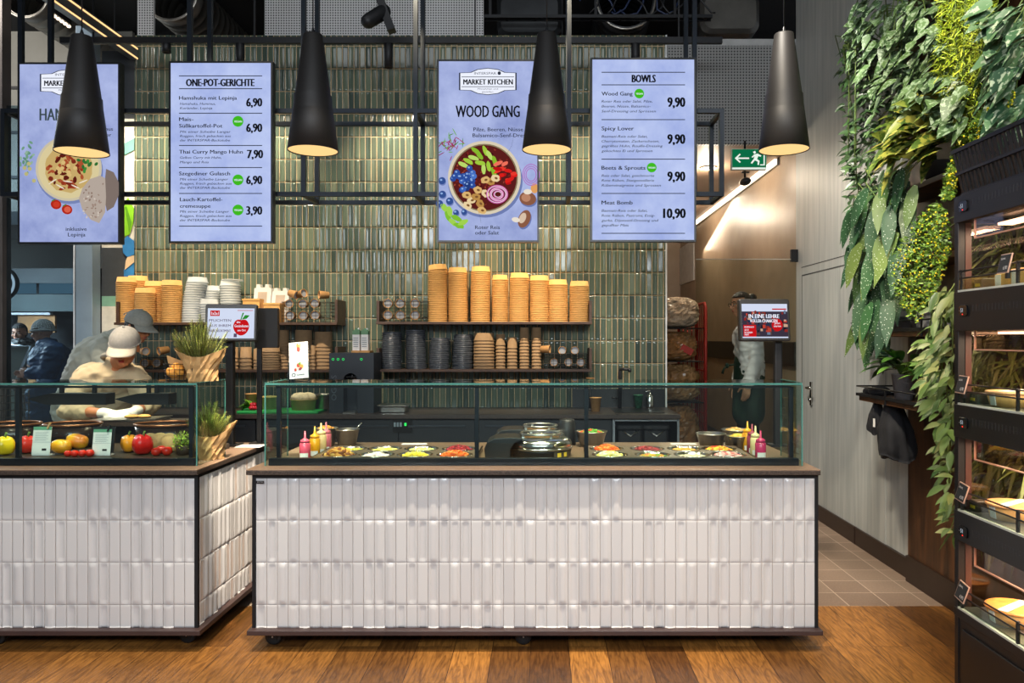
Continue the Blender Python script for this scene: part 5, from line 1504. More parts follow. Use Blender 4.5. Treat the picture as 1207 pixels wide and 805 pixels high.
paper_wrap(t, c, GTOP + .001, .125, .068, .080, 1, [(R(10), .04, .045), (R(170), .06, .05)])
MB(mat('potting soil', '#2a1d14', .9)).lathe([(0, .09), (.066, .09), (.062, .0), (0, 0)], (c[0], c[1], GTOP + .003), 18).build('root_ball', t)
rosemary_foliage('foliage', t, (c[0] - .015, c[1]), GTOP + .08, .27, .115, 90, ['#90a23c', '#b4be5a', '#ccd07a', '#76904a'], 'rosemary leaf')
c = S(259, 0, 4.13); c = (c.x - .005, 4.03)
t = thing('potted_rosemary', 'rosemary wrapped in brown paper standing behind the side glass', 'plant', (c[0], c[1], WT), 'wrapped rosemary')
paper_wrap(t, c, WT + .001, .12, .062, .076, 2, [(R(25), .055, .075), (R(200), .02, .02)])
MB(mat('potting soil', '#2a1d14', .9)).lathe([(0, .09), (.060, .09), (.056, .0), (0, 0)], (c[0], c[1], WT + .003), 18).build('root_ball', t)
rosemary_foliage('foliage', t, (c[0] - .01, c[1]), WT + .09, .25, .095, 70, ['#8ca83e', '#b0c450', '#ccd66c', '#769642'], 'fresh rosemary leaf')
# bread basket on the glass
c = S(208.5, 0, 3.98); c = V((c.x, 3.98, GTOP))
t = thing('wire_basket', 'small wire basket lined with paper beside the wrapped rosemary on the glass', 'basket', c)
m = MB(M_WIRE)
for z, r in ((.002, .050), (.03, .054), (.06, .058), (.088, .062)):
    m.tube([(c.x + r * cos(k * pi / 12), c.y + r * sin(k * pi / 12), GTOP + z) for k in range(24)], .0018, 5, closed=True, smooth=False)
for k in range(14):
    a = k * pi / 7; m.tube([(c.x + .050 * cos(a), c.y + .050 * sin(a), GTOP + .002), (c.x + .062 * cos(a), c.y + .062 * sin(a), GTOP + .088)], .0014, 5, smooth=False)
m.build('wire_frame', t)
b = MB(M_KPAPER); pts = [(-.05, .0), (-.064, .13), (.0, .105), (.06, .10), (.05, 0)]
b.prism(pts, (c.x, c.y + .045, GTOP + .003), (1, 0, 0), (0, -.18, 1), (0, .002, 0)); b.build('paper_liner', t)
for k, (dx, dy, dz, q) in enumerate(((-.018, -.015, .04, .3), (.016, -.012, .05, -.5), (0, .012, .065, .9))):
    b = MB(mat('golden bread', '#d9953a', .7, 0, .3, 30)); b.ball((c.x + dx, c.y + dy, GTOP + dz + .003), (.034, .024, .024), Matrix.Rotation(q, 3, 'Z') @ Matrix.Rotation(.5, 3, 'Y'), 14, 8)
    tag(b.build('bread_roll'), ('golden bread roll low in the paper lined basket, nearer the cooks', 'golden bread roll in the paper lined basket, nearer the rosemary', 'golden bread roll on top in the paper lined basket')[k], 'bread')

# ---- salad wells
M_SLOT = mat('well insert panel', '#6a5a4e', .4, 0, .2, 60)
WP = WT + .028
WCX = ((-1.06, -.865, -.665, -.458), (.348, .570, .773, .962)); WCY = (3.985, 4.20); WR = .088
def well_panel(label, xs):
    t = thing('insert_panel', label, 'panel', (sum(xs) / 4, 4.09, WT)); b = MB(M_SLOT); n = 40
    ex = [xs[0] - .12] + [(p + q) / 2 for p, q in zip(xs, xs[1:])] + [xs[-1] + .12]; ey = (3.855, (WCY[0] + WCY[1]) / 2, 4.325)
    for i, x in enumerate(xs):
        for j, y in enumerate(WCY):
            x0, x1, y0, y1 = ex[i], ex[i + 1], ey[j], ey[j + 1]; o_, c_ = [], []
            for k in range(n):
                a = 2 * pi * (k + .5) / n; ca, sa = cos(a), sin(a)
                q = min((x1 - x) / ca if ca > 1e-6 else ((x0 - x) / ca if ca < -1e-6 else 9), (y1 - y) / sa if sa > 1e-6 else ((y0 - y) / sa if sa < -1e-6 else 9))
                o_.append(V((x + q * ca, y + q * sa, WP))); c_.append(V((x + WR * ca, y + WR * sa, WP)))
            b.add(o_ + c_, [(k, (k + 1) % n, (k + 1) % n + n, k + n) for k in range(n)], False)
            for cx_, cy_ in ((x0, y0), (x1, y0), (x0, y1), (x1, y1)):
                k0 = min(range(n), key=lambda k: abs(math.atan2(sin(2 * pi * (k + .5) / n - math.atan2(cy_ - y, cx_ - x)), cos(2 * pi * (k + .5) / n - math.atan2(cy_ - y, cx_ - x)))))
                for k1 in ((k0 - 1) % n, (k0 + 1) % n): b.add([o_[k0], V((cx_, cy_, WP)), o_[k1]], [(0, 1, 2)], False)
    b.box(ex[0], ex[-1], ey[0], ey[0] + .006, WT + .0003, WP).box(ex[0], ex[-1], ey[2] - .006, ey[2], WT + .0003, WP).box(ex[0], ex[0] + .006, ey[0], ey[2], WT + .0003, WP).box(ex[-1] - .006, ex[-1], ey[0], ey[2], WT + .0003, WP)
    b.build('plate', t)
well_panel('brown panel holding the round wells, beside the leaflet', WCX[0]); well_panel('brown panel holding the round wells, in front of the woman', WCX[1])
wm = MB(M_CHROME)
wm.lathe([(.0945, .0003), (.0945, .0022), (.090, .0028), (.084, .001), (.079, -.024), (.070, -.0268), (0, -.0268)], (0, 0, 0), 36)
wo = wm.build('well_bowl'); WELL = wo.data; bpy.data.objects.remove(wo)
cms = lambda *c: [mat('food ' + x, x, .55, 0, .15, 40) for x in c]
foods = [(411, 0, 'croutons', cms('#c98a3a', '#8a4a22', '#e0ab58'), .016, .040), (441, 1, 'chopped onion', cms('#e4d8d0', '#d9a8a4', '#f2ece4'), .010, .012), (489, 1, 'sweetcorn', cms('#f0cf3a', '#f6e27a', '#e8b828'), .009, .020), (537, 1, 'carrot strips', cms('#f0641e', '#e8501a', '#f58a3c'), .013, .026),
         (421, 2, 'yellow pepper', cms('#e0b040', '#b9cf60'), .010, .005), (456, 2, 'yellow cheese cubes', cms('#e8c85a', '#d9dc8a'), .010, .006), (497, 2, 'cucumber', cms('#c8d89a', '#e4d870'), .010, .008), (541, 2, 'beetroot', cms('#8a1420', '#b02434', '#641018'), .011, .024),
         (718, 2, 'grated carrot', cms('#f0641e', '#e8501a', '#f58a3c'), .013, .026), (762.5, 2, 'kidney beans', cms('#7a1a22', '#a03038', '#5a1218'), .011, .018), (807, 2, 'chickpeas', cms('#d8a850', '#c88a3a'), .010, .006), (847.5, 2, 'tomato and corn', cms('#e0a030', '#d0301c', '#e8c040'), .011, .018),
         (719, 1, 'white cabbage', cms('#f0e49a', '#f6f0c8', '#e4d060'), .011, .022), (770, 1, 'mixed leaves', cms('#6f9a3a', '#c8a03a', '#d86a2a'), .011, .004), (815, 1, 'pale seeds', cms('#d0c0a0'), .009, .002), (858, 1, 'diced radish', cms('#e8a4a0', '#f0d8d0', '#d86a6a'), .011, .018)]
for k, (px, row, nm, ms, sz, hgt) in enumerate(foods):
    c = V((WCX[px > 640][(k % 4)], WCY[0 if row < 2 else 1], WP))
    o = vessel(WELL, 'well_bowl', c, 'round steel well filled with %s' % nm, 'bowl', 'round wells in the salad counter')
    f = mound(None, 'chopped_food', ms[0], c, WP - .012, .076, hgt + .004, bumps=70, size=sz, seed=k, mats=ms)
    tag(f, '%s heaped in a round steel well' % nm, 'salad', None, 'stuff')
# sheets of paper
for k, (px, py, lb) in enumerate(((489, 520.5, 'white paper sheet lying behind the round wells by the warmer'), (805, 523, 'white paper sheet lying in front of the black bins'))):
    c = S(px, 0, 4.60); o = MB(M_WHITE); o.obox((c.x, 4.585, WT + .0015), (.15, .05, .002)); tag(o.build('paper_sheet'), lb, 'paper')
c = S(298, 0, 4.53); o = MB(M_WHITE); o.obox((c.x, 4.50, WT + .0015), (.15, .12, .002)); tag(o.build('paper_sheet'), 'white paper sheet at the end of the counter with the cooks', 'paper')

# ---- sauce bottles
def sauce_bottle(px, Y, col, label, h=.105, r=.028, z=WT):
    c = S(px, 0, Y); t = thing('sauce_bottle', label, 'bottle', (c.x, Y, z), 'squeeze bottles under the glass')
    b = MB(mat('sauce ' + col, col, .25, 0, .06, 10)); b.lathe([(0, 0), (r - .003, 0), (r, .004), (r, h - .008), (r - .006, h), (0, h)], (c.x, Y, z), 20); b.build('bottle_body', t)
    b = MB(mat('sauce cap ' + col, col, .35, 0, .04)); b.lathe([(0, 0), (r - .003, 0), (r - .004, .012), (.010, .020), (.006, .024), (.0035, .06), (0, .06)], (c.x, Y, z + h), 16); b.build('nozzle_cap', t)
    b = MB(M_WHITE); b.lathe([(r + .0006, .006), (r + .0006, .032)], (c.x, Y, z), 12, arc=(R(-140), R(-40))); b.build('label', t)
for px, Y, col, lb, h in ((359.5, 4.03, '#d8506a', 'pink sauce bottle at the front of the group by the leaflet', .085), (371, 4.11, '#f0a81e', 'yellow sauce bottle behind the pink one by the leaflet', .10), (378.5, 4.18, '#e8c890', 'cream sauce bottle by the leaflet, behind the yellow one', .11), (384.5, 4.27, '#c86a78', 'dusty pink sauce bottle nearest the steel bowls by the leaflet', .105),
                      (881, 4.32, '#f0a81e', 'orange yellow sauce bottle by the woman, farthest from the pink one', .105), (886.5, 4.22, '#a03c50', 'dark red sauce bottle by the woman, between yellow and cream', .10), (890.5, 4.14, '#ecd9a0', 'cream sauce bottle by the woman, behind the pink one', .10), (896.5, 4.05, '#d0386a', 'pink sauce bottle at the front of the group by the woman', .085)):
    sauce_bottle(px, Y, col, lb, h)
# ---- steel mixing bowls
def steel_bowl(px, Y, r, h, label, fill=None, seed=1):
    t, c = open_vessel('steel_bowl', 'bowl', px, Y, WT + .0005, r, r * .72, h, M_WELL, label, 'bowl')
    c.z = WT
    if fill:
        f = mound(None, 'chopped_food', fill[1][0], c, WT + h - .012, r * .9, .022, bumps=50, size=.013, seed=seed, mats=fill[1]); tag(f, fill[0], 'salad', None, 'stuff')
    return t
t = steel_bowl(409, 4.52, .070, .095, 'empty steel bowl with a ladle beside the sauce bottles by the leaflet')
c = S(409, 0, 4.52); b = MB(M_CHROME); b.tube([(c.x + .01, 4.53, WT + .03), (c.x + .06, 4.53, WT + .11), (c.x + .085, 4.53, WT + .135)], .004, 6); tag(b.build('ladle'), 'steel ladle leaning in the empty steel bowl', 'ladle')
steel_bowl(385, 4.50, .062, .105, 'steel bowl of fried bits standing behind the cream sauce bottle', ('fried golden bits in the steel bowl by the leaflet', cms('#e0a030', '#c88030')), 3)
steel_bowl(838, 4.40, .082, .085, 'empty wide steel bowl in front of the woman in the apron')
steel_bowl(868, 4.54, .085, .090, 'steel bowl standing behind the orange yellow sauce bottle', ('pale slices in the steel bowl by the woman', cms('#e8c080', '#d8a050')), 5)
steel_bowl(870, 4.36, .062, .075, 'steel bowl beside the orange yellow sauce bottle, smaller one', ('yellow slices in the small steel bowl by the woman', cms('#f0b030', '#e8c850')), 6)
steel_bowl(697, 4.50, .090, .085, 'steel bowl of green leaves behind a black post', ('green leaves and tomato in the steel bowl beside the warmer', cms('#5a9a2e', '#86c03a', '#d8341e', '#4a7f22')), 7)
# ---- round warmers
def warmer(px, Y, s_, label, grp):
    c = S(px, 0, Y); z = WT + .001
    t = thing('round_warmer', label, 'food warmer', (c.x, Y, z), grp)
    r = .165 * s_
    MB(M_BLACK).lathe([(0, 0), (r * .9, 0), (r * .97, .012), (r, .035), (r * 1.01, .045), (0, .045)], (c.x, Y, z), 44).build('base', t)
    MB(M_CHROME).lathe([(r * 1.02, .045), (r * 1.05, .049), (r * 1.04, .056), (r * .98, .058)], (c.x, Y, z), 44).build('rim', t)
    MB(M_CHROME).lathe([(r * 1.0, .058), (r * 1.01, .070), (r * .97, .086), (r * .86, .099), (r * .70, .107), (r * .4, .112), (0, .113)], (c.x, Y, z), 44).build('lid', t)
    b = MB(M_WELL); b.tube([(c.x + r * .66 * cos(R(a_)), Y + r * .66 * sin(R(a_)), z + .122) for a_ in range(0, 360, 15)], .006, 6, closed=True)
    for a_ in range(30, 390, 90): b.box(c.x + r * .66 * cos(R(a_)) - .006, c.x + r * .66 * cos(R(a_)) + .006, Y + r * .66 * sin(R(a_)) - .006, Y + r * .66 * sin(R(a_)) + .006, z + .10, z + .120)
    b.build('handle_ring', t)
    b = MB(mat('warmer label', '#4a4238', .4)); b.lathe([(r * 1.015, .004), (r * 1.015, .040)], (c.x, Y, z), 14, arc=(R(-66), R(-28)))
    for a_ in (-55, -40):
        b.use(mat('warmer print', '#e8c23a', .5)).lathe([(r * 1.022, .012), (r * 1.022, .034)], (c.x, Y, z), 4, arc=(R(a_ - 4), R(a_ + 4)))
    b.build('label', t)
    hb = MB(M_BLACK); q_ = [(-.29, .0), (-.295, .055), (-.28, .09), (-.245, .108), (-.19, .112), (-.13, .112), (-.10, .108), (-.10, .098), (-.135, .085), (-.158, .05), (-.158, 0)]
    hb.prism([(x * s_, z_) for x, z_ in q_], (c.x, Y - .13, z), (1, 0, 0), (0, 0, 1), (0, .20, 0))
    hb.build('hinge_cover', t, bevel=.008)
    return t
warmer(637.5, 4.13, 1.0, 'round steel food warmer with a black base, front one of the pair', 'round food warmers')
warmer(637, 4.50, .90, 'round steel food warmer, rear one of the pair', 'round food warmers')
t = thing('black_canister', 'dark glossy canister behind the round warmers', 'canister', (S(662, 0, 4.42).x, 4.42, WT)); c = S(668, 0, 4.60)
MB(M_BLACK).lathe([(0, 0), (.05, 0), (.052, .004), (.052, .125), (.045, .135), (.045, .15), (.02, .156), (0, .156)], (c.x, 4.56, WT + .0005), 24).build('canister_body', t)
for px in (575, 688):
    c = S(px, 0, 4.3)
# ---- vegetables under the glass by the cooks
WV = WT + .030
t = thing('display_step', 'dark low step under the vegetables and tubs', 'step', (-3, 4.1, WT)); MB(mat('dark step', '#33291f', .5, 0, .2, 20)).box(-4.36, -1.80, 3.86, 4.41, WT + .0003, WV - .0002).build('step_board', t, bevel=.002)
M_TUBW = mat('dark tub', '#241812', .25, 0, .2, 10); M_COPPER = mat('copper brown rim', '#7a4a26', .3, .5, .2, 8)
def produce_tub(px, w_, Y, label):
    c = S(px, 0, Y); t = thing('produce_tub', label, 'tub', (c.x, Y, WV), 'dark tubs behind the vegetables')
    n = 36; ra, rb2, h = w_ / 2, .13, .125
    b = MB(M_TUBW); r_ = [(.86, 0), (.97, h), (.94, h), (.84, .006)]
    v = [(c.x + ra * q * cos(2 * pi * k / n), Y + rb2 * q * sin(2 * pi * k / n), WV + .0006 + z) for q, z in r_ for k in range(n)]
    b.add(v, [(i * n + k, i * n + (k + 1) % n, (i + 1) * n + (k + 1) % n, (i + 1) * n + k) for i in range(3) for k in range(n)] + [tuple(range(n))[::-1], tuple(range(3 * n, 4 * n))], True); b.build('tub_wall', t)
    b = MB(M_COPPER); b.tube([(c.x + ra * .965 * cos(2 * pi * k / n), Y + rb2 * .965 * sin(2 * pi * k / n), WV + h + .002) for k in range(n)], .007, 6, closed=True); b.build('rim', t)
produce_tub(196, .34, 4.27, 'dark tub with a copper brown rim behind the red pepper')
produce_tub(86, .30, 4.27, 'dark tub with a copper brown rim behind the mangoes')
produce_tub(14, .30, 4.27, 'dark tub with a copper brown rim behind the yellow pepper')
def bell_pepper(px, Y, col, label, s_=1.0, lean=0.0):
    c = S(px, 0, Y); t = thing('bell_pepper', label, 'pepper', (c.x, Y, WV), 'bell peppers'); M = Matrix.Rotation(lean, 3, 'Y')
    b = MB(mat('pepper ' + col, col, .22, 0, .08, 10)); nu, nv = 28, 14; v = []
    for i in range(nv + 1):
        t_ = i / nv; z = .092 * t_
        rad = .044 * (sin(pi * min(1, .12 + .80 * t_)) ** .5) if 0 < t_ < 1 else (.012 if t_ == 1 else .01)
        for k in range(nu):
            a = 2 * pi * k / nu; q = rad * (1 + .11 * cos(4 * a) * (.5 + .5 * t_))
            zz = z - (.012 * (1 - abs(cos(2 * a))) if t_ > .9 else 0)
            v.append(c + V((0, 0, 0)) + M @ (V((q * cos(a), q * sin(a), zz - .045)) * s_))
    off = V((0, 0, WV + .046 * s_ - c.z))
    v = [p + off for p in v]
    b.add(v, [(i * nu + k, i * nu + (k + 1) % nu, (i + 1) * nu + (k + 1) % nu, (i + 1) * nu + k) for i in range(nv) for k in range(nu)] + [tuple(range(nu))[::-1], tuple(range(nv * nu, (nv + 1) * nu))], True); b.build('fruit', t)
    top = c + off + M @ V((0, 0, .04 * s_))
    MB(mat('pepper stalk', '#5f7a2c', .6)).tube([top - V((0, 0, .006)), top + V((.002, 0, .012)), top + V((.008, 0, .024))], [.008, .005, .006], 8).build('stalk', t)
bell_pepper(6, 3.96, '#f0c81e', 'yellow bell pepper beside the black post', 1.05)
bell_pepper(33, 4.02, '#d83020', 'red bell pepper partly behind the black post', 1.0)
bell_pepper(168, 3.98, '#d41c16', 'large red bell pepper beside the tomatoes', 1.12, .1)
bell_pepper(153, 4.06, '#f0961e', 'orange bell pepper half behind the red one', 1.0, -.15)
def mango(px, Y, z, label, q, s_=1):
    c = S(px, 0, Y); t = thing('mango', label, 'mango', (c.x, Y, WV)); m = bpy.data.materials.get('mango skin')
    if m is None:
        m = bpy.data.materials.new('mango skin'); m.use_nodes = True; nt = m.node_tree; tc = nt.nodes.new('ShaderNodeTexCoord'); n = nt.nodes.new('ShaderNodeTexNoise'); n.inputs['Scale'].default_value = 9
        r_ = nt.nodes.new('ShaderNodeValToRGB'); r_.color_ramp.elements[0].position = .4; r_.color_ramp.elements[1].position = .6; r_.color_ramp.elements[0].color = lin('#f0b41e'); r_.color_ramp.elements[1].color = lin('#dc7a1e')
        nt.links.new(tc.outputs['Object'], n.inputs[0]); nt.links.new(n.outputs[0], r_.inputs[0]); nt.links.new(r_.outputs[0], nt.nodes['Principled BSDF'].inputs[0]); nt.nodes['Principled BSDF'].inputs['Roughness'].default_value = .35
    M = Matrix.Rotation(q, 3, 'Y')
    b = MB(m); b.ball(V((c.x, Y, z)), (.054 * s_, .038 * s_, .036 * s_), M, 22, 14); b.ball(V((c.x, Y, z)) + M @ V((.022 * s_, 0, .006)), (.032 * s_, .031 * s_, .032 * s_), M, 18, 12); b.build('fruit', t)
    e = V((c.x, Y, z)) + M @ V((-.053 * s_, 0, 0)); MB(mat('fruit stalk', '#5a4630', .8)).tube([e, e + M @ V((-.008, 0, .002))], .003, 6).build('stalk', t)
mango(72, 3.98, WV + .041, 'mango lying low beside the price cards', .15)
mango(91, 4.03, WV + .062, 'yellow mango resting on the tomatoes', .35, 1.05)
def tomato(px, Y, r, label, z=None):
    c = S(px, 0, Y); z = z or WV + r * .88
    t = thing('tomato', label, 'tomato', (c.x, Y, WV), 'tomatoes under the glass')
    b = MB(mat('tomato', '#dc2a18', .2, 0, .1, 8)); b.lathe([(0.0005, -.86 * r), (r * .5, -.8 * r), (r * .9, -.4 * r), (r, 0), (r * .92, .45 * r), (r * .6, .8 * r), (r * .25, .84 * r), (0.0005, .76 * r)], (c.x, Y, z), 22); b.build('fruit', t)
    b = MB(mat('tomato calyx', '#4a7a2a', .6))
    for k in range(5): b.leaf((c.x, Y, z + r * .78), (cos(k * 1.257), sin(k * 1.257), .25), (0, 0, 1), r * .7, r * .25, .3, .2, 2, 2)
    b.build('calyx', t)
for k, (px, Y, r, lb) in enumerate(((80, 3.90, .018, 'small tomato under the yellow mango, first from the mango end'), (88, 3.895, .019, 'small tomato under the yellow mango, second of the row'), (97, 3.90, .020, 'small tomato under the yellow mango, third of the row'), (106, 3.905, .021, 'small tomato beside the price card with black back'),
                              (184, 3.93, .024, 'vine tomato touching the large red pepper'), (197, 3.94, .026, 'vine tomato beside the thyme pot'), (190, 4.0, .024, 'vine tomato between and behind the other two'))):
    tomato(px, Y, r, lb)
b = MB(mat('bread slice', '#e2b878', .7, 0, .2, 25))
for k, (px, Y, q, lb) in enumerate(((178, 4.07, .1, 'pale bread slice leaning behind the red pepper'), (190, 4.08, .3, 'pale bread slice leaning over the tomatoes'), (201, 4.06, .5, 'golden bread slice nearest the thyme'))):
    c = S(px, 0, Y); b = MB(mat('bread slice', '#e2b878', .7, 0, .2, 25)); b.ball((c.x, Y, WV + .052), (.055, .020, .048), Matrix.Rotation(q, 3, 'Y'), 16, 10); tag(b.build('bread_slice'), lb, 'bread')
c = S(217, 0, 3.98); t = thing('herb_pot', 'pot of bright yellow green thyme beside the black corner post', 'plant', (c.x, 3.98, WV)); rr = random.Random(3)
MB(mat('herb pot', '#3a2a1e', .7)).lathe([(0, 0), (.034, 0), (.042, .05), (.038, .05), (.03, .004), (0, .004)], (c.x, 3.98, WV + .0005), 18).build('pot', t)
b = MB(island_mat('thyme leaf', ['#a8c83a', '#c8dc4a', '#86a82a', '#e0dc70'], .6))
for k in range(420):
    a, q, hh = rr.uniform(0, 6.28), sqrt(rr.random()), rr.random()
    b.leaf((c.x + .06 * q * cos(a), 3.98 + .045 * q * sin(a), WV + .03 + .10 * hh * (1 - .4 * q)), (rr.uniform(-1, 1), rr.uniform(-1, 1), rr.uniform(-.2, 1)), (0, 0, 1), .016, .008, .1, .1, 2)
b.build('foliage', t)
b = MB(mat('herb stem', '#6b6a3a', .7))
for k in range(16):
    a = rr.uniform(0, 6.28); b.tube([(c.x + .01 * cos(a), 3.98 + .01 * sin(a), WV + .04), (c.x + .045 * cos(a), 3.98 + .035 * sin(a), WV + .12)], .0012, 4)
b.build('stem', t)
# price cards with clothes-peg clips
def price_card(px0, px1, py0, py1, Y, label, peg, back=False):
    a, b_ = S(px0, py0, Y), S(px1, py1, Y); t = thing('price_card', label, 'sign', ((a.x + b_.x) / 2, Y, WV), 'price cards at the vegetables')
    w_, h = b_.x - a.x, a.z - (WV + .0055)
    M = Matrix.Rotation(R(-8), 3, 'X'); c = V(((a.x + b_.x) / 2, Y, WV + .0055 + h / 2)); ax, az, ay = M @ V((1, 0, 0)), M @ V((0, 0, 1)), M @ V((0, -1, 0))
    MB(M_WHITE).obox(c, (w_, .002, h), M).obox((c.x, Y + .012, WV + .003), (w_, .04, .005)).build('card', t)
    d = MB(mat('card green', '#5f9a7a', .6)); Q = lambda u, v, o=.0015: c + ax * (u * w_) + az * (v * h) + ay * o
    def rc(m, u0, u1, v0, v1, o=.0015): d.use(m).add([Q(u0, v0, o), Q(u1, v0, o), Q(u1, v1, o), Q(u0, v1, o)], [(0, 1, 2, 3)], False)
    rc(mat('card green', '#5f9a7a', .6), -.5, .5, .38, .5)
    g_ = mat('card grey print', '#9aa0a6', .6)
    for k in range(6): rc(g_, -.38, .34 - .1 * (k % 2), .28 - k * .055, .295 - k * .055)
    rc(mat('card fold', '#b9bdc2', .6), -.5, .5, -.06, -.045, .0018); rc(M_INK, .05, .3, -.36, -.28)
    d.build('print', t)
    if back:
        MB(M_BLACK).obox(c - ay * .012 + az * .012, (w_ + .02, .004, h * 1.02), M).build('back_board', t)
    MB(mat('wooden peg', '#c9a070', .7) if peg == 'peg' else M_BLACK).obox(c + az * (h / 2 + .005) + ax * (w_ * .35) + ay * .004, (.007, .010, .034), M @ Matrix.Rotation(.35, 3, 'Y')).build('peg', t)
price_card(38.5, 60, 503, 541, 3.94, 'price card with a wooden peg between pepper and mango', 'peg')
price_card(109.5, 131, 506, 541, 3.94, 'price card with a black back board beside the tub of red pepper', 'clip', True)
t = thing('wire_grid', 'black wire grid standing upright behind the yellow pepper', 'grid', (S(16, 0, 4.42).x, 4.45, WT)); b = MB(M_WIRE)
for i in range(8):
    x = S(-4 + i * 5.4, 0, 4.45).x; b.tube([(x, 4.45, WT), (x, 4.45, S(0, 459, 4.45).z)], .0025, 5, smooth=False)
for i in range(9):
    z = WT + .006 + i * .042; b.tube([(S(-6, 0, 4.45).x, 4.45, z), (S(36, 0, 4.45).x, 4.45, z)], .0025, 5, smooth=False)
b.build('wire_mesh', t)
# tray of the cook, pan
t = thing('steel_tray', "steel tray under the cook's gloved hands", 'tray', (S(150, 0, 4.5).x, 4.52, 1.02)); c = S(152, 0, 4.50)
MB(M_WELL).obox((c.x, 4.52, 1.034), (.40, .20, .006), Matrix.Rotation(R(-2), 3, 'Y')).obox((c.x, 4.525, 1.03), (.38, .18, .008)).build('tray_body', t)
t2 = thing('prep_stand', 'dark raised stand behind the tubs, carrying the steel tray', 'stand', (c.x, 4.52, WT))
MB(M_BTOP).box(c.x - .26, c.x + .33, 4.42, 4.64, WT + .0005, WT + .02).box(c.x - .26, c.x + .33, 4.42, 4.64, 1.0, 1.024).box(c.x - .26, c.x - .24, 4.42, 4.64, WT, 1.0).box(c.x + .31, c.x + .33, 4.42, 4.64, WT, 1.0).box(c.x - .26, c.x + .33, 4.62, 4.64, WT, 1.0).build('stand_body', t2)
for k, (dx, q) in enumerate(((.02, .2), (.09, -.3))):
    b = MB(mat('filled flat bread', '#d09a54', .8, 0, .3, 30)); b.ball((c.x + dx, 4.50, 1.048 + .002 * k), (.045, .03, .012), Matrix.Rotation(q, 3, 'Z'), 14, 8)
    tag(b.build('flat_bread'), ("flat bread on the steel tray under the cook's gloves", 'flat bread on the steel tray, beyond the gloves')[k], 'bread')
# ================================================================== PEOPLE
from mathutils import noise
def remeshed(name, mb, voxel, parent, m, smooth=4, label=None, wrinkle=0):
    me = bpy.data.meshes.new('raw'); me.from_pydata(mb.v, [], mb.f); me.update()
    o = bpy.data.objects.new('raw', me); COL.objects.link(o)
    bm = bmesh.new(); bm.from_mesh(me); bmesh.ops.recalc_face_normals(bm, faces=bm.faces); bm.to_mesh(me); bm.free()
    r = o.modifiers.new('r', 'REMESH'); r.mode = 'VOXEL'; r.voxel_size = voxel
    s_ = o.modifiers.new('s', 'SMOOTH'); s_.factor = .5; s_.iterations = smooth
    dg = bpy.context.evaluated_depsgraph_get()
    out = bpy.data.meshes.new_from_object(o.evaluated_get(dg))
    bpy.data.objects.remove(o); bpy.data.meshes.remove(me)
    if wrinkle:
        nrm_ = [v_.vector.copy() for v_ in out.vertex_normals]
        for vv, nv_ in zip(out.vertices, nrm_):
            p = vv.co
            a = noise.noise(V((p.x * 9, p.y * 9, p.z * 16))); c_ = noise.noise(V((p.x * 22 + 5, p.y * 22, p.z * 30)))
            vv.co = p + nv_ * wrinkle * ((1 - 2.6 * abs(a)) + .5 * (1 - 2.5 * abs(c_)))
        out.update()
    out.polygons.foreach_set('use_smooth', [True] * len(out.polygons))
    out.materials.clear(); out.materials.append(m)
    out.name = name
    ob = bpy.data.objects.new(name, out); COL.objects.link(ob); attach(ob, parent)
    if label: ob['label'] = label
    return ob
def chain(mb, pts, rs):
    for (p, q), (a, b) in zip(zip(pts, pts[1:]), zip(rs, rs[1:])):
        mb.capsule(p, q, a, b)
def frame3(f, up=(0, 0, 1)):
    f = V(f).normalized(); r = f.cross(V(up)).normalized(); u = r.cross(f)
    return r, f, u
def head(mb, c, f, up=(0, 0, 1), s=1.0):
    r, f, u = frame3(f, up); M = Matrix((r, f, u)).transposed()
    P = lambda a, b, d: c + (r * a + f * b + u * d) * s
    E = lambda p, q: mb.ball(p, tuple(x * s for x in q), M, 18, 12)
    E(P(0, -.010, .022), (.073, .092, .088)); E(P(0, .018, -.035), (.062, .070, .072)); E(P(0, .040, -.082), (.036, .040, .030))
    E(P(0, .068, .022), (.052, .018, .014))                                            # brow
    mb.capsule(P(0, .082, .010), P(0, .104, -.028), .010 * s, .014 * s); E(P(0, .088, -.030), (.020, .012, .010))   # nose
    E(P(0, .078, -.052), (.024, .014, .007)); E(P(0, .076, -.064), (.021, .013, .008))  # lips
    for q in (-1, 1):
        E(P(q * .042, .062, -.022), (.022, .020, .020))                                 # cheek
        E(P(q * .075, -.004, -.008), (.010, .018, .030))                                # ear
    return P, M
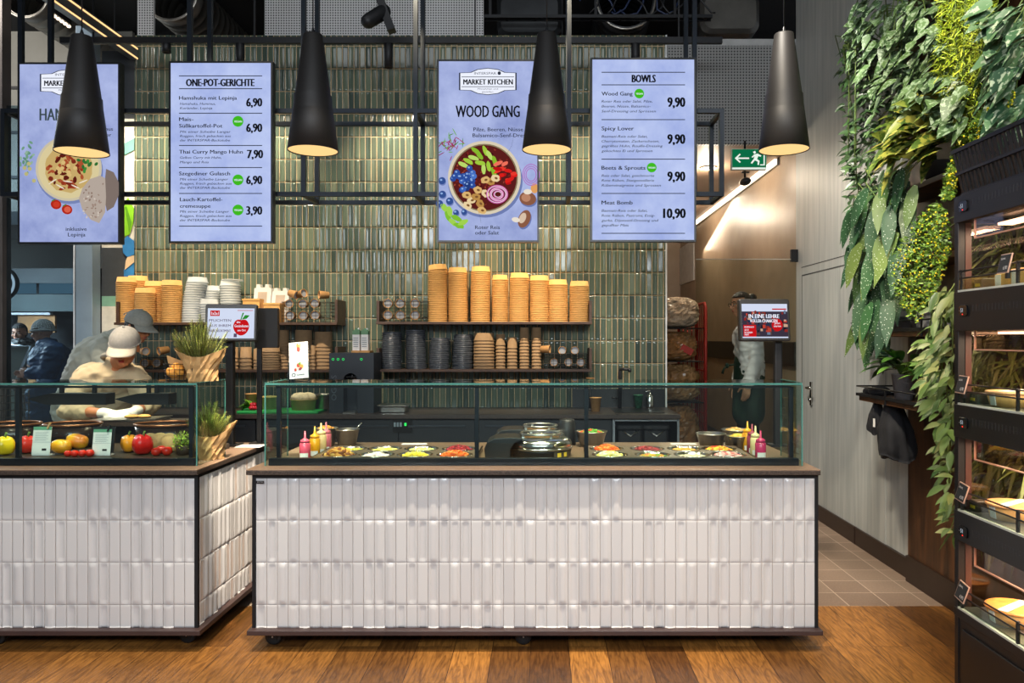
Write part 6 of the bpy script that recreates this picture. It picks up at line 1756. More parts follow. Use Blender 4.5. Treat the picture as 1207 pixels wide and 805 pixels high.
def face_details(parent, P, M, s=1.0, glasses=False, lipcol='#a8544a', browcol='#3a2a20'):
    e = MB(mat('eye white', '#e8e4de', .3)); k_ = mat('iris', '#2c2018', .2)
    for q in (-1, 1):
        e.use(mat('eye white', '#e8e4de', .3)).ball(P(q * .030, .078, .004), (.012 * s, .010 * s, .007 * s), M, 10, 8)
        e.use(k_).ball(P(q * .030, .0865, .004), (.0055 * s, .003 * s, .0055 * s), M, 8, 6)
    e.build('eyes', parent)
    b = MB(mat('brow ' + browcol, browcol, .8))
    for q in (-1, 1): b.tube([P(q * .014, .087, .026), P(q * .032, .084, .031), P(q * .050, .072, .026)], [.004 * s, .005 * s, .003 * s], 6)
    b.build('eyebrows', parent)
    l = MB(mat('lips ' + lipcol, lipcol, .45)); l.ball(P(0, .0885, -.054), (.020 * s, .006 * s, .005 * s), M, 12, 6).ball(P(0, .0875, -.063), (.017 * s, .006 * s, .006 * s), M, 12, 6); l.build('lips', parent)
    if glasses:
        g_ = MB(M_BLACK)
        for q in (-1, 1):
            g_.tube([P(q * .032 + .026 * cos(a), .100, .004 + .020 * sin(a)) for a in [i * pi / 8 for i in range(16)]], .0028, 5, closed=True)
            g_.tube([P(q * .058, .099, .008), P(q * .076, .06, .010), P(q * .080, -.01, .006)], .0028, 5)
        g_.tube([P(-.008, .101, .008), P(.008, .101, .008)], .0026, 5)
        g_.build('glasses', parent)
def hair_shell(parent, P, M, m, keep, grow=1.09, extra=None, name='hair'):
    b = MB(m); nu, nv = 26, 18; grid = {}
    for lay, g_ in enumerate((grow, 1.0)):
        for i in range(nv + 1):
            th = -pi / 2 + pi * i / nv
            for k in range(nu):
                a = 2 * pi * k / nu
                n = (cos(th) * cos(a), cos(th) * sin(a), sin(th))
                grid[lay, i, k] = (P(.076 * g_ * n[0], -.010 + .095 * g_ * n[1], .014 + .100 * g_ * n[2]), n)
    for i in range(nv):
        for k in range(nu):
            k2 = (k + 1) % nu
            n = grid[0, i, k][1]
            if keep(n):
                q = [grid[0, i, k][0], grid[0, i, k2][0], grid[0, i + 1, k2][0], grid[0, i + 1, k][0]]
                q2 = [grid[1, i, k][0], grid[1, i, k2][0], grid[1, i + 1, k2][0], grid[1, i + 1, k][0]]
                b.add(q + q2, [(0, 1, 2, 3), (0, 4, 5, 1), (1, 5, 6, 2), (2, 6, 7, 3), (3, 7, 4, 0)], True)
    if extra: extra(b)
    return b.build(name, parent)
def cap(parent, P, M, m, mb_, label=None, hole=False):
    b = MB(m); nu, nv = 32, 10
    rows_ = []
    for i in range(nv + 1):
        th = pi / 2 * i / nv
        rows_.append([P(.087 * cos(th) * cos(a), -.008 + .108 * cos(th) * sin(a), .030 + .100 * sin(th) ** .9) for a in [2 * pi * k / nu for k in range(nu)]])
    b.add([p for r_ in rows_ for p in r_], [(i * nu + k, i * nu + (k + 1) % nu, (i + 1) * nu + (k + 1) % nu, (i + 1) * nu + k) for i in range(nv) for k in range(nu)], True)
    b.ball(P(0, -.008, .131), .008)
    b.tube([P(.0865 * cos(a), -.008 + .1075 * sin(a), .030) for a in [2 * pi * k / nu for k in range(nu)]], .004, 6, closed=True)
    if hole:   # adjuster strap at the back
        b.use(mb_).tube([P(.05 * cos(a), -.112 + .004 * sin(a), .052 + .026 * sin(a)) for a in [i * pi / 8 for i in range(9)]], .004, 6)
    o = b.build('cap', parent)
    if label: o['label'] = label
    br = MB(mb_); rows_ = []
    for j in range(6):
        t_ = j / 5
        rows_.append([P((.084 + .010 * t_ * (1 - abs(sin(a)) * .2)) * sin(a), -.008 + .100 * cos(a) + .092 * t_ * max(0, cos(a)) ** .7, .034 - .020 * t_ - .022 * sin(a) ** 2 * (.3 + t_)) for a in [R(-68 + 136 * k / 16) for k in range(17)]])
    br.add([p for r_ in rows_ for p in r_], [(j * 17 + k, j * 17 + k + 1, (j + 1) * 17 + k + 1, (j + 1) * 17 + k) for j in range(5) for k in range(16)], True)
    bo = br.build('brim', o); so = bo.modifiers.new('t', 'SOLIDIFY'); so.thickness = .004
    return o
def hand(mb, wrist, d, back, thumb_side, curl=.5, s=1.0, grow=0.0):
    """wrist, finger direction d, back-of-hand normal, +1/-1 thumb side"""
    d = V(d).normalized(); n = V(back); n = (n - d * n.dot(d)).normalized(); a = d.cross(n) * thumb_side
    W = lambda x, y, z: V(wrist) + (a * x + d * y + n * z) * s
    g = grow
    for x in (-.026, -.009, .009, .026):
        mb.capsule(W(x * .75, .012, 0), W(x, .080, 0), (.015 + g) * s, (.0125 + g) * s, 10)
    for x, L, y0 in ((.030, .072, .085), (.010, .080, .090), (-.011, .074, .087), (-.030, .058, .078)):
        p = W(x, y0 - .008, 0); ang = 0; prev = p
        for k, (fr_, rr) in enumerate(((.45, .0088), (.31, .0080), (.24, .0070))):
            ang += curl * (.55, .75, .55)[k]
            q = prev + (d * cos(ang) - n * sin(ang)) * (L * fr_ * s)
            mb.capsule(prev, q, (rr + .0006 + g) * s, (rr + g) * s, 9); prev = q
    p = W(.030, .018, -.004); q = p + (a * .75 + d * .65 - n * .25).normalized() * .040 * s; q2 = q + (a * .3 + d * .9 - n * .35).normalized() * .034 * s
    mb.capsule(p, q, (.0135 + g) * s, (.0105 + g) * s, 9).capsule(q, q2, (.0100 + g) * s, (.0078 + g) * s, 9)
SKIN = lambda k, c: mat('skin ' + k, c, .5, 0, .06, 20)

def torso(mb, pel, chest, neck, sl, sr, hl, hr, g=0.0, thick=.105, wide=1.0):
    ax = (sr - sl).normalized(); hx = (hr - hl).normalized()
    for q in (-1, 1):
        mb.capsule(pel + hx * q * .065 * wide, chest + ax * q * .080 * wide, thick + .008 + g, thick + .016 + g, 16)
    mb.capsule(pel, chest, thick + .01 + g, thick + .02 + g, 16)
    mid = (sl + sr) / 2
    mb.capsule(chest, mid, thick + .005 + g, .072 + g, 16)
    mb.capsule(sl, sr, .050 + g, .050 + g, 14)
    for q in (sl, sr):
        mb.capsule(mid.lerp(neck, .55), q, .056 + g, .048 + g, 12); mb.capsule(chest + (q - mid) * .5, q.lerp(mid, .18), thick - .015 + g, .062 + g, 14)
    mb.capsule((sl + sr) / 2, neck, .070 + g, .056 + g, 14)
    mb.capsule(hl, hr, .095 + g, .095 + g, 14)

def person(label, J, headf, skin, base, jacket, trousers, head_up=(0, 0, 1), hands=(None, None), gloves=None, bare=0.0, hs=1.0, thick=.105, jg=.020, sleeve=1.0, name='person', jname='jacket', jlow=None):
    """J: joints. returns root, head mapping"""
    t = thing(name, label, 'person', base)
    b = MB(); P, M = head(b, J['head'], headf, head_up, hs)
    b.capsule(J['neck'], J['head'] - (V(headf).normalized() * .012) + V((0, 0, -.05)), .054, .052, 14)
    torso(b, J['pel'], J['chest'], J['neck'], J['sl'], J['sr'], J['hl'], J['hr'], thick=thick)
    for q in 'lr':
        chain(b, [J['s' + q], J['e' + q], J['w' + q]], [.050, .040, .027])
        chain(b, [J['h' + q], J['k' + q], J['a' + q]], [.088, .056, .038])
        b.capsule(J['a' + q] + V((0, 0, -.02)), J['a' + q] + J['toe'] * .16 + V((0, 0, -.045)), .036, .030)
        hd = hands[0 if q == 'l' else 1]
        if hd: hand(b, J['w' + q], *hd)
    remeshed('body', b, .0058, t, skin, 3)
    j = MB(); torso(j, J['pel'], J['chest'], J['neck'] - (J['neck'] - J['chest']) * .12, J['sl'], J['sr'], J['hl'], J['hr'], g=jg, thick=thick)
    if jlow:
        for q in 'lr': j.capsule(J['h' + q], J['h' + q] + (J['k' + q] - J['h' + q]) * jlow, .105 + jg * .6, .112 + jg * .6, 14)
    for q in 'lr':
        w_ = J['e' + q] + (J['w' + q] - J['e' + q]) * sleeve
        chain(j, [J['s' + q], J['e' + q], w_], [.064 + jg * .5, .056 + jg * .5, .046 + jg * .4])
    remeshed(jname, j, .011, t, jacket, 6, None, .010)
    tr_ = MB()
    tr_.capsule(J['hl'], J['hr'], .104, .104, 14).capsule(J['pel'], (J['hl'] + J['hr']) / 2, .11, .10)
    for q in 'lr': chain(tr_, [J['h' + q], J['k' + q], J['a' + q] + V((0, 0, .02))], [.102, .074, .058])
    remeshed('trousers', tr_, .014, t, trousers, 4)
    sh_ = MB(M_BLACK)
    for q in 'lr': sh_.capsule(J['a' + q] + V((0, 0, -.025)) - J['toe'] * .04, J['a' + q] + J['toe'] * .16 + V((0, 0, -.04)), .046, .040)
    for i, p in enumerate(sh_.v):
        sh_.v[i] = (p[0], p[1], max(p[2], base[2] + .001))
    sh_.build('shoes', t)
    if gloves:
        g_ = MB()
        for q, hd in zip('lr', hands):
            if hd:
                hand(g_, J['w' + q], *hd[:5], 1.0, .0028); d_ = (J['w' + q] - J['e' + q]).normalized()
                g_.capsule(J['w' + q] - d_ * .05, J['w' + q] + d_ * .02, .036, .032)
        remeshed('gloves', g_, .0050, t, gloves, 3)
    return t, P, M
def cloth_mat(key, c, c2, sc=5, bump=.9):
    m = mat(key, c, .8, 0, .10, 7, bump, sc)
    return m
M_SAGE = cloth_mat('sage work jacket', '#b9a785', None, 6)
M_SAGE2 = cloth_mat('grey green work jacket', '#a9ab9c', None, 6)
M_TROU = mat('dark trousers', '#1c1d20', .8, 0, .15, 9, .4, 12)
M_CAP = mat('grey cap cloth', '#93908a', .85, 0, .08, 60, .2, 160)
M_CAP_L = mat('pale cap brim', '#b0a797', .85, 0, .06, 60)
M_CAP2 = mat('grey green cap cloth', '#8b8d85', .85, 0, .08, 60, .2, 160)
# cook with the gloves
J = dict(head=S(147, 409, 4.78), neck=S(139, 427, 4.93), chest=S(128, 452, 5.05), pel=S(118, 494, 5.27), sl=S(101, 447, 4.93), sr=S(160, 445, 4.96),
         el=S(82, 483, 4.83), wl=S(127, 488, 4.63), er=S(176, 476, 4.92), wr=S(158, 486, 4.66))
hipc = J['pel']; J.update(hl=hipc + V((-.10, 0, -.04)), hr=hipc + V((.10, 0, -.04)), kl=V((hipc.x - .11, 5.2, .48)), kr=V((hipc.x + .11, 5.2, .48)), al=V((hipc.x - .11, 5.28, .085)), ar=V((hipc.x + .12, 5.28, .085)), toe=V((0, -1, 0)))
f1 = V((.20, -.91, -.40))
t, P, M = person('cook in a pale cap and gloves bending over the steel tray', J, f1, SKIN('tan', '#b9774e'), (hipc.x, 5.25, 0), M_SAGE, M_TROU,
                 head_up=(.05, 0, 1), hands=((V((.9, -.35, -.10)), V((-.1, -.5, .85)), 1, .5), (V((-.75, -.55, -.12)), V((.1, -.5, .85)), -1, .6)), gloves=mat('white gloves', '#e9e4da', .55, 0, .05, 30, .3, 60), sleeve=.42, jg=.016, thick=.108)
face_details(t, P, M, 1.0, lipcol='#b03a38')
hair_shell(t, P, M, mat('dark hair', '#1f1712', .6), lambda n: n[1] < -.1 and -.55 < n[2] < .5, 1.05)
cap(t, P, M, M_CAP, M_CAP_L, 'grey cap with a paler brim')
col_ = MB(mat('jacket collar', '#8f8c80', .8)); nk = J['neck']
col_.tube([nk + V((.078 * cos(a), -.02 + .072 * sin(a), .022 - .03 * sin(a + pi) * -1)) for a in [2 * pi * k / 20 for k in range(20)]], .014, 8, closed=True); col_.build('collar', t)
pn = MB(mat('pen', '#5a1d2a', .4)); 
for k in range(3):
    p = S(158 + k * 2.4, 449, 4.90); pn.use((mat('pen', '#5a1d2a', .4), M_WHITE, M_BLACK)[k]).tube([p, p + V((0, -.01, -.06))], .005, 6)
pn.build('pocket_pens', t)
# cook behind
J = dict(head=S(163, 385, 5.72), neck=S(141, 399, 5.82), chest=S(115, 425, 5.86), pel=S(97, 482, 5.90), sl=S(126, 405, 6.04), sr=S(121, 414, 5.68),
         el=S(150, 442, 6.10), wl=S(172, 470, 6.04), er=S(132, 452, 5.60), wr=S(164, 476, 5.64))
hipc = J['pel']; J.update(hl=hipc + V((.02, .10, -.04)), hr=hipc + V((.02, -.10, -.04)), kl=V((hipc.x + .05, 6.0, .5)), kr=V((hipc.x + .05, 5.80, .5)), al=V((hipc.x, 6.0, .085)), ar=V((hipc.x, 5.80, .085)), toe=V((1, -.1, 0)))
t, P, M = person('cook in a grey cap leaning down behind the gloved cook', J, V((.90, -.30, -.32)), SKIN('brown', '#9a6242'), (hipc.x, 5.90, 0), M_SAGE2, M_TROU,
                 hands=((V((.6, 0, -.8)), V((.6, .4, .5)), -1, .6), (V((.6, 0, -.8)), V((.6, -.4, .5)), 1, .6)), sleeve=.95, jg=.034, thick=.125)
face_details(t, P, M, lipcol='#8a4a3e')
hair_shell(t, P, M, mat('dark hair', '#1f1712', .6), lambda n: n[1] < .25 and -.5 < n[2] < .5, 1.05)
cap(t, P, M, M_CAP2, M_CAP2, None, True)
col_ = MB(mat('jacket collar pale', '#9da191', .8)); nk = J['neck']
col_.tube([nk + V((-.015 + .085 * cos(a), .085 * sin(a), .0 + .03 * -cos(a))) for a in [2 * pi * k / 20 for k in range(20)]], .020, 8, closed=True); col_.build('collar', t)
# woman in the corridor
YWm = 7.25
J = dict(head=S(873, 358.5, YWm), neck=S(880, 374, YWm), chest=S(881, 396, YWm), pel=S(884, 434, YWm), sl=S(888, 385, 7.10), sr=S(879, 384, 7.42),
         el=S(892, 424, 7.06), wl=S(881, 454, 7.02), er=S(876, 424, 7.48), wr=S(868, 452, 7.46))
hipc = J['pel']; J.update(hl=hipc + V((0, -.085, -.03)), hr=hipc + V((0, .085, -.03)), kl=V((hipc.x - .01, 7.17, .70)), kr=V((hipc.x - .03, 7.33, .70)), al=V((hipc.x + .02, 7.17, .285)), ar=V((hipc.x - .04, 7.33, .285)), toe=V((-1, 0, 0)))
M_SHIRT = cloth_mat('white shirt', '#c9c6cc', None, 7)
t, P, M = person('woman with dark hair and glasses in a white shirt and green apron', J, V((-1, -.22, -.10)), SKIN('fair', '#c98f72'), (hipc.x, YWm, .2), M_SHIRT, M_TROU, hands=((V((-.15, 0, -1)), V((0, -1, 0)), 1, .4), (V((-.15, 0, -1)), V((0, 1, 0)), -1, .4)), sleeve=.92, jg=.012, thick=.092, hs=.98, jname='shirt')
face_details(t, P, M, .98, glasses=True, browcol='#2a1a14')
hair_shell(t, P, M, mat('black hair', '#15100e', .45), lambda n: n[2] > .42 or n[1] < .12 + .3 * n[2], 1.10, lambda b: b.ball(P(0, -.125, .05), (.045, .045, .042)))
ap = MB()
ap.capsule(hipc + V((0, -.06, .06)), hipc + V((-.01, -.05, -.42)), .122, .135, 18).capsule(hipc + V((0, .06, .06)), hipc + V((-.01, .05, -.42)), .122, .135, 18).capsule(hipc + V((-.03, 0, .06)), hipc + V((-.04, 0, -.42)), .12, .13, 18)
o = remeshed('apron', ap, .014, t, mat('dark green apron', '#173028', .8, 0, .15, 8, .5, 10), 4, 'dark green waist apron'); 
kn = MB(mat('dark green apron', '#173028')); p = S(857, 431, 7.2); kn.ball(p, (.02, .02, .025)).tube([p, p + V((-.03, 0, -.03)), p + V((-.045, 0, -.075))], [.008, .01, .012], 6).tube([p, p + V((.06, -.02, .01))], .008, 6); kn.build('apron_tie', o)
# man outside in a beanie, second figure farther off
YM = 7.7
J = dict(head=S(50, 391, YM), neck=S(56, 407, YM), chest=S(60, 425, YM), pel=S(60, 468, YM), sl=S(64, 416, YM - .19), sr=S(58, 415, YM + .19), el=S(52, 446, YM - .24), wl=S(38, 440, YM - .25), er=S(48, 446, YM + .24), wr=S(36, 442, YM + .2))
hipc = J['pel']; J.update(hl=hipc + V((0, -.09, -.03)), hr=hipc + V((0, .09, -.03)), kl=V((hipc.x - .05, YM - .09, .48)), kr=V((hipc.x + .06, YM + .09, .48)), al=V((hipc.x, YM - .09, .085)), ar=V((hipc.x + .12, YM + .09, .085)), toe=V((-1, 0, 0)))
t, P, M = person('person in a grey beanie and navy padded jacket passing outside the window', J, V((-1, -.08, -.15)), SKIN('fair', '#c98f72'), (hipc.x, YM, 0), mat('navy padded jacket', '#1f3a5a', .55, 0, .2, 5, 1.0, 5), M_TROU, hands=((V((-1, 0, .1)), V((0, -1, 0)), 1, .5), (V((-1, 0, .1)), V((0, 1, 0)), -1, .5)), sleeve=.97, jg=.045, thick=.125, jlow=.35)
face_details(t, P, M)
bn = hair_shell(t, P, M, mat('grey knit', '#9a9690', .95, 0, .1, 80, .6, 120), lambda n: n[2] > .0 + .12 * n[1], 1.16, lambda b: b.tube([P(.088 * cos(a), -.010 + .110 * sin(a), .012 + .012 * sin(a)) for a in [2 * pi * k / 26 for k in range(26)]], .012, 7, closed=True), 'beanie')
YM = 9.6
J = dict(head=S(23, 392, YM), neck=S(24, 404, YM), chest=S(27, 412, YM), pel=S(28, 455, YM), sl=S(20, 409, YM - .12), sr=S(35, 408, YM + .1), el=S(16, 432, YM - .2), wl=S(22, 442, YM - .4), er=S(40, 432, YM), wr=S(36, 445, YM - .25))
hipc = J['pel']; J.update(hl=hipc + V((-.09, 0, -.03)), hr=hipc + V((.09, 0, -.03)), kl=V((hipc.x - .09, YM - .03, .48)), kr=V((hipc.x + .09, YM, .48)), al=V((hipc.x - .09, YM, .085)), ar=V((hipc.x + .09, YM, .085)), toe=V((0, -1, 0)))
M_PLAID = bpy.data.materials.new('plaid shirt'); M_PLAID.use_nodes = True
nt = M_PLAID.node_tree; ck = nt.nodes.new('ShaderNodeTexChecker'); tc = nt.nodes.new('ShaderNodeTexCoord'); ck.inputs['Scale'].default_value = 18; ck.inputs[1].default_value = lin('#2a2a2c'); ck.inputs[2].default_value = lin('#8a8a88'); nt.links.new(tc.outputs['Object'], ck.inputs[0]); nt.links.new(ck.outputs[0], nt.nodes['Principled BSDF'].inputs[0])
t, P, M = person('person in a checked shirt far off beyond the window', J, V((.1, -1, -.2)), SKIN('fair', '#c98f72'), (hipc.x, YM, 0), M_PLAID, M_TROU, hands=((V((0, -1, 0)), V((0, 0, 1)), 1, .5), (V((0, -1, 0)), V((0, 0, 1)), -1, .5)), jg=.02, jname='shirt')
face_details(t, P, M); hair_shell(t, P, M, mat('dark hair', '#1f1712', .6), lambda n: n[2] > .35 or n[1] < 0, 1.08)
# ================================================================== PLANT WALL
SHX = 2.0
def plant_shelf(label, z, yf, yn, x0=SHX, rail=False):
    t = thing('plant_shelf', label, 'shelf', (RX, (yf + yn) / 2, z), 'wooden plant shelves')
    MB(M_CLAD).box(x0, RX - .031, yn, yf, z - .030, z).build('board', t, bevel=.003)
    if rail:
        b = MB(M_BLACK_MET); b.box(x0 - .012, x0 - .002, yn, yf + .02, z + .0, z + .018); b.box(x0 - .012, RX - .032, yf + .008, yf + .018, z, z + .018)
        for q in (.25, .55, .8): b.box(x0 - .012, x0 - .004, yf + (yn - yf) * q - .006, yf + (yn - yf) * q + .006, z - .03, z + .06)
        b.tube([(x0 - .008, yn, z + .06), (x0 - .008, yf + .013, z + .06), (RX - .034, yf + .013, z + .06)], .005, 6); b.build('rail', t)
    return z
Z1 = plant_shelf('lowest wooden plant shelf with the dark garment hanging from it', 1.145, 4.86, 3.3, SHX, True)
Z2 = plant_shelf('wooden plant shelf carrying the grey pots under the yellow bush', 1.545, 4.95, 3.3, SHX, True)
Z3 = plant_shelf('wooden plant shelf behind the yellow dotted bush', 1.94, 4.62, 3.3, 2.04)
Z4 = plant_shelf('wooden plant shelf under the variegated plant', 2.35, 4.62, 2.4, 2.04)
Z5 = plant_shelf('wooden plant shelf above the variegated plant', 2.77, 4.62, 2.4, 2.04)
Z6 = plant_shelf('topmost wooden plant shelf among the leaves', 3.2, 4.9, 2.4, 2.04)

def in_poly(x, y, poly):
    c = False; n = len(poly)
    for i in range(n):
        (x0, y0), (x1, y1) = poly[i], poly[i - 1]
        if (y0 > y) != (y1 > y) and x < (x1 - x0) * (y - y0) / (y1 - y0) + x0: c = not c
    return c
def sample(poly, rr):
    xs, ys = [p[0] for p in poly], [p[1] for p in poly]
    while True:
        x, y = rr.uniform(min(xs), max(xs)), rr.uniform(min(ys), max(ys))
        if in_poly(x, y, poly): return x, y
def plant(label, poly, n, L, W, m, seed, xr=(1.88, 2.16), shape=0, droop=.3, fold=.25, dirz=(-.6, .3), spread=.9, pot=None, stems=8, nn=4, jit=.35, name='hanging_plant', facing=(-.55, -.45, .7), group=None, potm=None):
    """leaves filling the volume whose outline is poly (from the aisle), stems from a pot on a shelf"""
    rr = random.Random(seed); ctr = (sum(p[0] for p in poly) / len(poly), sum(p[1] for p in poly) / len(poly))
    pz, py = pot
    t = thing(name, label, 'plant', (2.16, py, pz), group)
    r = .075
    b = MB(potm or mat('dark pot', '#2b2724', .7)); b.lathe([(0, 0), (r * .75, 0), (r, .11), (r * 1.04, .115), (r * .95, .12), (r * .9, .10), (0, .10)], (2.16, py, pz + .0008), 20); b.build('pot', t)
    b = MB(m); pts = []
    for k in range(n):
        x, y = sample(poly, rr); q = SX(x, y, rr.uniform(*xr)); pts.append(q)
        d_ = V((-spread * rr.uniform(.2, 1), rr.uniform(-1, 1) * .9, rr.uniform(*dirz)))
        up = V(facing) + V((rr.uniform(-jit, jit), rr.uniform(-jit, jit), rr.uniform(-jit, jit)))
        s_ = rr.uniform(.7, 1.2)
        b.leaf(q, d_, up, L * s_, W * s_, droop, fold, nn, shape)
    b.build('foliage', t)
    st = MB(mat('green stem', '#55692f', .6)); o = V((2.16, py, pz + .11))
    for k in range(stems):
        e = pts[k * (len(pts) // stems)]; mid = V((1.95, (o.y + e.y) / 2, max(o.z, e.z) + .08))
        st.tube([o, o.lerp(mid, .6), mid, e.lerp(mid, .4), e], .0035, 5)
    st.build('stem', t)
    return t
M_VINE = island_mat('dark vine leaf', ['#24381f', '#314a28', '#3d5a32', '#1e2e19', '#587446'], .38, .5)
M_SILVER = island_mat('silver leaf', ['#37502f', '#55703f', '#2b4428', '#678452', '#46643a'], .42, .4, ('noise', '#8a9f80', 60, .42))
M_FEATHER = island_mat('feathery leaf', ['#7f9a1a', '#a4b822', '#5f7f18', '#c0c82e', '#4c6a14'], .55)
M_MARBLE = island_mat('marbled leaf', ['#4a6a48', '#35583c', '#66885e', '#2c4a36'], .42, .4, ('noise', '#a9b89a', 40, .40))
M_YELLOWV = island_mat('variegated yellow leaf', ['#7a8a34', '#aaa244', '#5f782e', '#bcb25c'], .45, .4, ('noise', '#41591f', 32, .46))
M_SPOT = island_mat('spotted leaf', ['#1d4424', '#2a562c', '#173820', '#5f7430', '#2f5a2a'], .55, .5, ('dot', '#b4bfae', 75, .17))
M_BUSH = island_mat('small bush leaf', ['#4f721e', '#67902a', '#3f5e18', '#84a834', '#385619'], .5)
M_BROAD = island_mat('broad glossy leaf', ['#3f6a2c', '#5a8a3a', '#2f5524', '#76a24a'], .3)
M_GRASSY = island_mat('blade leaf', ['#5f7438', '#7d8c4a', '#4c6030', '#989a5e'], .45)
# dark small leaved trailing plant at the end
plant('trailing vine with small dark leaves over the pale wall', [(996, 48), (1010, 30), (1040, 45), (1050, 110), (1046, 200), (1052, 290), (1020, 300), (1002, 235), (995, 180), (998, 150), (990, 85)], 620, .075, .030, M_VINE, 1, (1.94, 2.22), 0, .25, .3, (-.7, .5), pot=(Z6, 4.75), stems=16)
plant('silver green leaved climber, nearer the pale wall', [(1008, 0), (1112, 0), (1110, 60), (1108, 120), (1078, 140), (1040, 120), (1008, 90), (1002, 60)], 380, .088, .062, M_SILVER, 2, (1.84, 2.12), 1, .35, .2, (-.9, .1), pot=(Z6, 4.2), stems=10)
plant('feathery yellow green plant cascading between the broad leaves', [(1108, 0), (1178, 0), (1166, 45), (1158, 90), (1146, 150), (1134, 175), (1120, 130), (1104, 80), (1106, 40)], 2600, .040, .009, M_FEATHER, 3, (1.78, 2.08), 2, .2, .1, (-.8, .9), pot=(Z6, 3.75), stems=12, nn=2, jit=.8)
plant('marbled pale green climber, near the dark grille of the cooler', [(1158, 0), (1212, 0), (1214, 152), (1188, 150), (1172, 110), (1168, 85), (1172, 50), (1160, 20)], 120, .105, .072, M_MARBLE, 4, (1.68, 2.02), 1, .35, .2, (-.9, .0), pot=(Z5, 3.0), stems=8)
plant('climber with roundish green leaves above the yellow variegated plant', [(1072, 92), (1112, 88), (1140, 96), (1142, 150), (1128, 160), (1105, 130), (1075, 120)], 90, .085, .070, M_SILVER, 5, (1.76, 1.98), 1, .3, .2, (-.8, .1), pot=(Z5, 3.9), stems=6)
plant('variegated yellow plant on the shelf among darker leaves', [(1058, 150), (1080, 120), (1110, 112), (1134, 125), (1136, 150), (1112, 178), (1086, 192), (1056, 190), (1050, 172)], 110, .190, .056, M_YELLOWV, 6, (1.84, 2.08), 0, .45, .3, (-.35, .8), .9, pot=(Z4, 4.2), stems=10)
plant('spotted begonia with long hanging leaves at the end of the shelves', [(1002, 245), (1012, 225), (1040, 205), (1078, 190), (1084, 240), (1066, 285), (1056, 345), (1050, 385), (1012, 388), (1012, 330), (1006, 285)], 105, .19, .078, M_SPOT, 7, (1.88, 2.16), 0, .55, .22, (-1.6, -.5), .45, pot=(Z3, 4.5), stems=10, jit=.3, facing=(-.6, -.7, .25))
t = plant('bush dotted with tiny yellow flowers above the grey pot', [(1048, 318), (1062, 285), (1078, 262), (1104, 238), (1118, 250), (1124, 290), (1110, 335), (1092, 365), (1082, 382), (1062, 360), (1046, 340)], 2600, .024, .010, M_BUSH, 8, (1.82, 2.10), 0, .1, .1, (-.5, .8), pot=(Z2, 4.35), stems=10, nn=2, jit=.8, potm=mat('grey pot', '#6d6b68', .8, 0, .15, 10))
def dots(t, poly, n, seed, xr, size=.0046):
    rr = random.Random(seed); b = MB(island_mat('yellow blossom', ['#d8d21e', '#e8c81e', '#b8c41e'], .5))
    for k in range(n):
        x, y = sample(poly, rr); q = SX(x, y, rr.uniform(*xr))
        b.ball(q, size * rr.uniform(.7, 1.2), None, 6, 4)
    b.build('blossom', t)
dots(t, [(1048, 318), (1062, 285), (1078, 262), (1104, 238), (1118, 250), (1124, 290), (1110, 335), (1092, 365), (1082, 382), (1062, 360), (1046, 340)], 260, 3, (1.80, 1.92))
pl = [(1118, 200), (1128, 170), (1146, 145), (1170, 118), (1196, 108), (1196, 150), (1160, 165), (1130, 178), (1128, 232), (1112, 235)]
t = plant('yellow flowering bush behind the dark grille on top of the cooler', pl, 2300, .026, .010, M_BUSH, 9, (1.76, 2.04), 0, .1, .1, (-.5, .8), pot=(Z4, 3.5), stems=8, nn=2, jit=.8)
dots(t, pl, 240, 4, (1.74, 1.84))
M_GREYPOT = mat('grey clay pot', '#8a8a8c', .8, 0, .15, 14, .3)
def pot_plant(label, px, top, bot, wpx, X, leaf, seed):
    Y = X * FPX / (px - 640); c = V((X, Y, 0)); z0_ = EYE - (bot - 400) * Y / FPX; z1_ = EYE - (top - 400) * Y / FPX; r = wpx / 2 * Y / FPX
    z0_ = leaf[0] + .0008; z1_ = z0_ + (bot - top) * Y / FPX
    t = thing('potted_plant', label, 'plant', (X, Y, z0_)); h = z1_ - z0_
    MB(M_GREYPOT).lathe([(0, 0), (r * .72, 0), (r, h), (r * 1.02, h), (r * .93, h * .98), (r * .88, h * .85), (0, h * .85)], (X, Y, z0_), 24).build('pot', t)
    rr = random.Random(seed); b = MB(leaf[1]); st = MB(mat('green stem', '#55692f', .6))
    for k in range(leaf[2]):
        a = rr.uniform(0, 6.28); q = rr.uniform(.3, 1)
        d_ = V((-abs(cos(a)) * .8 + .1, sin(a) * .9, rr.uniform(.6, 1.5)))
        o = V((X + .02 * cos(a), Y + .02 * sin(a), z1_ - .01)); e = o + d_.normalized() * leaf[3] * q
        st.tube([o, o.lerp(e, .5) + V((0, 0, .02)), e], .003, 5)
        b.leaf(e, V((d_.x, d_.y, rr.uniform(-.1, .7))), (0, 0, 1), leaf[4] * rr.uniform(.7, 1.1), leaf[5] * rr.uniform(.8, 1.1), .35, .25, 5, 0)
    b.build('foliage', t); st.build('stem', t)
    return t
pot_plant('broad leaved plant in a grey pot above the hanging garment', 1066, 447, 477, 29, 2.13, (Z1, M_BROAD, 24, .13, .20, .065), 5)
pot_plant('lighter leaved plant in a grey pot, nearer the cooler', 1098, 455, 482, 26, 2.13, (Z1, island_mat('light glossy leaf', ['#6f9a3e', '#92b85a', '#5a8434'], .35), 26, .11, .13, .055), 6)
b = MB(M_GREYPOT); q = SX(1060, 388, 2.13); 
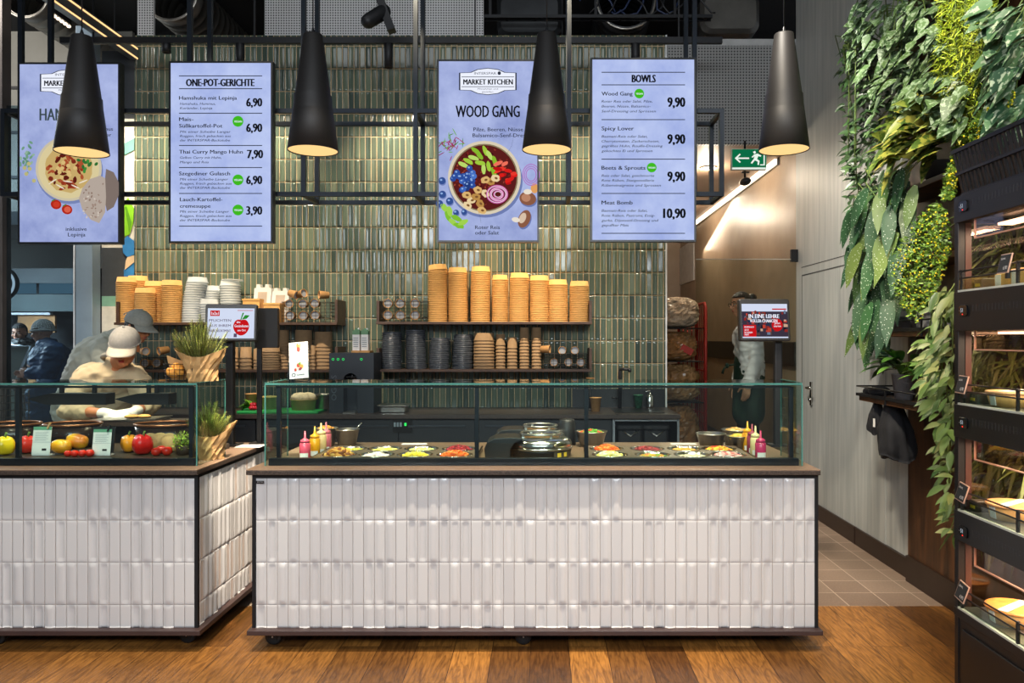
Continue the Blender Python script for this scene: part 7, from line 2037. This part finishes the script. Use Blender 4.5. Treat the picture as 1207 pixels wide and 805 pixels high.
t = thing('empty_pot', 'round grey pot under the hanging begonia leaves', 'pot', (2.13, q.y, Z2)); b.lathe([(0, 0), (.058, 0), (.07, .015), (.072, .09), (.068, .09), (.064, .02), (0, .02)], (2.13, q.y, Z2 + .0008), 24); b.build('pot', t); MB(mat('potting soil', '#2a1d14', .9)).lathe([(0, .075), (.066, .075), (.064, .03), (0, .03)], (2.13, q.y, Z2), 18).build('soil', t)
q = SX(1100, 388, 2.13); t = thing('planter_box', 'square grey planter box beside the yellow dotted bush', 'planter', (2.13, q.y, Z2)); b = MB(M_GREYPOT); b.rbox((2.13, q.y - .0, Z2 + .056), (.13, .13, .110), .01); b.build('box', t); MB(mat('potting soil', '#2a1d14', .9)).box(2.075, 2.185, q.y - .055, q.y + .055, Z2 + .1105, Z2 + .114).build('soil', t)
b = MB(M_BROAD); rr = random.Random(8)
for k in range(26): b.leaf((2.13, q.y + rr.uniform(-.05, .05), Z2 + .114), (rr.uniform(-1, .3), rr.uniform(-1, 1), rr.uniform(.1, .9)), (0, 0, 1), .07, .02, .3, .2, 4)
b.build('foliage', t)
plant('vine with pale edged leaves hanging in front of the dark wood beside the cooler', [(1092, 400), (1104, 345), (1116, 330), (1126, 345), (1126, 480), (1124, 560), (1126, 640), (1116, 610), (1108, 520), (1094, 470), (1086, 430)], 210, .080, .034, island_mat('pale edged vine leaf', ['#4a6a34', '#6f8a48', '#3a5a2a', '#a4ac6a'], .4), 10, (1.80, 2.06), 0, .35, .3, (-.8, .2), pot=(Z2, 3.72), stems=12)
plant('narrow bladed plant seen through the cooler from behind', [(1150, 255), (1215, 240), (1220, 380), (1210, 465), (1150, 460), (1145, 330)], 300, .17, .020, M_GRASSY, 11, (2.02, 2.20), 2, .5, .1, (-1.0, .4), pot=(Z3, 3.55), stems=10, nn=3)
plant('dark leaved plant seen low through the cooler from behind', [(1138, 500), (1215, 510), (1220, 640), (1140, 620)], 260, .15, .024, M_GRASSY, 12, (2.0, 2.18), 2, .5, .1, (-1.0, .4), pot=(Z1, 3.5), stems=8, nn=3)
# hanging garment
gc = SX(1054, 470, 2.06)
t = thing('dark_garment', 'dark garment hanging from the end of the lowest plant shelf', 'clothing', (2.03, gc.y, .75)); rr = random.Random(2)
def drape(b, cx_, cy_, z0_, z1_, wx, wy, seed, skew=0.0):
    n, mm = 30, 16; v = []
    for j in range(mm + 1):
        t_ = j / mm; z = z1_ + (z0_ - z1_) * t_
        for k in range(n):
            a = 2 * pi * k / n; fold = 1 + .22 * sin(3 * a + seed + 2.5 * t_) * t_ + .12 * sin(7 * a - 3 * t_ + seed) * (.3 + t_)
            q = (.55 + .5 * min(1, t_ * 2.2)) * (1 if t_ < .85 else 1 - (t_ - .85) * .8)
            v.append(V((cx_ + wx * q * fold * cos(a), cy_ + wy * q * fold * sin(a) + skew * t_, z + .02 * sin(2 * a + seed) * t_)))
    b.add(v, [(j * n + k, j * n + (k + 1) % n, (j + 1) * n + (k + 1) % n, (j + 1) * n + k) for j in range(mm) for k in range(n)] + [tuple(range(n)), tuple(range(mm * n, (mm + 1) * n))[::-1]], True)
b = MB(mat('black cloth', '#14151a', .9, 0, .2, 10, .6, 14)); drape(b, 2.08, gc.y + .05, .80, 1.1125, .085, .11, 1, -.02); b.build('garment_body', t)
b = MB(mat('black cloth', '#14151a')); drape(b, 2.05, gc.y + .20, .93, 1.1125, .04, .05, 3, .03); b.build('sleeve', t)
b = MB(mat('black cloth', '#14151a')); b.ball((2.06, gc.y + .20, 1.182), (.06, .09, .034)); b.ball((2.04, gc.y + .29, 1.175), (.04, .05, .028)); b.build('collar', t)
MB(M_WHITE).obox((1.985, gc.y + .10, 1.0), (.004, .02, .05)).build('tag', t)

# ================================================================== COOLER CABINET
CX = 1.715; CYF, CYN = 3.2, 2.30
zf = lambda py: EYE - (py - 400) * 3.2 / FPX
M_COOL = mat('cooler black', '#131315', .4, .1, .15, 8)
M_COOLIN = mat('cooler reddish side', '#4a2a22', .4, 0, .1, 6)
t = thing('food_cooler', 'black upright cabinet with four lit shelves of packed food', 'cabinet', (1.9, 2.75, 0))
b = MB(M_COOL)
b.box(CX + .0, CX + .03, CYF - .028, CYF, 0, zf(233)).box(2.06, 2.09, CYF - .03, CYF, 0, zf(233)).box(CX + .03, 2.06, CYF - .012, CYF, 0, zf(724)).box(CX + .03, 2.06, CYF - .012, CYF, zf(264), zf(233))
b.box(CX, CX + .03, CYN, CYN + .03, 0, zf(233)).box(2.06, 2.09, CYN, CYN + .03, 0, zf(233))
b.box(CX + .004, 2.09, CYN, CYF - .001, 0, zf(724)); b.box(2.075, 2.09, CYN, CYF, 0, zf(724))
b.build('carcass', t, bevel=.002)
MB(M_COOL).box(CX - .004, CX + .004, CYN + .05, CYF - .06, .08, zf(735)).build('base_panel', t, bevel=.003)
MB(M_COOLIN).box(CX + .03, CX + .055, CYF - .030, CYF - .006, zf(724), zf(264)).box(2.03, 2.06, CYF - .030, CYF - .006, zf(724), zf(264)).build('side_lining', t)
MB(glass_mat('cooler end glass', '#efe6da', .75, .10)).box(CX + .055, 2.03, CYF - .020, CYF - .014, zf(724), zf(264)).build('end_glass', t)
bands = [(233, 264), (345, 390), (476, 514), (600, 634), (714, 724)]
ctrl = [247, 367, 496, 621]
for k, (a_, b_) in enumerate(bands):
    m = MB(M_COOL); m.box(CX - .003, CX + .06, CYN, CYF - .0, zf(b_), zf(a_)).box(CX + .06, 2.075, CYN, CYF - .03, zf(b_) + (.0 if k else .02), zf(a_) - .01)
    o = m.build('shelf_band', t, bevel=.002)
    if k < 4:
        c_ = MB(mat('control panel', '#0a0a0c', .25)); zc = zf(ctrl[k]); c_.rbox((CX - .006, CYF - .080, zc), (.060, .044, .008), .010, Matrix(((0, 0, 1), (1, 0, 0), (0, 1, 0))))
        c_.use(emis('#ff3a30', 2)).box(CX - .0115, CX - .0105, CYF - .083, CYF - .078, zc - .017, zc - .013)
        c_.use(emis('#d8e4f0', .8)); text_into(c_, '51', 0, .016, 0, .017, 0, at=((CX - .0108, CYF - .066, zc - .006), (0, -1, 0), (0, 0, 1)))
        c_.use(M_WELL).box(CX - .0112, CX - .0102, CYF - .060, CYF - .056, zc - .002, zc + .002)
        c_.build('control_panel', o)
        h_ = MB(M_BLACK); 
        for i in range(24):
            for j in range(2):
                y = CYF - .13 - i * .022; h_.box(CX - .0036, CX - .0026, y - .012, y, zc + .012 - j * .014, zc + .020 - j * .014)
        h_.use(mat('vent rib', '#3a3a3e', .5));  # grey ribs beside the slots
        for i in range(24): y = CYF - .13 - i * .022; h_.box(CX - .0037, CX - .0030, y - .0135, y - .012, zc - .004, zc + .022)
        h_.build('vent', o)
shelf_tops = [345, 476, 600, 714]; comp_tops = [264, 390, 514, 634]
for k in range(4):
    zs, zt2 = zf(shelf_tops[k]), zf(comp_tops[k])
    MB(mat('deck steel', '#8d8782', .35, .7)).box(CX + .02, 2.07, CYN + .03, CYF - .03, zs + .0005, zs + .006).build('deck', t)
    g_ = MB(glass_mat('front lip glass', '#e2efe8', .8, .06)); g_.box(CX + .002, CX + .006, CYN + .03, CYF - .03, zs, zs + .055); o = g_.build('glass_lip', t)
    MB(mat('lip edge', '#c9cfc4', .3)).box(CX - .003, CX + .010, CYN + .03, CYF - .03, zs, zs + .008).build('glass_edge', o)
    r_ = MB(M_BLACK_MET)
    for q in (.055, .085): r_.tube([(CX + .004, CYN + .03, zs + q), (CX + .004, CYF - .03, zs + q)], .0035, 6)
    for y in (CYF - .05, CYF - .42): r_.box(CX, CX + .01, y - .005, y + .005, zs, zs + .09)
    r_.build('guard_rail', t)
    g_ = MB(glass_mat('cooler back glass', '#e6e0d6', .75, .06)); g_.box(2.066, 2.070, CYN + .03, CYF - .03, zs + .006, zt2); g_.build('back_glass', t)
    g_ = MB(glass_mat('hanging flap', '#f3e6dc', .8, .06)); g_.box(CX + .010, CX + .014, CYN + .03, CYF - .13, zt2 - .075, zt2); o = g_.build('front_flap', t)
    MB(mat('flap edge', '#c9977e', .35)).box(CX + .008, CX + .016, CYN + .03, CYF - .13, zt2 - .079, zt2 - .074).box(CX + .008, CX + .016, CYF - .133, CYF - .13, zt2 - .075, zt2).build('flap_edge', o)
    MB(emis('#ffd6b4', 5)).box(1.86, 1.92, CYN + .06, CYF - .06, zt2 - .014, zt2 - .004).build('strip_light', t)
    area_light('shelf_glow', (1.88, 2.75, zt2 - .02), (1.88, 2.75, 0), .06, 6, (1, .72, .48), .8).rotation_euler = (0, 0, 0)
# grille on the top
g_ = MB(M_COOL); zb2, zt3 = zf(232), zf(181)
for i in range(31):
    y = CYF - .02 - i * .028; g_.bar((CX + .03, y, zb2), (CX - .012, y, zt3), .014, .006, V((1, 0, 0)))
g_.bar((CX - .012, CYF - .005, zt3), (CX - .012, CYN, zt3), .016, .016); g_.bar((CX + .030, CYF - .005, zb2 + .005), (CX + .030, CYN, zb2 + .005), .014, .014); g_.bar((CX + .009, CYF - .005, (zb2 + zt3) / 2), (CX + .009, CYN, (zb2 + zt3) / 2), .020, .012)
g_.bar((CX - .012, CYF - .008, zt3), (2.05, CYF - .008, zt3), .014, .014)
for i in range(8): x = CX + .04 + i * .045; g_.bar((x, CYF - .008, zb2), (x, CYF - .008, zt3), .012, .005)
g_.build('top_grille', t)
# things in the cooler
def food_tub(y, k, label, r=.085, h=.055, X=1.84, lidc='#d88a4a'):
    z = zf(shelf_tops[k]) + .0065; o = thing('packed_bowl', label, 'bowl', (X, y, z), 'packed kraft bowls in the cabinet')
    MB(M_KRAFT2).lathe([(0, 0), (r * .85, 0), (r, h), (r * .97, h), (r * .82, .004), (0, .004)], (X, y, z), 30).build('tub', o)
    MB(mat('tub lid ' + lidc, lidc, .35, 0, .25, 30)).lathe([(0, h + .006), (r * .9, h + .004), (r * 1.03, h + .006), (r * 1.05, h), (r * 1.03, h - .004), (r, h - .002)], (X, y, z), 30).build('lid', o)
    b = MB(M_WHITE); M_ = Matrix.Rotation(R(35), 3, 'Z'); b.obox((X, y, z + h + .0075), (r * 1.9, .035, .002), M_); b.obox((X - r * .93, y - .01, z + h * .5), (.003, .035, h * .8), Matrix.Rotation(R(-8), 3, 'Y')); b.build('paper_band', o)
food_tub(3.0, 1, 'kraft bowl with a paper band on the cabinet shelf below the wooden boxes', .095, lidc='#d9b07a')
food_tub(3.0, 2, 'kraft bowl with a peach coloured lid on the third lit shelf', .095, lidc='#d9a06a')
food_tub(3.0, 3, 'kraft bowl with an orange lid on the bottom lit shelf', .098, lidc='#e09448')
for k, (y, sx, sy, h, lb) in enumerate(((2.99, .09, .10, .055, 'small pale wooden box on the top lit shelf, nearer the vine'), (2.86, .12, .11, .065, 'wooden box with a white band on the top lit shelf'))):
    z = zf(345) + .0065; o = thing('wooden_box', lb, 'box', (1.83, y, z), 'boxes on the top lit shelf'); MB(M_KRAFT2).rbox((1.83, y, z + h / 2), (sx, sy, h), .008).build('box_body', o); MB(M_WHITE).obox((1.83 - sx / 2 - .001, y + .02, z + h / 2), (.002, .035, h * .9)).build('paper_band', o)
for k, (y, kk, lb) in enumerate(((3.10, 0, 'small packed box at the back corner of the top lit shelf'), (3.135, 1, 'dark small box beside the price holder on the second lit shelf'), (3.135, 2, 'dark small box beside the price holder on the third lit shelf'))):
    z = zf(shelf_tops[kk]) + .0065; o = thing('small_box', lb, 'box', (1.80, y, z)); MB(mat('dark label box', '#3a3228', .4, 0, .3, 30)).rbox((1.80, y, z + .022), (.09, .055, .044), .005).build('box_body', o); MB(mat('yellow label', '#d8b82a', .5)).obox((1.754, y, z + .018), (.002, .03, .012)).build('label', o)
for k, (kk, y, tilt, lb) in enumerate(((0, 2.83, 0, 'black price holder on the top rail of the lit cabinet'), (1, 3.12, 2, 'black price holder on the second lit shelf'), (2, 3.12, 8, 'black price holder on the third lit shelf'), (3, 3.12, 10, 'black price holder on the bottom lit shelf'))):
    zs = zf(shelf_tops[kk]); c = V((CX - .012, y, zs + .085)); o = thing('price_holder', lb, 'sign', c, 'price holders on the lit shelves'); M_ = Matrix.Rotation(R(tilt), 3, 'X') @ Matrix.Rotation(R(14), 3, 'Y')
    MB(mat('holder frame', '#c9a48e', .3)).obox(c, (.004, .068, .074), M_).build('frame', o)
    f_ = M_ @ V((-1, 0, 0)); b = MB(mat('chalk black', '#232526', .6)); b.obox(c + f_ * .003, (.002, .060, .066), M_); b.build('card', o)
    b = MB(M_WHITE); text_into(b, 'BOWL', 0, .026, 0, .008, 0, at=(c + f_ * .0045 + M_ @ V((0, .022, .014)), M_ @ V((0, -1, 0)), M_ @ V((0, 0, 1)))); text_into(b, '6,90', 0, .024, 0, .014, 0, at=(c + f_ * .0045 + M_ @ V((0, -.002, -.024)), M_ @ V((0, -1, 0)), M_ @ V((0, 0, 1)))); b.build('print', o)
    MB(M_BLACK).obox((CX - .002, y, zs + .055), (.012, .014, .05)).build('clip', o)

# ================================================================== CORRIDOR
YE = 6.80
a, b_ = S(862.5, 175.5, YE), S(903.5, 200, YE)
t = thing('exit_sign', 'green exit sign with white arrow and running figure', 'sign', ((a.x + b_.x) / 2, YE, a.z))
MB(mat('sign housing', '#c9cec8', .4)).box(a.x, b_.x, YE, YE + .04, b_.z, a.z).box(a.x + .1, b_.x - .1, YE + .04, BACK, a.z - .04, a.z - .01).build('housing', t)
MB(emis('#0e7a4e', .75)).box(a.x + .004, b_.x - .004, YE - .003, YE, b_.z + .022, a.z - .004).build('face', t)
MB(emis('#e6f2e8', 1.0)).box(a.x + .004, b_.x - .004, YE - .003, YE, b_.z + .004, b_.z + .018).build('strip', t)
d = MB(emis('#e6f2e8', 1.0)); E = lambda pts: d.add([S(x, y, YE - .005) for x, y in pts], [tuple(range(len(pts)))], False)
E([(866, 186.5), (872, 181), (873.2, 182.2), (869.6, 185.6), (883, 185.6), (883, 187.4), (869.6, 187.4), (873.2, 190.8), (872, 192)])
E([(887.5, 179), (890, 177.8), (891.2, 180), (889, 181.5)]); E([(889, 182), (893, 181), (897.5, 183.4), (896.6, 184.8), (893.8, 184), (892.4, 187.4), (895.4, 189.6), (894.6, 194.4), (892.8, 194.4), (893.2, 190.6), (889.8, 189), (886.6, 193), (884.8, 192.2), (888.6, 187), (889.2, 184.2), (887.4, 185.8), (885.8, 185.2)])
E([(897, 179.5), (901.5, 179.5), (901.5, 195), (896, 195), (896, 193.6), (900, 193.6), (900, 181), (897, 181)])
d.build('pictogram', t)
t = thing('ceiling_camera', 'small dark camera on a bracket below the exit sign', 'camera', S(878, 210, 6.9)); p = S(878, 212, 6.9); q = S(874, 203, 6.9)
MB(M_BLACK).tube([V((p.x, 6.9, CZ + .01)), V((p.x, 6.9, p.z))], .010, 8).tube([V((q.x, 6.9, q.z)), V((p.x + .04, 6.9, q.z))], .009, 6).build('bracket', t)
MB(M_BLACK).ball(p + V((0, -.02, -.02)), (.05, .07, .035), Matrix.Rotation(R(-12), 3, 'Y')).build('head', t)
# roll cage
t = thing('roll_cage', 'red roll cage loaded with bags in the corridor', 'trolley', (1.5, 8.3, .2)); M_REDT = mat('red tube', '#a82a24', .4, .2, .1, 8)
cx0, cx1, cy0, cy1, cz0, cz1 = 1.16, S(826, 0, 8.25).x, 8.0, 8.5, .32, S(0, 358, 8.2).z
b = MB(M_REDT); r_ = .016
for y in (cy0, cy1): 
    pass
for x, ya, yb in ((cx1, cy0, cy1),):
    b.tube([(x, cy0, cz0), (x, cy0, cz1 - .05), (x, cy0 + .05, cz1), (x, cy1 - .05, cz1), (x, cy1, cz1 - .05), (x, cy1, cz0)], r_, 8)
xb0 = S(800, 0, 8.5).x
b.tube([(xb0, cy1, cz0), (xb0, cy1, cz1 - .06), (xb0 + .05, cy1, cz1 - .01), (cx1, cy1, cz1 - .01)], r_, 8)
for i in range(1, 5): y = cy0 + (cy1 - cy0) * i / 5; b.tube([(cx1, y, cz0), (cx1, y, cz1)], .006, 6)
for i in range(1, 4): x = xb0 + (cx1 - xb0) * i / 4; b.tube([(x, cy1, cz0), (x, cy1, cz1 - .01)], .006, 6)
for z in (cz0 + .4, cz0 + .85, cz0 + 1.3): b.tube([(cx1, cy0, z), (cx1, cy1, z), (cx0, cy1, z)], .008, 6)
b.tube([(cx0, cy1, cz0), (cx0, cy1, cz1 - .01)], r_, 8); b.tube([(cx0, cy0, cz0), (cx1, cy0, cz0)], r_, 8); b.tube([(cx0, cy1, cz0), (cx1, cy1, cz0)], r_, 8)
b.build('cage_frame', t)
decks = (cz0, cz0 + .52, cz0 + .95, cz0 + 1.30)
MB(M_BLACK_MET).box(cx0 - .01, cx1, cy0, cy1, cz0 - .02, cz0).build('deck', t)
for k, z in enumerate(decks[1:]):
    MB(M_WIRE).box(cx0, cx1 - .01, cy0 + .02, cy1 - .02, z - .008, z).build('deck', t)
for x in (cx0 + .05, cx1 - .05):
    for y in (cy0 + .06, cy1 - .06):
        b = MB(M_CAST); b.lathe([(.01, -.015), (.05, -.015), (.05, .015), (.01, .015)], (x, y, .2505), 16, Matrix.Rotation(R(90), 3, 'X')); o = b.build('wheel', t)
        MB(M_BLACK_MET).box(x - .015, x + .015, y - .02, y + .02, .25, cz0 - .02).build('fork', o)
def bag(c, rad, m, label, seed):
    b = MB(m); nu, nv = 48, 30; v = []
    for i in range(nv + 1):
        th = -pi / 2 + pi * i / nv
        for k in range(nu):
            a = 2 * pi * k / nu; ct, st_ = abs(cos(th)) ** .55, (abs(sin(th)) ** .8) * (1 if th > 0 else -1)
            n = V((ct * cos(a), ct * sin(a), st_)); p = n * 3 + V((seed * 7, 0, 0))
            q = 1 + .30 * (.5 - abs(noise.noise(p))) + .16 * (.5 - abs(noise.noise(p * 3)))
            v.append((c[0] + rad[0] * n.x * q * .93, c[1] + rad[1] * n.y * q * .93, c[2] + rad[2] * n.z * (q if n.z > -.5 else 1)))
    b.add(v, [(i * nu + k, i * nu + (k + 1) % nu, (i + 1) * nu + (k + 1) % nu, (i + 1) * nu + k) for i in range(nv) for k in range(nu)], False)
    tag(b.build('plastic_bag'), label, 'bag', 'bags in the roll cage')
M_BAGP = mat('clear bag with rolls', '#c0b09a', .22, 0, .3, 16, .8, 14); M_BAGB = mat('brown bag', '#9a7248', .3, 0, .35, 12, .8, 14); M_BAGD = mat('bag of loaves', '#a8845a', .22, 0, .45, 9, .9, 12)
cm_ = (cx0 + cx1) / 2
bag((cm_ + .0, 8.22, decks[3] + .152), (.22, .17, .15), M_BAGP, 'pale plastic bag on the top level of the roll cage', 1)
bag((cm_ - .02, 8.22, decks[2] + .142), (.22, .17, .14), M_BAGB, 'brown bag with a red print on the second level of the roll cage', 2)
bag((cm_ + .01, 8.22, decks[1] + .182), (.22, .17, .18), M_BAGD, 'clear bag of loaves in the middle of the roll cage', 3)
bag((cm_ + .0, 8.22, decks[0] + .222), (.22, .17, .22), M_BAGB, 'brown bag at the bottom of the roll cage', 4)
o = MB(mat('red print', '#b02a1c', .5)); o.obox((cm_ + .08, 8.045, decks[2] + .12), (.13, .012, .07), Matrix.Rotation(R(28), 3, 'Y')); tag(o.build('red_label'), 'red label stuck on the brown bag in the roll cage', 'label')
# pale slab on the corridor wall, imitating a reflection in the glass
p0, p1 = SX(789, 300, 2.3), SX(818, 330, 2.3)
b = MB(mat('poster white', '#d2d4d6', .4)); b.box(2.296, 2.306, p1.y, p0.y, p1.z + .0, p0.z - .02); tag(b.build('reflection_patch'), 'pale painted reflection on the corridor wall high above the roll cage', 'reflection_patch')

# ================================================================== CEILING SERVICES
def duct(px, py, r, y0, y1, m, label, ringm=None, tx=0):
    c0 = S(px, py, y0); t = thing('air_duct', label, 'duct', c0); Mx = Matrix.Rotation(R(-90), 3, 'X')
    b = MB(m); L = y1 - y0
    prof_ = []
    n = int(L / .12)
    for i in range(n + 1):
        q = L * i / n; prof_ += [(r, q - .01), (r + .006, q), (r, q + .01)] if 0 < i < n else [(r, q)]
    b.lathe([(r - .02, 0)] + prof_, c0, 36, Mx); b.build('pipe', t)
    b = MB(M_BLACK_MET); 
    for y in (y0 + .3, y1 - .3): b.box(c0.x - .008, c0.x + .008, y - .008, y + .008, c0.z + r - .01, 4.95)
    b.build('hanger', t)
    MB(mat('duct ring', '#b9b4aa', .3, .8)).tube([(c0.x + r * cos(a_), y0, c0.z + r * sin(a_)) for a_ in [2 * pi * k / 32 for k in range(32)]], .010, 6, closed=True).build('end_ring', t)
M_DUCT = mat('galvanised duct', '#77746e', .35, .8, .2, 5); M_DUCTD = mat('dark duct', '#2e3032', .45, .5, .3, 4)
duct(738, 0, .27, 7.15, 9.1, M_DUCTD, 'round spiral duct above the bowls price screen')
duct(200, -8, .26, 7.25, 9.1, M_DUCT, 'round grey duct above the soup price screen')
duct(30, -6, .22, 7.4, 9.1, M_DUCT, 'round grey duct near the window over the first menu screen')
for px0, px1, py, m, lb in ((586, 662, 42, M_DUCTD, 'lagged square duct above the bowl picture screen'), (826, 896, 38, M_DUCT, 'pale square duct above the corridor mouth')):
    a, b_ = S(px0, 0, 7.3), S(px1, py, 7.3); t = thing('air_duct', lb, 'duct', ((a.x + b_.x) / 2, 7.3, b_.z))
    c = V(((a.x + b_.x) / 2, 8.2, (b_.z + 4.8) / 2)); b = MB(m); b.rbox(c, (b_.x - a.x, 4.8 - b_.z, 1.8), .09, Matrix.Rotation(R(90), 3, 'X'), 6); b.build('pipe', t)
    b = MB(M_BLACK_MET)
    for y in (7.6, 8.8):
        for x in (a.x - .012, b_.x + .012): b.box(x - .008, x + .008, y - .01, y + .01, b_.z - .02, 4.95)
        b.box(a.x - .02, b_.x + .02, y - .01, y + .01, b_.z - .03, b_.z - .0)
    b.build('hanger', t)
# cables and trays in the void
t = thing('cable_tray', 'dark cable tray with loose cables in the void over the tiles', 'cable tray', (0, 7.4, 4.55)); b = MB(M_BLACK_MET)
zc = S(0, 22, 7.06).z
b.box(S(560, 0, 7.4).x, S(830, 0, 7.4).x, 7.035, 7.055, zc, zc + .03).box(S(560, 0, 7.4).x, S(830, 0, 7.4).x, 7.105, 7.125, zc, zc + .03)
for i in range(9): x = S(566 + i * 32, 0, 7.4).x; b.box(x, x + .02, 7.04, 7.12, zc, zc + .012)
for x in (S(700, 0, 7.3).x, S(790, 0, 7.3).x, S(580, 0, 7.3).x): b.box(x - .012, x + .012, 7.04, 7.06, zc, 4.95)
b.build('tray', t); rr = random.Random(6)
for k in range(9):
    x = S(rr.uniform(668, 800), 0, 7.2).x; b = MB(mat('cable blue', '#1c2a4a', .5) if k % 2 else M_BLACK); pts = [V((x + i * .06 + rr.uniform(-.03, .03), 7.05 + .015 * (k % 4), zc + .2 - .16 * sin(i * .7 + k))) for i in range(7)]
    b.tube(pts, .009, 6); b.build('cable', t)
# light lines and spot bar over the window side
t = thing('linear_light', 'long silver ceiling light with two bright edges over the window side', 'ceiling light', (-3.68, 6.2, 4.08))
MB(mat('silver profile', '#8d9094', .3, .8)).box(-3.72, -3.655, 5.3, 6.92, 4.02, 4.14).build('profile', t)
MB(emis('#ffc888', 1.6)).box(-3.655, -3.650, 5.3, 6.92, 4.024, 4.036).box(-3.655, -3.650, 5.3, 6.92, 4.112, 4.124).build('diffuser', t)
MB(M_BLACK).box(-3.69, -3.68, 5.7, 5.71, 4.14, 4.95).box(-3.69, -3.68, 6.6, 6.61, 4.14, 4.95).build('hanger', t)
t = thing('spot_bar', 'short bar of six small bright spots over the window', 'ceiling light', S(70, 23, 7.1)); a, b_ = S(60, 16, 6.95), S(81, 31, 7.25)
MB(M_BLACK).bar(a + V((0, 0, .035)), b_ + V((0, 0, .035)), .05, .05).box((a.x + b_.x) / 2 - .01, (a.x + b_.x) / 2 + .01, 7.09, 7.11, (a.z + b_.z) / 2 + .05, 4.95).build('housing', t)
b = MB(emis('#ffe8c8', 3))
for k in range(6): b.ball(a.lerp(b_, k / 5), (.018, .018, .014), None, 10, 6)
b.build('lens', t)

# ================================================================== HALL BEYOND THE WINDOW
t = thing('round_sign', 'round dark sign with a white ring at the edge of the window', 'sign', S(4, 334.5, 7.2)); c = S(2, 334.5, 7.2); Mx = Matrix.Rotation(R(90), 3, 'X')
MB(M_BLACK).lathe([(0, -.02), (.155, -.02), (.155, .02), (0, .02)], c, 36, Mx).box(c.x - .02, c.x + .02, 7.19, 7.21, c.z + .15, 2.63).build('disc', t)
b = MB(emis('#e6eef8', 1.1)); b.lathe([(.118, .0205), (.140, .0205), (.140, .026), (.118, .026)], c, 40, Mx, closed=True); text_into(b, 'E', 6, 10.5, 338, 7, 7.172); b.build('ring', t)
tr_ = MB(emis('#7fa6bc', .55)); Yh = 10.8
for x0, x1 in ((14, 40), (46, 88)): a, b_ = S(x0, 334, Yh), S(x1, 346, Yh); tr_.box(a.x, b_.x, Yh, Yh + .05, b_.z, a.z)
struct(tr_.build('window_2'))
hm = MB(mat('hall green grey', '#3f4f50', .6, 0, .2, 2)); a, b_ = S(-30, 347, Yh), S(110, 367, Yh); hm.box(a.x, b_.x, Yh, Yh + .05, b_.z, a.z)
hm.use(mat('hall white strip', '#c9ccd2', .5)); a, b_ = S(-30, 368.5, Yh), S(60, 371, Yh); hm.box(a.x, b_.x, Yh - .02, Yh + .05, b_.z, a.z)
hm.use(mat('hall warm wall', '#a8743c', .6, 0, .4, 4)); a, b_ = S(18, 371.5, Yh), S(62, 392, Yh); hm.box(a.x, b_.x, Yh + .05, Yh + .09, b_.z, a.z)
hm.use(mat('hall grey mass', '#4b5052', .6, 0, .3, 2)); a, b_ = S(-40, 286, Yh), S(110, 333, Yh); hm.box(a.x, b_.x, Yh + .1, Yh + .12, b_.z, a.z)
struct(hm.build('trim_3'))
area_light('hall_beyond_fill', (-7.8, 8.9, 2.55), (-6.2, 9.4, .8), 1.2, 500, (.9, .95, 1), 1.2)  # added fill out of view, lifts the dark hall
t = thing('escalator_side', 'pale panelled escalator side with a metal handrail outside the window', 'escalator', (-5.3, 8.2, 0)); Yq = 8.3
b = MB(mat('escalator panel', '#7d8076', .5, 0, .1, 4)); a = S(6, 409, Yq); d_ = S(36, 409, Yq); e = S(18, 452, Yq)
b.prism([(a.x - .4, 0), (e.x, 0), (e.x, e.z), (d_.x, d_.z), (a.x - .4, d_.z)], (0, Yq, 0), (1, 0, 0), (0, 0, 1), (0, .1, 0)); b.build('side_panel', t)
MB(mat('steel rail', '#b9bcc0', .3, .8)).tube([S(15, 460, Yq - .03), S(37, 408, Yq - .03), S(8, 407.5, Yq - .03)], .022, 8).build('handrail', t)
area_light('window_fill', (-6.5, 7.2, 3.6), (-5.2, 7.6, 1.0), 1.6, 90, (.75, .88, 1))  # added bluish fill behind the window, no daylight source there
